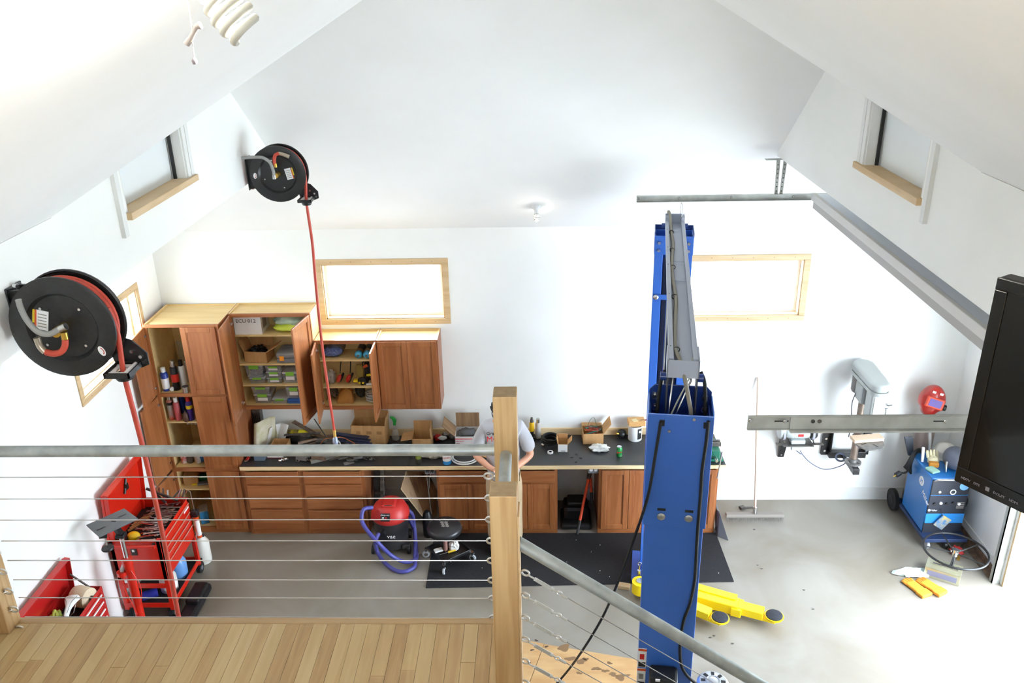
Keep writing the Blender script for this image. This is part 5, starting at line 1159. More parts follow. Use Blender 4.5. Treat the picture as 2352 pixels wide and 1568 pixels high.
# ------------------------------------------------------------------ welder corner
WB = mat('welder_blue', (36, 112, 184), .35, coat=.2); WK = mat('welder_black', (34, 38, 50), .4)
x0, x1, y0, y1, z0, z1 = 4.2, 4.62, 7.93, 8.50, .14, .86
t = thing('welding_machine', 'blue wheeled welding machine in the corner by the door jamb', 'welder', ((x0 + x1) / 2, 8.2, 0))
MB().box(x0, y0 + .02, z0 + .03, x1, y1, z1).build('housing', WB, t, bev=.012)
MB().box(x0 + .01, y0, .42, x1 - .01, y0 + .02, z1 - .02).build('control_panel', WK, t, bev=.004)
MB().box(x0 + .005, y0 - .002, .30, x1 - .005, y0 + .02, .42).build('front_band', mat('welder_light_blue', (40, 130, 206), .35), t, bev=.003)
MB().box(x0 + .005, y0 + .005, z0 + .03, x1 - .005, y0 + .02, .30).build('lower_front', WK, t)
MB().box(x0 + .01, y0 - .004, .655, x1 - .01, y0 + .0, .662).build('blue_line', WB, t)
MB().box(x0 - .02, y0 - .12, z0 - .01, x1 + .02, y1, z0 + .03).build('running_gear', mat('navy_frame', (30, 50, 90), .45), t, bev=.004)
MB().tube([(x0 + .03, y0 - .01, .84), (x0 + .03, y0 - .05, .88), (x1 - .03, y0 - .05, .88), (x1 - .03, y0 - .01, .84)], .012, 8).build('handle', STEEL, t, smooth=50)
for px in range(5): MB().cyl((x0 + .07 + px * .065, y0 - .014, .55 + .01 * (px % 2)), (x0 + .07 + px * .065, y0, .55 + .01 * (px % 2)), .016, n=12).build('knob', (WHITEP if px in (1, 4) else BLACK), t, smooth=40)
MB().ring((x0 + .24, y0 - .006, .70), (0, 1, 0), .028, .006, 18, 6).build('dial', WHITEP, t); MB().cyl((x0 + .1, y0 - .01, .70), (x0 + .1, y0, .70), .014, n=10).build('knob', WHITEP, t)
for k in range(4): MB().box(x1 - .11, y0 - .002, .49 + k * .022, x1 - .03, y0 + .001, .50 + k * .022).build('panel_print', GRY_INK, t)
text('Miller', .03, (x0 + .045, y0 - .002, .455), (1, 0, 0), (0, 0, 1), WHT_INK, t)
MB().cyl((x0 + .028, y0 - .003, .466), (x0 + .028, y0, .466), .014, n=14).build('badge', WHT_INK, t)
MB().lathe([(.05, 0), (.05, .002)], (x1 - .07, y0 - .001, .77), 20, (0, -1, 0)).build('oval_badge', mat('badge_blue', (120, 180, 226), .4), t).scale = (1, 1, 1)
MB().lathe([(.055, 0), (.055, .002)], (x0, 8.15, .70), 24, (-1, 0, 0)).build('round_badge', WHT_INK, t)
text('M', .07, (x0 - .003, 8.175, .675), (0, -1, 0), (0, 0, 1), WB, t)
text('Miller', .085, (x0 - .002, 8.10, .58), (0, -1, -.35), (0, -.35, 1), WHT_INK, t)
for x, y, r_ in ((x0 - .035, 8.645, .13), (x1 + .03, 8.645, .13)):
    MB().lathe([(r_ * .85, -.03), (r_, -.022), (r_, .022), (r_ * .85, .03)], (x, y, r_), 28, (1, 0, 0)).build('rear_wheel', RUBBER, t, smooth=40)
    MB().cyl((x - .034, y, r_), (x + .034, y, r_), .06, n=18).build('rear_hub', BLACK, t, smooth=40)
MB().cyl((x0 - .03, 8.645, .13), (x1 + .03, 8.645, .13), .012, n=10).build('axle', DSTEEL, t); MB().box(x0 + .02, 8.5, .1, x1 - .02, 8.66, .14).build('rear_shelf', mat('navy_frame', (30, 50, 90), .45), t)
for x in (x0 + .06, x0 + .25):
    MB().cyl((x - .014, y0 - .04, .045), (x + .014, y0 - .04, .045), .045, n=20).build('front_caster', mat('grey_tyre', (176, 180, 184), .4) if x < 4.3 else BLACK, t, smooth=40); MB().cyl((x, y0 - .04, .06), (x, y0 - .04, .14), .012, n=8).build('caster_stem', STEEL, t)
mb = MB()
for k in range(7): mb.tube([(x0 - .03 - .012 * k, 8.36 + .004 * k, .66 + .012 * k), (x0 - .045 - .008 * k, 8.36, .78 + .012 * (k % 3)), (x0 + .0 - .004 * k, 8.40, .885 + .012 * (k % 3)), (x0 + .05, 8.43 + .003 * k, .90 + .013 * (k % 3)), (x0 + .1, 8.44 + .004 * k, .885 + .012 * (k % 2))], .0125, 8, smooth=5)
mb.build('power_cable', RUBBER, t, smooth=60)
MB().tube([(x0 - .02, 8.40, .74), (x0 - .08, 8.36, .68), (x0 - .14, 8.38, .66)], .012, 8, smooth=4).build('plug_cable', RUBBER, t, smooth=60); MB().cyl((x0 - .14, 8.38, .66), (x0 - .19, 8.36, .64), .03, n=14).build('plug', BLACK, t, smooth=40); MB().cyl((x0 - .19, 8.36, .64), (x0 - .22, 8.35, .63), .006, n=6).build('plug_pin', BRASS, t)
mb = MB()
for k in range(4): mb.ring((x1 + .05, 8.2, .45), (1, .15 * k, 0), .13 - .008 * k, .012, 22, 8)
mb.build('lead_coil', RUBBER, t, smooth=60)
MB().prism([(x0 - .10, 8.51, 1.04), (x0 + .0, 8.51, 1.04), (x0 + .045, 8.51, .8), (x0 - .02, 8.51, .8)], (.0, .03, 0)).build('gun_hanger', mat('slate_hook', (70, 74, 82), .5), t, bev=.01)
MB().cbox((x0 + .18, y0 - .03, .33), (.12, .012, .15), rot=Matrix.Rotation(.6, 3, 'Y')).build('hang_tag', mat('tag_print', (60, 120, 170), .5, col2=(190, 170, 110), scale=18), t)
MB().tube([(x0 + .14, y0 - .02, .5), (x0 + .16, y0 - .035, .42), (x0 + .2, y0 - .03, .4)], .003, 5).build('tag_string', BLACK, t)
# gas cylinder behind
t = thing('gas_bottle', 'brown grey gas cylinder standing behind the blue welder', 'cylinder', (4.38, 8.62, .14)); MB().lathe([(.1, .147), (.105, .16), (.105, 1.14), (.08, 1.2), (.035, 1.23), (.035, 1.27)], (4.36, 8.61, 0), 24).build('body', mat('cylinder_brown', (112, 96, 90), .45, col2=(128, 112, 104), scale=6), t, smooth=50)
t = thing('plastic_tube_pack', 'clear tube with a blue cap leaning on the gas cylinder', 'tube', (4.3, 8.45, .87)); MB().cyl((4.36, 8.40, .872), (4.34, 8.47, 1.21), .016, n=12).build('tube', frost('clear_bottle', (220, 220, 214), .5), t, smooth=40); MB().cyl((4.34, 8.47, 1.21), (4.338, 8.477, 1.25), .02, n=12).build('cap', mat('blue_cap', (50, 60, 150), .4), t)
t = thing('welding_helmet', 'red welding helmet with a violet lens perched on the gas cylinder', 'helmet', (4.36, 8.60, 1.40))
hc = V((4.36, 8.59, 1.465)); WR = mat('helmet_red', (196, 36, 24), .3, col2=(150, 26, 20), scale=5, coat=.4)
mb = MB().ball((0, 0, 0), (.12, .15, .16), 24, 16)
for i, v in enumerate(mb.v):
    if v.y < -.07: v.y = -.07 - (v.y + .07) * -.55
    if v.z < -.07: v.x *= .85
hm = Matrix.Translation(hc) @ Matrix.Rotation(R(-14), 4, 'Z') @ Matrix.Rotation(R(14), 4, 'Y') @ Matrix.Rotation(R(-12), 4, 'X') @ Matrix.Scale(1.12, 4)
mb.v = [hm @ v for v in mb.v]; mb.build('shell', WR, t, smooth=60)
q = MB(); q.M = hm; q.box(-.085, -.145, -.05, .085, -.115, .06); q.build('lens_frame', mat('helmet_orange', (214, 66, 36), .35), t, bev=.012)
q = MB(); q.M = hm; q.box(-.058, -.149, -.03, .058, -.143, .042); q.build('lens', mat('violet_lens', (120, 104, 170), .12), t)
q = MB(); q.M = hm
for x in (-.04, .03): q.cbox((x, -.115, .105), (.03, .01, .02))
q.build('vent_mark', STEEL, t)
q = MB(); q.M = hm; q.cyl((.115, -.03, -.03), (.14, -.03, -.03), .03, n=14); q.build('knob', BLACK, t, smooth=40)
t = thing('leather_glove', 'cream leather work glove on top of the welder', 'glove', (4.33, 8.28, .86))
gc = V((4.325, 8.24, .868)); mb = MB().crumple(gc + V((0, 0, .045)), (.06, .055, .05), .25, 2.4, 91, flat=.8685); mb.build('palm', mat('cream_leather', (206, 196, 160), .8), t, smooth=60)
for k in range(4): MB().tube([gc + V((-.05 + .033 * k, .02, .06)), gc + V((-.06 + .036 * k, .04, .12)), gc + V((-.055 + .034 * k, .05, .15 - .01 * abs(k - 1.5)))], [.017, .016, .011], 8, smooth=0).build('finger', mat('cream_leather', (206, 196, 160), .8), t, smooth=60)
MB().cbox(gc + V((-.02, -.07, .03)), (.1, .06, .055), R(-15)).build('cuff', mat('ochre_leather', (180, 120, 40), .8), t, bev=.012)
t = thing('pencil_holder', 'white plastic sleeve standing beside the cream glove', 'sleeve', (4.26, 8.28, .862)); MB().beam((4.232, 8.28, .863), (4.228, 8.31, 1.03), .026, .026).build('body', WHITEP, t, bev=.004)
t = thing('sponge_pad', 'pale green pad lying on the welder top edge', 'pad', (4.25, 8.2, .862)); MB().cbox((4.262, 8.09, .876), (.1, .12, .025), R(20)).build('pad', mat('pale_green', (150, 190, 170), .9), t, bev=.008)
t = thing('face_shield', 'dark grey ribbed face shield helmet on top of the welder', 'helmet', (4.5, 8.15, .862))
mb = MB().ball((4.50, 8.14, .993), (.12, .125, .13), 24, 16); mb.build('shell', mat('slate_helmet', (84, 88, 100), .4), t, smooth=60)
for k in range(3): MB().ring((4.49, 8.13, .99), (.2, .9 - .35 * k, .5), .131, .006, 24, 6, .6 + .1 * k, 1.7).build('vent_slot', BLACK, t, smooth=60)
MB().cyl((4.39, 8.06, .87), (4.39, 8.08, .99), .012, n=10).build('strap_pin', STEEL, t, smooth=40)
t = thing('hard_hat', 'pale hard hat behind the dark face shield', 'hat', (4.52, 8.36, .862)); MB().lathe([(.15, 0), (.15, .008), (.125, .012), (.12, .06), (.09, .12), (.03, .15)], (4.53, 8.42, .863), 26).build('shell', mat('cream_hat', (214, 208, 196), .4), t, smooth=60)
t = thing('red_tool_clamp', 'red ground clamp on the floor between the welder and the wheel hoop', 'clamp', (4.50, 7.84, 0)); MB().crumple((4.53, 7.78, .04), (.07, .06, .045), .5, 3, 92, flat=.001).build('body', mat('red_body', (180, 40, 40), .4), t, smooth=40); MB().beam((4.56, 7.80, .03), (4.66, 7.9, .03), .025, .02).build('jaw', DSTEEL, t); MB().beam((4.50, 7.66, .02), (4.53, 7.72, .03), .03, .02).build('tip', BRASS, t)
# hand wheel device
t = thing('hoop_wheel_stand', 'large black hoop wheel on a zinc plated base on the floor', 'wheel', (4.27, 7.36, 0))
wc = V((4.325, 7.44, .30)); nrm = V((.0, .0, 1))
MB().ring(wc, nrm, .31, .012, 48, 10).build('hoop', BLACKM, t, smooth=60)
for k in range(5): a = k * 2 * PI / 5 + .35; MB().cyl(wc + V((0, 0, -.03)), wc + V((.305 * math.cos(a), .305 * math.sin(a), 0)), .007, n=8).build('spoke', BLACKM, t, smooth=40)
MB().cyl(wc + V((0, 0, -.06)), wc + V((0, 0, .015)), .03, n=16).build('hub', STEEL, t, smooth=40)
for k in range(4): a = k * PI / 2; MB().cyl(wc + V((.045 * math.cos(a), .045 * math.sin(a), -.01)), wc + V((.045 * math.cos(a), .045 * math.sin(a), .012)), .009, n=8).build('bolt', STEEL, t)
MB().cyl((4.30, 7.40, .1), wc + V((0, 0, -.05)), .014, n=10).build('stem', BLACKM, t, smooth=40)
ZN = mat('zinc_plate', (176, 172, 140), .35, metal=.6, col2=(190, 186, 160), scale=8)
u = V((.27, -.165, 0)).normalized(); wv = V((.165, .27, 0)).normalized(); p0 = V((4.03, 7.415, 0))
mb = MB()
def bq(mb, a0, a1, b0, b1, z0, z1):
    P = lambda a, b, z: p0 + u * a + wv * b + V((0, 0, z))
    mb.add([P(a0, b0, z0), P(a1, b0, z0), P(a1, b1, z0), P(a0, b1, z0), P(a0, b0, z1), P(a1, b0, z1), P(a1, b1, z1), P(a0, b1, z1)], [(0, 3, 2, 1), (4, 5, 6, 7), (0, 1, 5, 4), (1, 2, 6, 5), (2, 3, 7, 6), (3, 0, 4, 7)])
bq(mb, 0, .34, 0, .2, .112, .12); bq(mb, 0, .34, 0, .008, 0, .12); bq(mb, .332, .34, 0, .2, 0, .12); bq(mb, 0, .34, .192, .2, 0, .12); mb.build('base_channel', ZN, t, bev=.004)
mb = MB(); bq(mb, .03, .31, -.004, .0, .03, .09); mb.build('base_label', mat('slate_label', (120, 120, 140), .4), t)
mb = MB(); bq(mb, .06, .3, .08, .1, .12, .135); mb.build('slide_bar', STEEL, t)
# gloves and rag on the floor
t = thing('work_glove_pair', 'pair of orange leather gloves lying on the concrete floor', 'gloves', G(2125, 1350, Z=0))
OG = mat('orange_leather', (214, 146, 40), .75, col2=(196, 128, 30), scale=14, bump=.2)
for k, (px, py) in enumerate(((2106, 1354), (2140, 1352))):
    c = G(px, py, Z=0); g = MB(); g.M = Matrix.Translation(c) @ Matrix.Rotation(R(25 + 6 * k), 4, 'Z') @ Matrix.Diagonal((1.4, 1.25, 1.0, 1))
    g.cbox((0, .02, .02 + k * .006), (.085, .13, .034)); g.build('palm', OG, t, bev=.014)
    for j in range(4):
        f = MB(); f.M = g.M; f.tube([(-.032 + j * .022, .07, .02 + k * .006), (-.034 + j * .023, .11, .024), (-.034 + j * .023, .135 - .01 * abs(j - 1.5), .018)], [.013, .012, .009], 8); f.build('finger', OG, t, smooth=60)
    f = MB(); f.M = g.M; f.cbox((0, -.07, .02 + k * .006), (.1, .075, .036)); f.build('cuff', OG, t, bev=.012)
c = G(2095, 1322, Z=0); t = thing('floor_rag', 'pale mint rag lying on the floor beside the orange gloves', 'rag', c)
MB().crumple(c + V((.02, .03, .02)), (.2, .07, .03), .4, 2.2, 95, 30, 14, flat=.001).build('cloth', mat('mint_cloth', (196, 214, 208), .9, col2=(214, 226, 222), scale=8), t, smooth=60)
# ------------------------------------------------------------------ two post lift
LN = V((.838, 4.53, 0)); LF = V((1.236, 7.53, 0)); LA = -math.atan2(LF.x - LN.x, LF.y - LN.y); LL = (LF - LN).length
lift = thing('vehicle_lift', 'blue two post vehicle lift with a grey overhead beam and yellow arms', 'car lift', LN, rz=LA)
LM = (Matrix.Translation(LN) @ Matrix.Rotation(LA, 4, 'Z')).inverted()
def lb(name, mb, m, parent=lift, **k): return mb.build(name, m, parent, world=False, **k)
def wl(): q = MB(); q.M = LM; return q
def LP(px, py, yl):
    """photo pixel on a plane parallel to the column face, yl in the lift's own frame"""
    o = LM @ V((0, 0, CAM_H)); p = LM @ G(px, py, Y=4.4); d = p - o
    return LM.inverted() @ (o + d * ((yl - o.y) / d.y))
h = .177
near = MB().box(-h, -.13, 0, h, -.122, 3.5).box(-h, -.122, 0, -h + .008, .13, 3.5).box(h - .008, -.122, 0, h, .13, 3.5).box(-h, .122, 0, -h + .06, .13, 3.5).box(h - .06, .122, 0, h, .13, 3.5)
nc = lb('column', near, BLUE, bev=.004)
ep = MB().box(-h - .012, -.142, 2.775, h + .012, -.132, 3.548).box(-h - .012, -.132, 2.775, -h - .003, .1, 3.565).box(h + .003, -.132, 2.775, h + .012, .1, 3.565)
e1 = lb('extension_plate', ep, BLUE, nc, bev=.003)
hood = MB(); pr = [(-h - .008, 3.2), (-h - .008, 3.585), (-h + .025, 3.62), (h - .025, 3.62), (h + .008, 3.585), (h + .008, 3.2)]
hood.prism([(x, .10, z) for x, z in pr], (0, .01, 0)); lb('extension_hood', hood, BLUED, nc, bev=.004)
for s in (-1, 1):
    for z in (3.47, 3.545): lb('hood_bolt', MB().lathe([(.024, 0), (.024, .006), (.013, .008), (.013, .02)], (s * .148, .099, z), 16, (0, -1, 0)), STEEL, nc, smooth=40)
for x in (-.08, .085):
    lb('plate_bolt', MB().lathe([(.025, 0), (.025, .005), (.015, .007), (.015, .018)], (x, -.142, 2.845), 18, (0, -1, 0)), STEEL, nc, smooth=40)
    lb('plate_slot', MB().cbox((x, -.1425, 2.895), (.05, .002, .018)), BLACK, nc, bev=.006)
for x, z in ((-.062, 3.44), (.075, 3.525)): lb('screw', MB().cyl((x, -.142, z), (x, -.148, z), .009, n=10), STEEL, nc)
for x, z in ((-.105, 3.49), (.145, 3.49)): lb('grommet', MB().cbox((x, -.1428, z), (.03, .003, .04)), BLACK, nc, bev=.01)
lb('base_plate', MB().box(-.25, -.25, 0, .25, .25, .02), BLUE, nc)
box = lb('control_box', MB().box(-.10, -.27, 1.25, .085, -.132, 1.672), BLACK, nc, bev=.02)
lb('box_badge', MB().box(-.06, -.272, 1.655, -.03, -.262, 1.668), WHT_INK, nc)
for k in range(3):
    z = 1.79 - k * .17
    lb('decal', MB().box(-h, -.1325, z - .16, -h + .055, -.1305, z), WHT_INK, nc)
    lb('decal_stripe', MB().box(-h, -.1332, z - .022, -h + .055, -.1322, z - .004), ORG, nc)
    lb('decal_text', MB().box(-h + .004, -.1332, z - .155, -h + .051, -.1322, z - .115), BLK_INK, nc)
    lb('decal_mark', MB().cbox((-h + .026, -.1328, z - .07), (.03, .001, .045)), (RED_INK if k == 0 else GRY_INK), nc)
# power unit
pu = V((.335, -.02, .16)); ALU = mat('cast_alu', (196, 196, 190), .35, metal=.5)
lb('power_unit', MB().lathe([(.085, .86), (.095, .88), (.095, 1.24), (.108, 1.25), (.108, 1.285), (.09, 1.305), (.04, 1.307), (.035, 1.31)], pu, 30), ALU, smooth=45)
for k in range(8): a = k * PI / 4; lb('fan_slot', MB().beam(pu + V((.052 * math.cos(a), .052 * math.sin(a), 1.3075)), pu + V((.082 * math.cos(a), .082 * math.sin(a), 1.3065)), .022, .002), BLACK)
lb('fan_ring', MB().ring(pu + V((0, 0, 1.307)), (0, 0, 1), .045, .005, 24, 6), ALU, smooth=50)
lb('release_bar', MB().cyl(pu + V((.1, .0, 1.22)), pu + V((.24, .02, 1.22)), .014, n=10), STEEL, smooth=40)
lb('unit_bracket', MB().box(h, -.05, 1.15, .26, .05, 1.36), WHITEP)
# far column
f0 = LL; h2 = .168
far = MB().box(-h2, f0 + .122, 0, h2, f0 + .13, 3.72).box(-h2, f0 - .13, 0, -h2 + .008, f0 + .13, 3.72).box(h2 - .008, f0 - .13, 0, h2, f0 + .13, 3.72).box(-h2, f0 - .13, 0, -h2 + .075, f0 - .122, 3.72).box(h2 - .075, f0 - .13, 0, h2, f0 - .122, 3.72)
fc = lb('column', far, BLUE, bev=.004)
lb('top_band', MB().box(-h2 - .004, f0 - .138, 3.56, h2 + .004, f0 - .131, 3.735), BLUE, fc, bev=.003)
lb('top_rim', MB().box(-h2 - .004, f0 + .131, 3.5, h2 + .004, f0 + .14, 3.765).box(-h2 - .006, f0 - .13, 3.72, -h2, f0 + .13, 3.765).box(h2, f0 - .13, 3.72, h2 + .006, f0 + .13, 3.765), BLUED, fc)
for s in (-1, 1):
    for z in (3.67, 3.60): lb('band_bolt', MB().cyl((s * .13, f0 - .138, z), (s * .13, f0 - .15, z), .014, n=12), STEEL, fc)
lb('cross_strap', MB().box(-h2, f0 - .14, 3.13, .02, f0 - .133, 3.18), BLUE, fc, bev=.002)
lb('strap_bolt', MB().lathe([(.024, 0), (.024, .006), (.014, .014)], (-h2 + .03, f0 - .14, 3.155), 16, (0, -1, 0)), STEEL, fc, smooth=40)
lb('slot_shade', MB().box(-.085, f0 - .05, .3, .085, f0 - .04, 3.5), mat('navy_shadow', (34, 44, 74), .5), fc)  # dark navy sheet painted in for the shade inside the open column
lb('lift_rod', MB().cyl((-.03, f0 - .09, .3), (-.03, f0 - .09, 3.6), .012, n=10), STEEL, fc)
lb('base_plate', MB().box(-.25, f0 - .25, .012, .25, f0 + .25, .03), BLUE, fc)
lb('carriage', MB().box(-.19, f0 - .34, .05, .19, f0 - .135, .17), BLUED, bev=.01)
# overhead beam
bw = .085; bz = 3.80
bm = MB().box(-bw, -.02, bz, bw, f0 + .06, bz + .006).box(-bw, -.02, bz, -bw + .03, f0 + .06, bz + .05).box(bw - .03, -.02, bz, bw, f0 + .06, bz + .05)
be = lb('overhead_beam', bm, GREYL, bev=.003)
lb('beam_collar', MB().box(-bw - .008, -.05, bz - .06, -bw, .16, bz + .052).box(bw, -.05, bz - .06, bw + .008, .16, bz + .052).box(-bw - .008, -.05, bz - .06, bw + .008, -.045, bz + .05), GREYL, be)
lb('beam_leg', MB().box(-bw - .004, -.03, 3.5, -bw + .004, .09, bz), mat('dark_leg', (60, 62, 68), .5), be); lb('beam_leg', MB().box(bw - .004, -.03, 3.5, bw + .004, .09, bz), mat('dark_leg', (60, 62, 68), .5), be)
for s in (-1, 1):
    lb('pivot_pin', MB().cyl((s * bw, .05, bz - .1), (s * (bw + .04), .05, bz - .1), .026, n=14), BLUED, be, smooth=40)
    lb('pivot_pin', MB().cyl((s * bw, f0 - .06, bz + .01), (s * (bw + .03), f0 - .06, bz + .01), .022, n=14), BLUED, be, smooth=40)
lb('end_plate', MB().box(-bw, f0 + .04, bz, bw, f0 + .06, bz + .09).box(-bw, f0 - .05, bz + .05, -bw + .035, f0 + .06, bz + .08).box(bw - .03, f0 - .05, bz + .05, bw, f0 + .06, bz + .08), GREYL, be)
for y in (f0 * .47, f0 * .62): lb('cross_strip', MB().box(-bw + .03, y, bz + .02, bw - .03, y + .012, bz + .026), GREYL, be)
hs = [V((-.05, f0 + .09, bz - .02)), V((-.06, f0 + .07, bz + .10)), V((-.045, f0 - .02, bz + .09))] + [V((-.035 + .01 * math.sin(k * 1.9), f0 - .3 - k * .42, bz + .028)) for k in range(7)] + [V((-.03, .06, bz + .03)), V((.0, -.03, bz - .02)), V((.045, -.075, bz - .2)), V((.06, -.08, 3.5)), V((.06, -.08, 3.2))]
lb('hydraulic_hose', MB().tube(hs, .013, 10, smooth=5), mat('grey_brown_hose', (138, 132, 118), .55), be, smooth=60)
for y in (f0 - .33, f0 - .85, f0 - 1.3, f0 - 1.95, .16):
    lb('hose_clamp', MB().ring((-.035, y, bz + .028), (0, 1, 0), .017, .004, 14, 6).cyl((-.055, y, bz + .028), (-.075, y, bz + .05), .006, n=8), DSTEEL, be, smooth=50)
lb('limit_cable', MB().tube([(.045, f0 + .05, bz + .06), (.05, f0 + .03, bz + .2), (.06, f0 + .0, bz + .13), (.055, f0 - .02, bz + .02)], .004, 6, smooth=5), STEEL, be, smooth=60)
for xa, xb in ((-.055, -.07), (.05, -.03)): lb('steel_cable', MB().tube([(xa, .1, bz), (xa, -.0, bz - .1), (xb, -.06, 3.5), (xb, -.07, 3.0)], .006, 6), STEEL, be, smooth=60)
lb('cable_tie', MB().tube([(.05, .0, bz + .05), (.052, -.04, bz - .02), (-.02, -.06, 3.6), (-.075, -.07, 3.45)], .005, 6, smooth=4), mat('pale_wire', (170, 172, 160), .4), be)
lb('hood_hose', MB().tube([(-.1, .09, 3.72), (-.12, .06, 3.66), (-.135, -.0, 3.5), (-.14, -.06, 3.2)], .011, 8, smooth=4), RUBBER, be, smooth=60)
lb('hood_hose', MB().tube([(.11, .09, 3.72), (.135, .05, 3.66), (.148, -.02, 3.45), (.15, -.06, 3.2)], .011, 8, smooth=4), RUBBER, be, smooth=60)
# black lines on and off the near column
pw_ = [LP(1518, 968, -.15), LP(1506, 1040, -.17), LP(1488, 1140, -.17), G(1455, 1240, Y=4.5), G(1422, 1330, Y=4.65), G(1385, 1415, Y=4.85), G(1340, 1490, Y=5.05), G(1300, 1545, Z=.25), G(1250, 1600, Z=.03)]
lb('power_line', wl().tube(pw_, .0095, 8, smooth=6), RUBBER, smooth=60)
pw_ = [LP(*q, -.154) for q in ((1627, 967), (1623, 1010), (1613, 1080), (1610, 1130), (1604, 1200))] + [LP(*q, -.143) for q in ((1600, 1260), (1596, 1330), (1585, 1385), (1572, 1420), (1564, 1460), (1562, 1500), (1567, 1532), (1583, 1556), (1610, 1578))]
lb('hydraulic_line', wl().tube(pw_, .0105, 8, smooth=6), RUBBER, smooth=60)
# swing arms on the far column
PAD = mat('pad_rubber', (40, 42, 50), .8, bump=.3, scale=40)
def arm(a, b, wz, w2, pad, plab):
    a, b = V(a), V(b); d = (b - a).normalized()
    q = wl(); q.beam(a, a + (b - a) * .62, wz, .11); o = lb('swing_arm', q, YEL, bev=.008)
    q = wl(); q.beam(a + (b - a) * .5 + V((0, 0, .0)), b - d * .1, w2, .085); lb('arm_extension', q, YEL, o, bev=.006)
    q = wl(); q.beam(b - d * .16 + V((0, 0, -.03)), b + d * .02 + V((0, 0, -.03)), w2 * .9, .03); lb('arm_tip', q, YEL, o, bev=.004)
    q = wl(); q.lathe([(.085, 0), (.09, .008), (.09, .02)], b + V((0, 0, -.005)), 26); lb('pad_cup', q, YEL, o, smooth=40)
    q = wl(); q.lathe([(.08, 0), (.08, .012), (.07, .016)], b + V((0, 0, .012)), 26); lb('rubber_pad', q, PAD, o, smooth=40)
    q = wl(); n = d.cross(V((0, 0, 1))); q.beam(a + (b - a) * .55 - n * .0 + V((0, 0, -.01)), a + (b - a) * .66 + V((0, 0, -.01)), wz + .03, .09); lb('arm_collar', q, YEL, o, bev=.005)
    return o
a1 = arm((1.45, 7.02, .10), (2.275, 6.67, .10), .15, .12, None, '')
a2 = arm((1.02, 7.08, .13), (1.745, 6.64, .10), .13, .11, None, '')
q = wl(); q.cyl((1.02, 7.08, .07), (1.02, 7.08, .195), .085, n=24); lb('arm_eye', q, YEL, a2, smooth=40)
q = wl(); q.cyl((1.02, 7.08, .19), (1.02, 7.08, .205), .042, n=20); lb('pivot_pin', q, STEEL, a2, smooth=40)
q = wl(); q.cyl((1.02, 7.2, .12), (1.02, 7.2, .24), .02, n=12).cyl((1.02, 7.2, .24), (1.02, 7.2, .3), .009, n=8).ring((1.02, 7.2, .32), (0, 1, 0), .018, .004, 12, 6); lb('lock_pin', q, STEEL, a2, smooth=40)
q = wl(); q.beam((1.46, 7.1, .155), (1.95, 6.87, .155), .09, .03); lb('arm_gusset', q, YEL, a1, bev=.004)
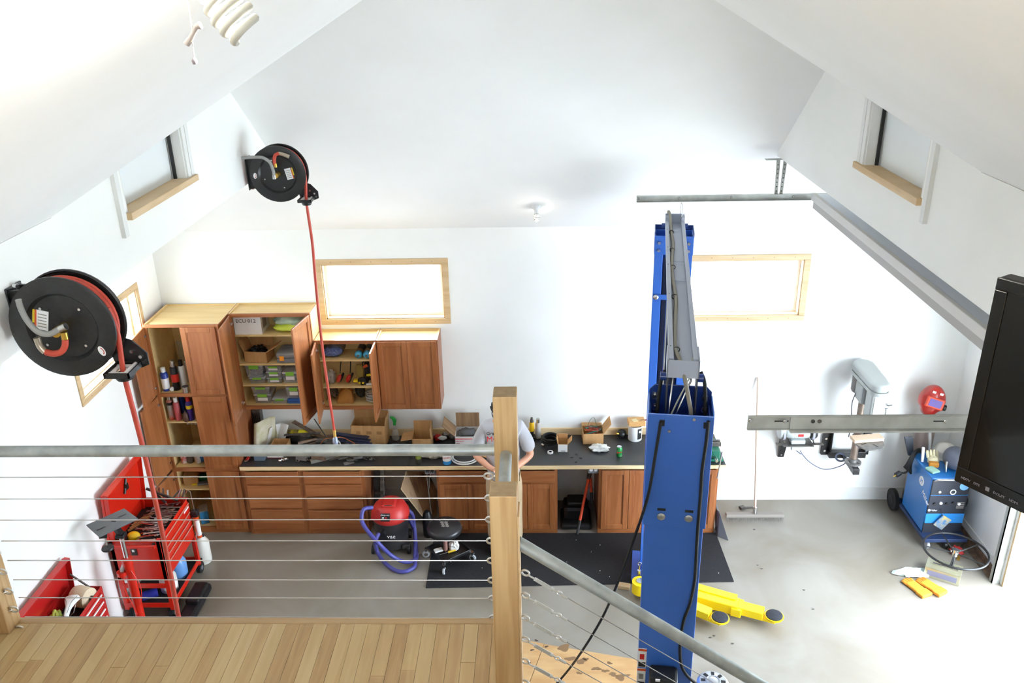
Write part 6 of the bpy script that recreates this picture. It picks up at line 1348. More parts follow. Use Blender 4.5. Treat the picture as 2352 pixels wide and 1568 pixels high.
# ------------------------------------------------------------------ hose reels
OVAL = mat('oval_red', (190, 60, 50), .5)
def reel(label, c, wy, px, hz, near):
    """c = hub centre, wy = wall bracket centre (y, z)"""
    t = thing('hose_reel', label, 'hose reel', V((CL, wy[0], wy[1])))
    Rr = .222; yf = c.y - .05; yb = c.y + .055
    prof = lambda: [(.002, -.012), (.138, -.012), (.146, .0), (.152, .006), (.21, .006), (.222, .002), (.2225, -.006), (.216, -.010), (.21, .001), (.152, .001), (.14, -.016), (.002, -.016)]
    ff = MB().lathe(prof(), V((c.x, yf, c.z)), 48, (0, -1, 0)).build('flange', BLACKM, t, smooth=35)
    MB().lathe(prof(), V((c.x, yb, c.z)), 48, (0, 1, 0)).build('flange', BLACKM, t, smooth=35)
    co = MB()
    for r_, o in ((.175, (-.034, -.012, .012, .034)), (.193, (-.024, 0, .024))):
        for dy in o: co.ring(V((c.x, c.y + dy + .002, c.z)), (0, 1, 0), r_, .0118, 44, 8)
    co.build('hose_coil', HOSER, t, smooth=60)
    MB().cyl((c.x, yf + .018, c.z), (c.x, yb - .018, c.z), .16, n=30).build('drum', BLACKM, t, smooth=40)
    # bracket on the wall and side arm
    MB().box(CL + .0065, wy[0] - .06, wy[1] - .13, CL + .014, wy[0] + .06, wy[1] + .13).build('base_plate', BLACKM, t, bev=.002)
    MB().box(CL + .008, wy[0] + .03, wy[1] - .12, CL + .07, wy[0] + .045, wy[1] + .12).box(CL + .008, wy[0] - .045, wy[1] - .12, CL + .07, wy[0] - .03, wy[1] + .12).build('pedestal', BLACKM, t)
    MB().beam((CL + .05, yb + .02, wy[1]), (c.x, yb + .02, c.z), .09, .012, (0, 1, 0)).build('support_arm', BLACKM, t, bev=.003)
    MB().beam((CL + .05, wy[0], wy[1]), (CL + .08, yb + .02, wy[1]), .012, .2, (0, 0, 1)).build('support_arm', BLACKM, t, bev=.003)
    for z in (-.12, .12): MB().cyl((CL + .013, wy[0], wy[1] + z), (CL + .03, wy[0], wy[1] + z), .016, n=10).build('anchor_bolt', STEEL, t, smooth=40)
    # rivets on the front
    for k in range(4):
        a = k * PI / 2 + (.75 if near else .35)
        MB().cyl((c.x + .115 * math.cos(a), yf + .013, c.z + .115 * math.sin(a)), (c.x + .115 * math.cos(a), yf + .002, c.z + .115 * math.sin(a)), .006, n=10).build('rivet', STEEL, ff)
    s = 1 if near else -1
    # label plate and oval badge
    la = V((c.x - s * .085, yf + .0105, c.z + (.03 if near else -.0))); rm = Matrix.Rotation(R(14 if near else -12), 3, 'Y')
    MB().cbox(la, (.05, .002, .088), rot=rm).build('label_plate', WHT_INK, ff)
    MB().cbox(la + rm @ V((-s * .028, 0, 0)), (.008, .0022, .085), rot=rm).build('label_stripe', ORG, ff)
    MB().cbox(la + rm @ V((-s * .036, 0, .012)), (.01, .0022, .06), rot=rm).build('label_stripe', YELB, ff)
    for k in range(5): MB().cbox(la + rm @ V((0, -.0013, -.03 + k * .014)), (.036, .0008, .004), rot=rm).build('label_print', GRY_INK, ff)
    ov = V((c.x + s * .18 * math.cos(-.62 if near else -.05), yf - .0068, c.z + .18 * math.sin(-.62 if near else -.05)))
    o = MB().lathe([(.022, 0), (.022, .001)], (0, 0, 0), 24, (0, -1, 0)).build('oval_badge', WHT_INK, ff, world=False, loc=ov - ORIG[t.name]); o.scale = (.62, 1, 1.05); o.rotation_euler = (0, R(-22 if near else 5), 0)
    o = MB().ring((0, -.0015, 0), (0, 1, 0), .013, .0026, 16, 5, -1.2, 1.5).build('badge_arrow', OVAL, ff, world=False, loc=ov - ORIG[t.name]); o.scale = (.62, 1, 1.05); o.rotation_euler = (0, R(-22 if near else 5), 0)
    # swivel, inlet hose, pigtail
    MB().cyl((c.x, yf + .012, c.z), (c.x, yf - .06, c.z), .02, n=16).build('swivel', BRASS, t, smooth=40)
    Yh = yf - .06
    gp = [G(a, b, Y=Yh - .01) for a, b in px['grey']]
    MB().tube(gp, .0125, 10, smooth=6).build('inlet_hose', mat('grey_inlet_hose', (150, 150, 146), .45), t, smooth=60)
    MB().cyl(gp[-1], gp[-1] + (gp[-1] - gp[-2]).normalized() * .03, .015, n=12).build('hose_end', STEEL, t, smooth=40)
    rp = [G(a, b, Y=Yh) for a, b in px['red']]
    MB().cyl(rp[0] + V((0, 0, .03)), rp[0], .014, n=12).build('elbow', BRASS, t, smooth=40)
    MB().tube(rp, .0135, 10, smooth=6).build('pigtail', HOSER, t, smooth=60)
    sp = [G(a, b, Y=Yh + .02) for a, b in px['spring']]
    MB().tube(sp, .0145, 10, smooth=3).build('bend_restrictor', mat('satin_sleeve', (176, 164, 146), .3, metal=.6), t, smooth=60)
    # guide arm with roller box
    g0 = px['roller']; rc = G(*g0, Y=c.y)
    pl = MB().prism([(rc.x - .05, yb + .005, rc.z + .14), (rc.x + .03, yb + .005, rc.z + .11), (rc.x + .085, yb + .005, rc.z + .05), (rc.x + .085, yb + .005, rc.z - .005), (rc.x + .05, yb + .005, rc.z - .02), (rc.x - .06, yb + .005, rc.z - .02), (rc.x - .09, yb + .005, rc.z + .1)], (0, .006, 0)); pl.build('guide_plate', BLACKM, t, bev=.002)
    for a, b in ((.02, .06), (.055, .035), (.065, .01), (-.03, .02)): MB().cyl((rc.x + a, yb + .006, rc.z + b), (rc.x + a, yb - .004, rc.z + b), .008, n=10).build('guide_bolt', STEEL, t)
    fr = MB(); q = .055
    fr.box(rc.x - q, c.y - .075, rc.z - .01, rc.x + q, c.y - .068, rc.z + .014).box(rc.x - q, yb - .005, rc.z - .01, rc.x + q, yb + .005, rc.z + .014).box(rc.x - q, c.y - .075, rc.z - .01, rc.x - q + .006, yb, rc.z + .014).box(rc.x + q - .006, c.y - .075, rc.z - .01, rc.x + q, yb, rc.z + .014)
    fr.build('roller_box', BLACKM, t)
    for dx in (-.03, .03): MB().cyl((rc.x + dx, c.y - .066, rc.z + .004), (rc.x + dx, yb - .006, rc.z + .004), .0095, n=12).build('roller', WHITEP, t, smooth=40)
    for dy in (-.045, .035): MB().cyl((rc.x - .045, c.y + dy, rc.z - .002), (rc.x + .045, c.y + dy, rc.z - .002), .0095, n=12).build('roller', WHITEP, t, smooth=40)
    MB().lathe([(.034, -.03), (.04, -.018), (.04, -.004)], V((rc.x, c.y - .005, rc.z - .012)), 18).build('hose_stop', BLACK, t, smooth=50)
    # hanging hose
    hb = [V((c.x + .185, c.y - .01, c.z + .07)), V((c.x + .205, c.y - .012, c.z - .04)), V((rc.x, c.y - .008, rc.z + .01)), V((rc.x, c.y - .006, rc.z - .1))]
    n = 8; z1 = rc.z - .1
    for k in range(1, n + 1): f = k / n; hb.append(V((rc.x + .012 * math.sin(f * 5 + (0 if near else 2)), c.y, z1 + (hz - z1) * f)))
    MB().tube(hb, .0115, 10, smooth=4).build('hose', HOSER, t, smooth=60)
    if not near:
        e = V((hb[-1].x, c.y, hz)); MB().cyl(e, e - V((0, 0, .07)), .014, n=12).build('hose_end', mat('brass_tip', (222, 180, 96), .3, metal=.5), t, smooth=40)
        MB().crumple(e - V((0, 0, .12)), (.024, .024, .055), .3, 3, 101).build('coupler', mat('pale_blue_steel', (170, 180, 206), .3, metal=.5), t, smooth=50)
        MB().tube([e - V((-.01, 0, .1)), e - V((-.04, 0, .14)), e - V((-.05, 0, .22))], .006, 6, smooth=4).build('chuck_lever', STEEL, t, smooth=50); MB().cyl(e - V((0, 0, .17)), e - V((-.012, 0, .27)), .012, n=10).build('nozzle', mat('brass_tip', (222, 180, 96), .3, metal=.5), t, smooth=40)
    return t
reel('large air hose reel with its red hose hanging beside the left window', G(158, 742, Y=3.30), (3.50, 4.56),
     dict(grey=((42, 688), (48, 708), (62, 735), (85, 760), (112, 767), (138, 755)), red=((150, 778), (149, 795), (140, 808), (122, 812), (105, 808)), spring=((104, 808), (92, 795), (84, 775)), roller=(285, 848)), 2.2, True)
reel('air hose reel mounted at the far end of the upper left wall', G(642, 397, Y=6.72), (6.80, 4.48),
     dict(grey=((555, 363), (580, 361), (603, 362), (620, 373), (627, 390), (629, 402)), red=((633, 384), (630, 370), (632, 357), (640, 352)), spring=((640, 352), (652, 355), (664, 360)), roller=(704, 458)), 2.17, False)
# ------------------------------------------------------------------ lamps
BULB = mat('cfl_glass', (176, 176, 166), .35)
def cfl(label, base, axis, scale=1., power=0, lightloc=None, chain=False):
    axis = V(axis).normalized(); base = V(base)
    t = thing('pull_chain_lamp', label, 'lamp', base)
    MB().lathe([(.055 * scale, 0), (.055 * scale, .012), (.035 * scale, .03), (.024 * scale, .045)], base, 24, axis).build('lamp_holder', WHITEP, t, smooth=45)
    MB().lathe([(.016 * scale, .04), (.023 * scale, .05), (.026 * scale, .085), (.02 * scale, .092)], base, 20, axis).build('ballast', WHITEP, t, smooth=45)
    q = V((0, 0, 1)).rotation_difference(axis).to_matrix(); n = 90; turns = 4; pts = []
    for i in range(n + 1):
        f = i / n; a = f * turns * 2 * PI; r_ = (.022 + .006 * math.sin(f * PI)) * scale
        pts.append(base + q @ V((r_ * math.cos(a), r_ * math.sin(a), (.098 + .072 * f) * scale if scale != 1 else .098 + .072 * f)))
    MB().tube(pts, .0068 * scale, 8).build('spiral_tube', BULB, t, smooth=60)
    if power:
        l = bpy.data.lights.new('lamp_fill_light', 'POINT'); l.energy = power; l.color = (1, .95, .86); l.shadow_soft_size = .02
        o = bpy.data.objects.new('lamp_fill_light', l); COL.objects.link(o); o.parent = t; o.location = (lightloc or axis * .14)
    return t
nL = V((.67, 0, -1)).normalized()
bc = G(524, 22, Y=1.72); d_ = (bc.z - 6.42 - .67 * (bc.x + .02)) / 1.2037
base = bc - nL * (-d_)
lt = cfl('spiral bulb lamp on the near sloped loft ceiling with a knotted pull string', base, nL, 1.25, 22, tuple(nL * .16))  # bulb itself is off; its point light stands in for bounced flash
cp = [base + V((-.05, 0, -.03)), G(430, 0, Y=1.70), G(440, 60, Y=1.70), G(442, 100, Y=1.70), G(447, 140, Y=1.70)]
MB().tube(cp, .0011, 6).build('pull_string', mat('string', (186, 180, 176), .7), lt)
MB().lathe([(.004, 0), (.006, .006), (.003, .012)], cp[-1] - V((0, 0, .006)), 10).build('string_bead', mat('bead_grey', (120, 112, 118), .5), lt, smooth=50)
kn = [G(428, 102, Y=1.70), G(435, 92, Y=1.70), G(443, 78, Y=1.70), G(450, 62, Y=1.70), G(461, 58, Y=1.70)]
MB().tube(kn, [.0065, .006, .0045, .005, .0075], 8).build('string_knot', mat('grey_tag_cloth', (150, 142, 138), .8), lt, smooth=50)
nB = V((0, -.77, -1)).normalized()
s2 = G(584, 440, Y=7.62); top2 = ZW + SL * (YB - 7.62)
l2 = cfl('spiral bulb lamp hanging below the far hose reel', (s2.x, 7.62, top2 - .005), (0, 0, -1), 1.0, 9, (0, 0, -.13))
MB().cyl((s2.x, 7.62, top2 - .01), (s2.x, 7.62, top2 + .02), .05, n=20).build('ceiling_box', WHITEP, l2)
y3 = 8.42; s3 = G(1232, 483, Y=y3)
l3 = cfl('white lamp holder with a spiral bulb at the middle of the rear slope', (s3.x, y3, ZW + SL * (YB - y3)), nB, .9, 3, tuple(nB * .125))  # bulb is unlit here; the weak point light in it is added
# ------------------------------------------------------------------ tv
a = V((1.004, 1.80, 4.752)); dv = V((.56, -.83, 0)).normalized(); nv = V((-dv.y * -1, -dv.x, 0)); nv = V((dv.y, -dv.x, 0)).normalized()
tv = thing('television', 'black flat screen television on a wall arm at the loft edge', 'television', a)
Wt, Ht = .92, .52
def tq(mb, u0, u1, z0, z1, n0, n1):
    P = lambda u, n, z: a + dv * u + nv * n + V((0, 0, z))
    mb.add([P(u0, n0, z0), P(u1, n0, z0), P(u1, n1, z0), P(u0, n1, z0), P(u0, n0, z1), P(u1, n0, z1), P(u1, n1, z1), P(u0, n1, z1)], [(0, 3, 2, 1), (4, 5, 6, 7), (0, 1, 5, 4), (1, 2, 6, 5), (2, 3, 7, 6), (3, 0, 4, 7)]); return mb
TVB = mat('gloss_black', (8, 8, 9), .15)
tq(MB(), 0, Wt, 0, Ht, -.05, -.004).build('housing', BLACK, tv, bev=.006)
bz_ = .028
fr = MB(); tq(fr, 0, Wt, 0, .042, -.006, 0); tq(fr, 0, Wt, Ht - bz_, Ht, -.006, 0); tq(fr, 0, bz_, .042, Ht - bz_, -.006, 0); tq(fr, Wt - bz_, Wt, .042, Ht - bz_, -.006, 0)
fr.build('bezel', TVB, tv, bev=.002)
tq(MB(), bz_, Wt - bz_, .042, Ht - bz_, -.006, -.003).build('screen', mat('tv_screen', (9, 9, 10), .07, spec=.5), tv)
for s_, u in (('HDTV', .016), ('DTS', .047), ('DOLBY', .095), ('HDMI', .132)): text(s_, .0085, a + dv * u + nv * .0015 + V((0, 0, .016)), dv, (0, 0, 1), mat('bezel_grey', (110, 106, 110), .5), tv)
text('VIZIO', .012, a + dv * .168 + nv * .0015 + V((0, 0, .014)), dv, (0, 0, 1), mat('bezel_silver', (160, 158, 162), .4), tv)
tq(MB(), .076, .085, .014, .024, 0, .0012).build('badge', mat('bezel_grey', (110, 106, 110), .5), tv)
pc = a + dv * .46 + V((0, 0, .26)) - nv * .05
MB().cbox(pc - nv * .02, (.2, .2, .03), rot=Matrix((dv, V((0, 0, 1)), nv)).transposed()).build('mount_plate', BLACKM, tv)
wp = V((CR - .004, pc.y + .1, pc.z)); el = (pc + wp) / 2 + V((.05, -.12, 0))
MB().beam(pc - nv * .03, el, .04, .05).beam(el, wp, .04, .05).build('wall_arm', BLACKM, tv)
MB().box(wp.x - .02, wp.y - .08, wp.z - .12, wp.x, wp.y + .08, wp.z + .12).build('wall_plate', BLACKM, tv)
# ------------------------------------------------------------------ red tool cart and chest on the left
x0, x1, y0, y1 = -4.16, -3.66, 6.72, 7.46; zt, zb = .97, .50
cart = thing('tool_cart', 'red rolling tool cart with its lid propped open against the wall', 'tool cart', (-3.9, 7.1, 0))
mb = MB().box(x0, y0, zb, x1, y1, zb + .006).box(x0, y0, zb, x0 + .008, y1, zt).box(x0, y0, zb, x1, y0 + .008, zt).box(x0, y1 - .008, zb, x1, y1, zt)
mb.build('tray_box', RED, cart, bev=.003)
MB().box(x0 + .01, y0 + .01, .85, x1 - .012, y1 - .01, .856).build('tray_liner', mat('black_liner', (40, 36, 36), .8), cart)
MB().box(x1 - .008, y0, zb, x1, y1, zt).build('front_frame', RED, cart, bev=.002)
for k, (z0_, z1_) in enumerate(((.84, .935), (.76, .83), (.68, .75), (.525, .67))):
    d_ = MB().box(x1, y0 + .035, z0_, x1 + .012, y1 - .035, z1_).build('drawer', RED, cart, bev=.003)
    if k < 4: MB().box(x1 + .012, y0 + .05, z1_ - .012, x1 + .02, y1 - .05, z1_ - .002).build('handle', mat('satin_trim', (216, 176, 160), .3, metal=.4), d_, bev=.002)
MB().box(x1 + .0125, 7.28, .885, x1 + .0145, 7.4, .905).build('badge', WHT_INK, cart)
# corner posts and lower frame
for x, y in ((x0, y0), (x1 - .04, y0), (x0, y1 - .04), (x1 - .04, y1 - .04)):
    MB().box(x, y, .13, x + .04, y + .04, zt).build('leg', RED, cart, bev=.003)
for z in (.16, .40):
    if z < .3:
        MB().box(x0, y0, z, x1, y1, z + .012).build('lower_shelf', mat('black_liner', (40, 36, 36), .8), cart)
    for a in ((x0, y0 - .002, x1, y0 + .01), (x0, y1 - .01, x1, y1 + .002), (x1 - .01, y0, x1 + .002, y1)):
        if z > .3 and a[1] > 7: continue
        if z > .3 and a[0] > -4: continue
        MB().box(a[0], a[1], z, a[2], a[3], z + .055).build('frame_rail', RED, cart, bev=.003)
for x, y in ((x0 + .05, y0 + .05), (x1 - .05, y0 + .05), (x0 + .05, y1 - .05), (x1 - .03, y1 + .02)):
    MB().cyl((x - .02, y, .06), (x + .02, y, .06), .06, n=20).build('caster', RUBBER, cart, smooth=40); MB().cyl((x - .024, y, .06), (x + .024, y, .06), .025, n=14).build('caster_hub', GREYP, cart, smooth=40); MB().box(x - .028, y - .03, .09, x + .028, y + .03, .16).build('caster_fork', BLACKM, cart)
MB().cyl((x0 - .02, y0 - .05, .93), (x1 - .03, y0 - .05, .93), .018, n=16).build('push_bar', RED, cart, smooth=40)
for x in (x0 + .02, x1 - .06): MB().beam((x, y0 - .05, .93), (x, y0, .93), .02, .03).build('bar_mount', BLACKM, cart)
MB().box(-3.96, y0 - .012, .80, -3.9, y0, .89).build('latch', BLACKM, cart, bev=.006); MB().cbox((-3.93, y0 - .014, .86), (.025, .006, .03)).build('latch_clip', STEEL, cart)
lid = MB().prism([(x0 + .015, y0, zt), (x0 + .015, y1, zt), (x0 + .055, y1, zt + .50), (x0 + .055, y0, zt + .50)], (-.03, 0, .0)); lid = lid.build('lid', RED, cart, bev=.006)
MB().prism([(x0 + .055, y0, zt + .50), (x0 + .055, y1, zt + .50), (x0 + .10, y1, zt + .485), (x0 + .10, y0, zt + .485)], (0, 0, .012)).build('lid_lip', RED, lid)
MB().prism([(x0 + .017, y0, zt), (x0 + .06, y0, zt), (x0 + .10, y0, zt + .49), (x0 + .056, y0, zt + .5)], (0, .008, 0)).build('lid_lip', RED, lid); MB().prism([(x0 + .017, y1 - .008, zt), (x0 + .06, y1 - .008, zt), (x0 + .10, y1 - .008, zt + .49), (x0 + .056, y1 - .008, zt + .5)], (0, .008, 0)).build('lid_lip', RED, lid)
MB().cbox((x0 + .06, 7.14, zt + .34), (.02, .05, .06)).cyl((x0 + .05, 7.1, zt + .28), (x0 + .06, 7.16, zt + .42), .012, n=10).build('lid_lock', BLACKM, lid)
MB().beam((x1 - .1, y1 - .03, zt - .02), (x0 + .09, y1 - .02, zt + .12), .02, .02).build('lid_stay', DSTEEL, cart)
for y in (y0 + .02, y1 - .02):
    for z in (.55, .7, .9): MB().cyl((x1, y, z), (x1 + .006, y, z), .008, n=8).build('bolt', STEEL, cart)
# tools in the tray
rs = random.Random(17)
WS = [STEEL, mat('worn_chrome', (190, 182, 178), .35, metal=.7), mat('wine_wrench', (150, 110, 108), .35, metal=.6), mat('satin_wrench', (214, 210, 206), .4, metal=.4)]
def wrench(x, y, z, ln, an, m, r_=.0045):
    d = V((math.cos(an), math.sin(an), 0)); n = V((-d.y, d.x, 0)); c = V((x, y, z)); a, b = c - d * ln / 2, c + d * ln / 2
    mb = MB().beam(a, b, .011, .006); mb.ring(b, (0, 0, 1), .011, .0045, 12, 6)
    for s in (-1, 1): mb.beam(a - d * .02 + n * s * .011, a + d * .004 + n * s * .006, .007, .006)
    return mb.build('wrench', m)
WL = []
for k in range(110):
    ln = rs.uniform(.12, .21); yy = rs.uniform(6.77, 7.42); xx = rs.uniform(-3.93, -3.79); an = rs.uniform(-.25, .3); d = V((math.cos(an), math.sin(an), 0)); c = V((xx, yy, 0)); a, b = c - d * (ln / 2 + .02), c + d * (ln / 2 + .015)
    if yy < 6.95 and xx < -3.86: continue
    z = .858
    for p, q, zt in WL:
        if seg_d(a, b, p, q) < .034: z = max(z, zt)
    if z > .925: continue
    WL.append((a, b, z + .0125))
    o = wrench(xx, yy, z + .005, ln, an, rs.choice(WS)); tag(o, 'loose steel wrench lying in the tray of the red tool cart', 'wrench', 'wrenches in the red cart tray')
for k in range(4):
    y = 7.02 + k * .045; o = MB().beam((-4.12, y, .866), (-3.99, y + .2, .866), .018, .014).build('wood_stick', mat('stick_wood', (176, 140, 90), .6)); tag(o, 'thin wooden stick lying in the tray of the red tool cart', 'stick', 'wooden sticks in the red cart')
c = V((-4.0, 6.86, .857)); t = thing('air_grinder', 'yellow and black tool in the red cart tray', 'tool', c)
MB().ball(c + V((0.02, 0, .06)), (.065, .05, .05), 18, 12).build('body', mat('yellow_tool', (240, 196, 30), .4), t, smooth=60); MB().cyl(c + V((-.05, -.01, .05)), c + V((-.14, -.05, .05)), .024, n=14).build('grip', BLACK, t, smooth=40); MB().cyl(c + V((-.06, -.06, .03)), c + V((-.06, -.06, .09)), .045, n=18).build('disc', BLACK, t, smooth=40)
c = V((-3.90, 6.765, .857)); t = thing('black_ratchet_box', 'small black box hanging inside the cart front edge', 'box', c); MB().cbox(c + V((0, 0, .04)), (.1, .05, .06)).build('shell', BLACK, t, bev=.012); MB().cbox(c + V((.03, -.01, .08)), (.02, .02, .03)).build('clip', STEEL, t)
t = thing('pry_handle', 'black handled pry bar resting across the cart tray end', 'pry bar', (-3.9, 7.42, .97)); MB().cyl((-4.03, 7.50, 1.0), (-3.84, 7.33, .99), .014, n=12).build('handle', BLACK, t, smooth=40); MB().cyl((-3.84, 7.33, .99), (-3.80, 7.29, .985), .008, n=10).build('tip', STEEL, t)
rs = random.Random(8)
for k in range(6):
    o = MB().beam((-3.98 + k * .05, 7.478, .95), (-3.96 + k * .05 + rs.uniform(-.04, .04), 7.53, 1.0 + rs.uniform(0, .05)), .016, .012).build('hand_tool', DSTEEL if k % 2 else STEEL); tag(o, 'dark hand tool hooked over the far rim of the red cart', 'tool', 'tools on the cart rim')
    MB().cyl((-3.98 + k * .05, 7.470, .9), (-3.98 + k * .05, 7.478, .96), .006, n=8).build('shank', STEEL, o)
# caulk gun cartridge hung on the cart corner
c = V((-3.60, 7.42, .50)); t = thing('caulk_tube', 'red sealant tube hung on the corner of the red cart', 'sealant tube', c)
MB().cyl(c, c + V((0, 0, .26)), .026, n=18).build('tube', ORG, t, smooth=40); MB().lathe([(.0266, .03), (.0266, .22)], c, 18).build('label_band', PAPER, t, smooth=40); MB().cbox(c + V((0, 0, .30)), (.07, .06, .08)).build('carrier', BLACK, t, bev=.015); MB().cyl(c + V((0, 0, .3)), c + V((-.015, .02, .55)), .005, n=8).build('rod', STEEL, t); MB().tube([c + V((-.015, .02, .55)), c + V((-.04, .02, .57)), c + V((-.06, .01, .54))], .005, 6).build('hook', STEEL, t)
# bottles on the lower shelf
ZS = .173
c = V((-3.80, 6.98, ZS)); t = thing('fluid_jug', 'white plastic jug on the lower shelf of the red cart', 'jug', c)
MB().lathe([(.075, 0), (.085, .01), (.085, .17), (.06, .22), (.03, .25), (.03, .27)], c, 22).build('body', mat('milky_jug', (222, 220, 210), .4), t, smooth=50); MB().tube([c + V((.04, -.03, .24)), c + V((.08, -.06, .21)), c + V((.08, -.06, .12))], .014, 8, smooth=4).build('handle', mat('milky_jug', (222, 220, 210), .4), t, smooth=50); MB().lathe([(.0862, .05), (.0862, .15)], c, 22).build('label_band', PAPER, t, smooth=40)
c = V((-3.78, 7.2, ZS)); t = thing('washer_fluid_jug', 'blue fluid jug on the lower shelf of the red cart', 'jug', c)
MB().lathe([(.075, 0), (.085, .01), (.085, .18), (.05, .25), (.03, .28)], c, 22).build('body', mat('blue_fluid', (110, 160, 220), .25), t, smooth=50); MB().lathe([(.032, .28), (.032, .31)], c, 14).build('cap', WHITEP, t)
c = V((-3.96, 6.81, ZS)); t = thing('blue_shop_towel', 'blue rag roll on the lower shelf of the red cart', 'rag', c); MB().cyl(c + V((-.05, 0, .05)), c + V((.08, .07, .05)), .045, n=18).build('roll', mat('royal_blue', (30, 40, 150), .7), t, smooth=40)
c = V((-4.0, 7.3, ZS)); t = thing('black_bin', 'black bin at the back of the cart shelf', 'bin', c); MB().cbox(c + V((0, 0, .1)), (.2, .2, .2)).build('body', BLACK, t, bev=.03)
# black creeper leaning behind cart
t = thing('ramp_block', 'black plastic ramp block on the floor beside the red cart', 'ramp', (-3.55, 6.9, 0))
MB().prism([(-3.62, 6.62, 0), (-3.46, 6.62, 0), (-3.46, 7.2, 0), (-3.62, 7.2, 0)], (0, 0, .09)).build('ramp', BLACK, t, bev=.03); MB().cbox((-3.54, 7.0, .11), (.14, .3, .06)).build('step', BLACK, t, bev=.02)
c = V((-3.72, 7.67, 0)); t = thing('clear_jug', 'milky plastic jug on the floor behind the red cart', 'jug', c); MB().lathe([(.08, 0), (.085, .02), (.085, .25), (.04, .33), (.035, .36)], c, 20).build('body', mat('milky_jug', (222, 220, 210), .4), t, smooth=50); MB().cyl(c + V((.03, -.03, .36)), c + V((.06, -.04, .37)), .02, n=12).build('spout', BLACK, t)
# transmission jack with tilting plate
jx, jy = -3.86, 6.45; t = thing('transmission_jack', 'red hydraulic jack stand with a tilted dark grey plate', 'jack', (jx, jy, 0))
MB().cyl((jx, jy, .04), (jx, jy, .95), .042, n=22).build('cylinder', RED, t, smooth=40); MB().lathe([(.048, .9), (.048, .965), (.03, .97)], (jx, jy, 0), 22).build('gland', RED, t, smooth=40)
MB().cyl((jx, jy, .96), (jx, jy, 1.22), .021, n=18).build('chrome_rod', CHROME, t, smooth=40)
MB().cyl((jx - .06, jy - .03, .80), (jx - .06, jy - .03, .84), .045, n=18).build('pump', RED, t, smooth=40); MB().beam((jx - .06, jy - .03, .84), (jx - .02, jy, .93), .04, .03).build('pump_arm', mat('worn_chrome', (170, 160, 156), .3, metal=.9), t, bev=.004)
MB().tube([(jx - .06, jy - .04, .8), (jx - .05, jy - .06, .65), (jx - .02, jy - .06, .5), (jx + .0, jy - .05, .35)], .006, 6, smooth=5).tube([(jx + .03, jy - .03, .85), (jx + .09, jy - .04, .7), (jx + .08, jy - .04, .55), (jx + .04, jy - .03, .45)], .004, 6, smooth=5).build('oil_line', RED, t, smooth=60)
for k in range(4): a = k * PI / 2 + .6; MB().beam((jx, jy, .05), (jx + .3 * math.cos(a), jy + .3 * math.sin(a), .04), .05, .05).build('base_leg', RED, t, bev=.004); 
MB().cbox((jx, jy, 1.23), (.08, .08, .04)).build('tilt_head', BLACK, t, bev=.01)
pc = V((jx - .10, jy - .0, 1.30)); rmx = Matrix.Rotation(R(-2), 3, 'Z') @ Matrix.Rotation(R(-22), 3, 'Y') @ Matrix.Rotation(R(-14), 3, 'X')
cr_ = [G(198, 1205, Y=6.30), G(285, 1167, Y=6.62), G(317, 1190, Y=6.45), G(228, 1232, Y=6.15)]
MB().prism(cr_, (0, 0, -.012)).build('plate', mat('grey_plate', (92, 94, 96), .45, metal=.3), t, bev=.001)
ctr = sum(cr_, V((0, 0, 0))) / 4
for f in (.18, .80):
    p = cr_[0].lerp(cr_[1], f).lerp(cr_[3].lerp(cr_[2], f), .58 if f < .5 else .4); dd = (cr_[1] - cr_[0]).normalized(); MB().beam(p - dd * .04 + V((0, 0, .0012)), p + dd * .04 + V((0, 0, .0012)), .01, .001).build('slot', BLACK, t)
MB().beam(ctr - V((0, 0, .01)), V((jx, jy, 1.24)), .05, .05).build('plate_arm', BLACK, t, bev=.006)
kx = G(243, 1240, Y=6.3); MB().cyl(kx + V((0, 0, .12)), kx - V((0, 0, .08)), .008, n=10).build('clamp_screw', STEEL, t, smooth=40); MB().lathe([(.05, 0), (.055, .01), (.05, .022)], kx - V((0, 0, .10)), 20).build('clamp_knob', BLACK, t, smooth=40); MB().cyl(kx + V((-.03, -.03, .06)), kx + V((.03, -.02, .06)), .02, n=12).build('clamp_ball', BLACK, t, smooth=40)
# red tool chest lower left
x0, x1, y0, y1, zt = -4.18, -3.885, 5.25, 6.02, 1.0
t = thing('tool_chest', 'dark red tool chest with open lid standing below the landing', 'tool chest', ((x0 + x1) / 2, 5.6, 0))
mb = MB().box(x0, y0, .62, x1, y1, .63).box(x0, y0, .62, x0 + .008, y1, zt).box(x1 - .008, y0, .62, x1, y1, zt).box(x0, y0, .62, x1, y0 + .008, zt).box(x0, y1 - .008, .62, x1, y1, zt)
mb.build('chest_body', RED2, t, bev=.003)
MB().box(x0 + .01, y0 + .01, .88, x1 - .01, y1 - .01, .885).build('tray_liner', mat('black_liner', (40, 36, 36), .8), t)
for k in range(4): MB().box(x1, y0 + .04, .655 + k * .078, x1 + .012, y1 - .04, .725 + k * .078).build('drawer', RED2, t, bev=.003); MB().box(x1 + .012, y0 + .06, .708 + k * .078, x1 + .024, y1 - .06, .722 + k * .078).build('drawer_handle', WHITEP, t, bev=.003)
lid = MB().prism([(x0 + .005, y0, zt), (x0 + .005, y1, zt), (x0 + .03, y1, zt + .30), (x0 + .03, y0, zt + .30)], (-.022, 0, 0)).build('lid', RED2, t, bev=.004)
MB().prism([(x0 + .03, y0, zt + .3), (x0 + .03, y1, zt + .3), (x0 + .075, y1, zt + .29), (x0 + .075, y0, zt + .29)], (0, 0, .01)).build('lid_lip', RED2, lid); MB().prism([(x0 + .008, y1 - .008, zt), (x0 + .05, y1 - .008, zt), (x0 + .075, y1 - .008, zt + .29), (x0 + .03, y1 - .008, zt + .3)], (0, .008, 0)).build('lid_lip', RED2, lid)
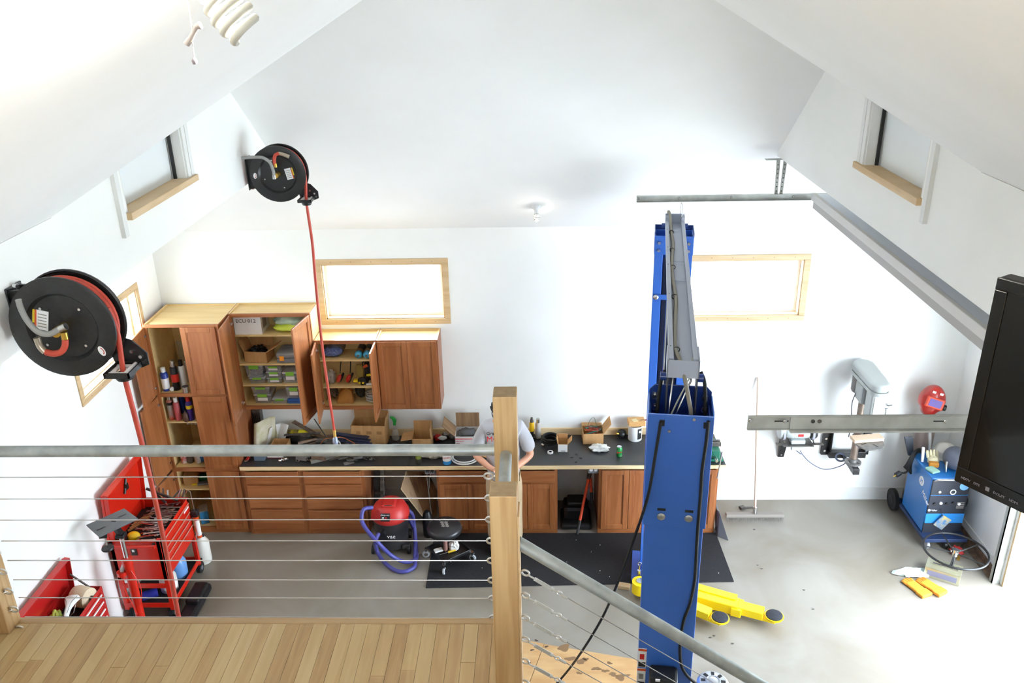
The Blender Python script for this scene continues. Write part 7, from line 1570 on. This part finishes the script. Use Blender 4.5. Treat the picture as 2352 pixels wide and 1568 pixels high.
MB().beam((x0 + .05, y1 - .02, zt + .14), (x1 - .1, y1 - .02, zt), .012, .012).build('lid_stay', DSTEEL, t)
MB().box(x0, y0, .1, x1 + .05, y1, .61).build('roller_cabinet', RED2, t, bev=.006)
for k in range(3): MB().box(x1 + .05, y0 + .04, .14 + k * .15, x1 + .062, y1 - .04, .28 + k * .15).build('cabinet_drawer', RED2, t, bev=.003)
for x in (x0 + .05, x1 - .02):
    for y in (y0 + .06, y1 - .06): MB().cyl((x - .02, y, .05), (x + .02, y, .05), .05, n=16).build('caster', RUBBER, t, smooth=40)
c = V((-4.0, 5.885, .888)); t = thing('twine_spool', 'large cream cone of twine in the open red chest', 'twine spool', c)
ax = V((1, -.25, 0)).normalized(); s0 = c + V((-.07, .02, .1)); MB().lathe([(.02, 0), (.085, .0), (.095, .03), (.09, .15), (.07, .165), (.025, .165), (.025, .02)], s0, 26, ax).build('twine', mat('cream_twine', (226, 206, 176), .85, bump=.4, scale=50, stretch=(1, 8, 1)), t, smooth=50); MB().lathe([(.028, .1), (.028, .167), (.02, .167), (.02, .1)], s0, 20, ax).build('core', mat('tan_leather2', (130, 110, 90), .6), t)
c = V((-4.115, 5.66, .887)); t = thing('lime_cloth', 'lime green cloth in the open red chest', 'cloth', c); MB().crumple(c + V((0, 0, .07)), (.04, .06, .06), .4, 2.3, 111, 24, 14, flat=.887).build('cloth', mat('lime_cloth', (190, 206, 96), .9), t, smooth=60)
for lab, c, rz in (('white bicycle saddle with grey piping in the open red chest', V((-3.985, 5.665, 1.0)), 14), ('plain white bicycle saddle at the near end of the red chest', V((-4.02, 5.375, .97)), 0)):
    t = thing('bicycle_saddle', lab, 'saddle', c); mb = MB(); n = 12; prof = []
    for i in range(n + 1):
        f = i / n; y = -.15 + .28 * f; wd = .018 + .055 * max(0, (f - .35) / .65) ** 1.3 if f > .35 else .018 + .004 * f
        if f > .93: wd *= .8
        prof.append((wd, y, .02 * math.sin(f * PI) + .02 * f))
    vs = []
    for wd, y, z in prof: vs += [(-wd, y, z - .02), (-wd * .8, y, z + .012), (0, y, z + .02), (wd * .8, y, z + .012), (wd, y, z - .02)]
    fs = [(i * 5 + j, i * 5 + j + 1, (i + 1) * 5 + j + 1, (i + 1) * 5 + j) for i in range(n) for j in range(4)] + [(0, 4, 3, 2, 1), tuple(n * 5 + j for j in range(5))] + [(i * 5 + 4, i * 5, (i + 1) * 5, (i + 1) * 5 + 4) for i in range(n)]
    mb.M = Matrix.Translation(c + V((0, 0, .05))) @ Matrix.Rotation(R(rz), 4, 'Z'); mb.add(vs, fs); mb.build('cover', mat('saddle_white', (232, 232, 230), .4), t, smooth=60)
    q = MB(); q.M = mb.M
    q.tube([(-.012, -.1, .034), (-.02, .02, .045), (-.05, .1, .045)], .0022, 6, smooth=4).tube([(.012, -.1, .034), (.02, .02, .045), (.05, .1, .045)], .0022, 6, smooth=4); q.build('piping', mat('saddle_grey', (120, 120, 118), .5), t)
    q = MB(); q.M = mb.M; q.tube([(-.02, -.1, -.01), (-.022, .0, -.05), (-.03, .1, -.01)], .004, 6).tube([(.02, -.1, -.01), (.022, .0, -.05), (.03, .1, -.01)], .004, 6); q.build('rail', STEEL, t)
    MB().cyl(c + V((0, 0, -.07)), c + V((0, 0, .0)), .016, n=12).build('clamp', BLACK, t)
# ------------------------------------------------------------------ the man behind the post
def skin(name, pts, edges, rad, m, parent, sub=2, root=0):
    me = bpy.data.meshes.new(name); o0 = ORIG.get(parent.name, V((0, 0, 0)))
    me.from_pydata([V(p) - o0 for p in pts], edges, [])
    me.materials.append(m)
    o = bpy.data.objects.new(name, me); COL.objects.link(o); o.parent = parent
    s = o.modifiers.new('skin', 'SKIN'); s.use_smooth_shade = True
    for i, r_ in enumerate(rad):
        d = me.skin_vertices[0].data[i]; d.radius = r_ if isinstance(r_, tuple) else (r_, r_); d.use_root = i == root
    u = o.modifiers.new('sub', 'SUBSURF'); u.levels = sub; u.render_levels = sub
    return o
px_, py_ = -.385, 7.90
man = thing('person', 'man in a light grey printed t-shirt and khaki pants standing at the worktop', 'person', (px_, py_, 0))
def q_(x, y, z): return V((px_ + x, py_ + y, z * 1.045 if z > .2 else z))
# body: pelvis root, spine, neck, head base, arms to wrists, legs to ankles
pts = [q_(0, 0, .95), q_(0, -.01, 1.15), q_(0, 0, 1.38), q_(0, .0, 1.50), q_(0, -.02, 1.62), q_(0, -.03, 1.70),
       q_(-.17, 0, 1.46), q_(-.30, -.03, 1.165), q_(-.14, -.17, 1.10), q_(-.08, -.2, 1.085),
       q_(.17, 0, 1.46), q_(.30, -.03, 1.165), q_(.14, -.17, 1.10), q_(.08, -.2, 1.085),
       q_(-.1, 0, .88), q_(-.12, -.02, .5), q_(-.13, .03, .1), q_(.1, 0, .88), q_(.12, -.02, .5), q_(.13, .03, .1)]
ed = [(0, 1), (1, 2), (2, 3), (3, 4), (4, 5), (3, 6), (6, 7), (7, 8), (8, 9), (3, 10), (10, 11), (11, 12), (12, 13), (0, 14), (14, 15), (15, 16), (0, 17), (17, 18), (18, 19)]
rd = [(.14, .1), (.13, .09), (.16, .1), (.12, .08), .055, .06, .06, .046, .032, .028, .06, .046, .032, .028, .085, .06, .045, .085, .06, .045]
skin('body', pts, ed, rd, SKIN, man)
# hands: palm and fingers, clasped in front
for s in (-1, 1):
    w0 = q_(s * .085, -.2, 1.085)
    pp = [w0, w0 + V((-s * .035, -.012, -.01))]; rr2 = [(.026, .02), (.036, .018)]; ee = [(0, 1)]
    for k in range(4):
        b0 = w0 + V((-s * .06, -.012, .022 - k * .016)); i = len(pp)
        pp += [b0, b0 + V((-s * .03, -.008, -.004)), b0 + V((-s * .05 + s * .004 * abs(k - 1), .006, -.014))]; rr2 += [.0095, .009, .0075]; ee += [(1, i), (i, i + 1), (i + 1, i + 2)]
    i = len(pp); b0 = w0 + V((-s * .02, -.03, .02)); pp += [b0, b0 + V((-s * .03, -.015, .01)), b0 + V((-s * .05, -.008, .008))]; rr2 += [.011, .0105, .009]; ee += [(0, i), (i, i + 1), (i + 1, i + 2)]
    skin('hand', pp, ee, rr2, SKIN, man, 1)
# shirt with short sleeves
SH = mat('grey_tshirt', (186, 186, 190), .85, col2=(174, 174, 178), scale=7, bump=.25)
sp = [q_(0, 0, .80), q_(0, -.01, 1.10), q_(0, 0, 1.32), q_(0, 0, 1.47), q_(0, .0, 1.545), q_(-.17, .0, 1.475), q_(-.25, -.015, 1.33), q_(-.29, -.03, 1.20), q_(.17, .0, 1.475), q_(.25, -.015, 1.33), q_(.29, -.03, 1.20)]
skin('tshirt', sp, [(0, 1), (1, 2), (2, 3), (3, 4), (3, 5), (5, 6), (6, 7), (3, 8), (8, 9), (9, 10)], [(.2, .15), (.19, .14), (.205, .135), (.16, .105), (.075, .07), (.09, .085), .085, .085, (.09, .085), .085, .085], SH, man)
text('Grassroots', .052, q_(-.16, -.17, 1.472), (1, 0, 0), (0, .0, 1), BLK_INK, man, depth=.004)
text('MOTOR', .085, q_(-.16, -.178, 1.402), (1, 0, 0), (0, .0, 1), RED_INK, man, depth=.004)
KH = mat('khaki_cotton', (190, 168, 134), .85, col2=(178, 156, 122), scale=9, bump=.2)
pp = [q_(0, 0, .99), q_(-.1, 0, .84), q_(-.115, -.015, .48), q_(-.125, .02, .09), q_(.1, 0, .84), q_(.115, -.015, .48), q_(.125, .02, .09)]
skin('pants', pp, [(0, 1), (1, 2), (2, 3), (0, 4), (4, 5), (5, 6)], [(.165, .12), (.112, .115), .085, .075, (.112, .115), .085, .075], KH, man)
for s in (-1, 1):
    MB().crumple(q_(s * .125, -.04, .062), (.05, .135, .06), .05, 1, 1, 18, 10, flat=.012).build('shoe', mat('brown_shoe', (70, 52, 40), .6), man, smooth=60)
    MB().cbox(q_(s * .125, -.04, .0165), (.095, .26, .011)).build('sole', RUBBER, man, bev=.004)
# head
hc = q_(.012, -.04, 1.73)
hd = MB().ball((0, 0, 0), (.078, .098, .118), 28, 20)
for v in hd.v:
    if v.z < -.03: k = 1 + (v.z + .03) * 2.2; v.x *= k; v.y *= 1 + (v.z + .03) * 1.2
    if v.y < -.06 and abs(v.x) < .02 and -.05 < v.z < .02: v.y -= .018 * (1 - abs(v.x) / .02) * (1 - abs(v.z + .02) / .04 if abs(v.z + .02) < .04 else 0)
hd.v = [hc + v for v in hd.v]
ho = hd.build('head', SKIN, man, smooth=60)
nose = MB().lathe([(.015, 0), (.012, .02), (.005, .045)], hc + V((0, -.098, -.03)), 12, (0, -.15, 1)); nose.build('nose', SKIN, ho, smooth=60)
for s in (-1, 1):
    MB().ball(hc + V((s * .03, -.084, .012)), (.013, .012, .009), 12, 8).build('eye', WHITEP, ho, smooth=60); MB().ball(hc + V((s * .03, -.094, .012)), (.006, .004, .006), 10, 6).build('iris', mat('iris', (60, 44, 34), .2), ho, smooth=60)
    MB().ball(hc + V((s * .08, .005, -.005)), (.012, .022, .034), 12, 10).build('ear', SKIN, ho, smooth=60)
    MB().beam(hc + V((s * .015, -.092, .032)), hc + V((s * .048, -.083, .034)), .008, .006).build('eyebrow', mat('dark_hair', (52, 40, 32), .8), ho)
MB().ball(hc + V((0, -.083, -.062)), (.024, .01, .007), 14, 8).build('mouth', mat('lips', (180, 100, 90), .5), ho, smooth=60)
hr = MB().ball((0, 0, 0), (.083, .103, .124), 26, 18); hr.v = [hc + V((v.x, v.y + .008, max(v.z, -.02 if v.y > .0 else .05 + min(0, v.y) * .0) + .004)) for v in hr.v]
hr.build('hair', mat('dark_hair', (52, 40, 32), .8), ho, smooth=60)
# black over-ear headset
hs = MB()
for s in (-1, 1): hs.lathe([(.03, 0), (.04, .006), (.04, .022), (.03, .03)], hc + V((s * .09, .005, -.0)), 20, (s, 0, 0))
hs.ring(hc + V((0, .005, .0)), (0, 1, 0), .125, .009, 26, 8, 0.05, PI - .05)
hs.tube([hc + V((-.11, -.01, -.03)), hc + V((-.112, -.03, -.08)), hc + V((-.1, -.05, -.11))], .006, 6)
hs.build('headset', BLACK, man, smooth=60, label='black over-ear headset')
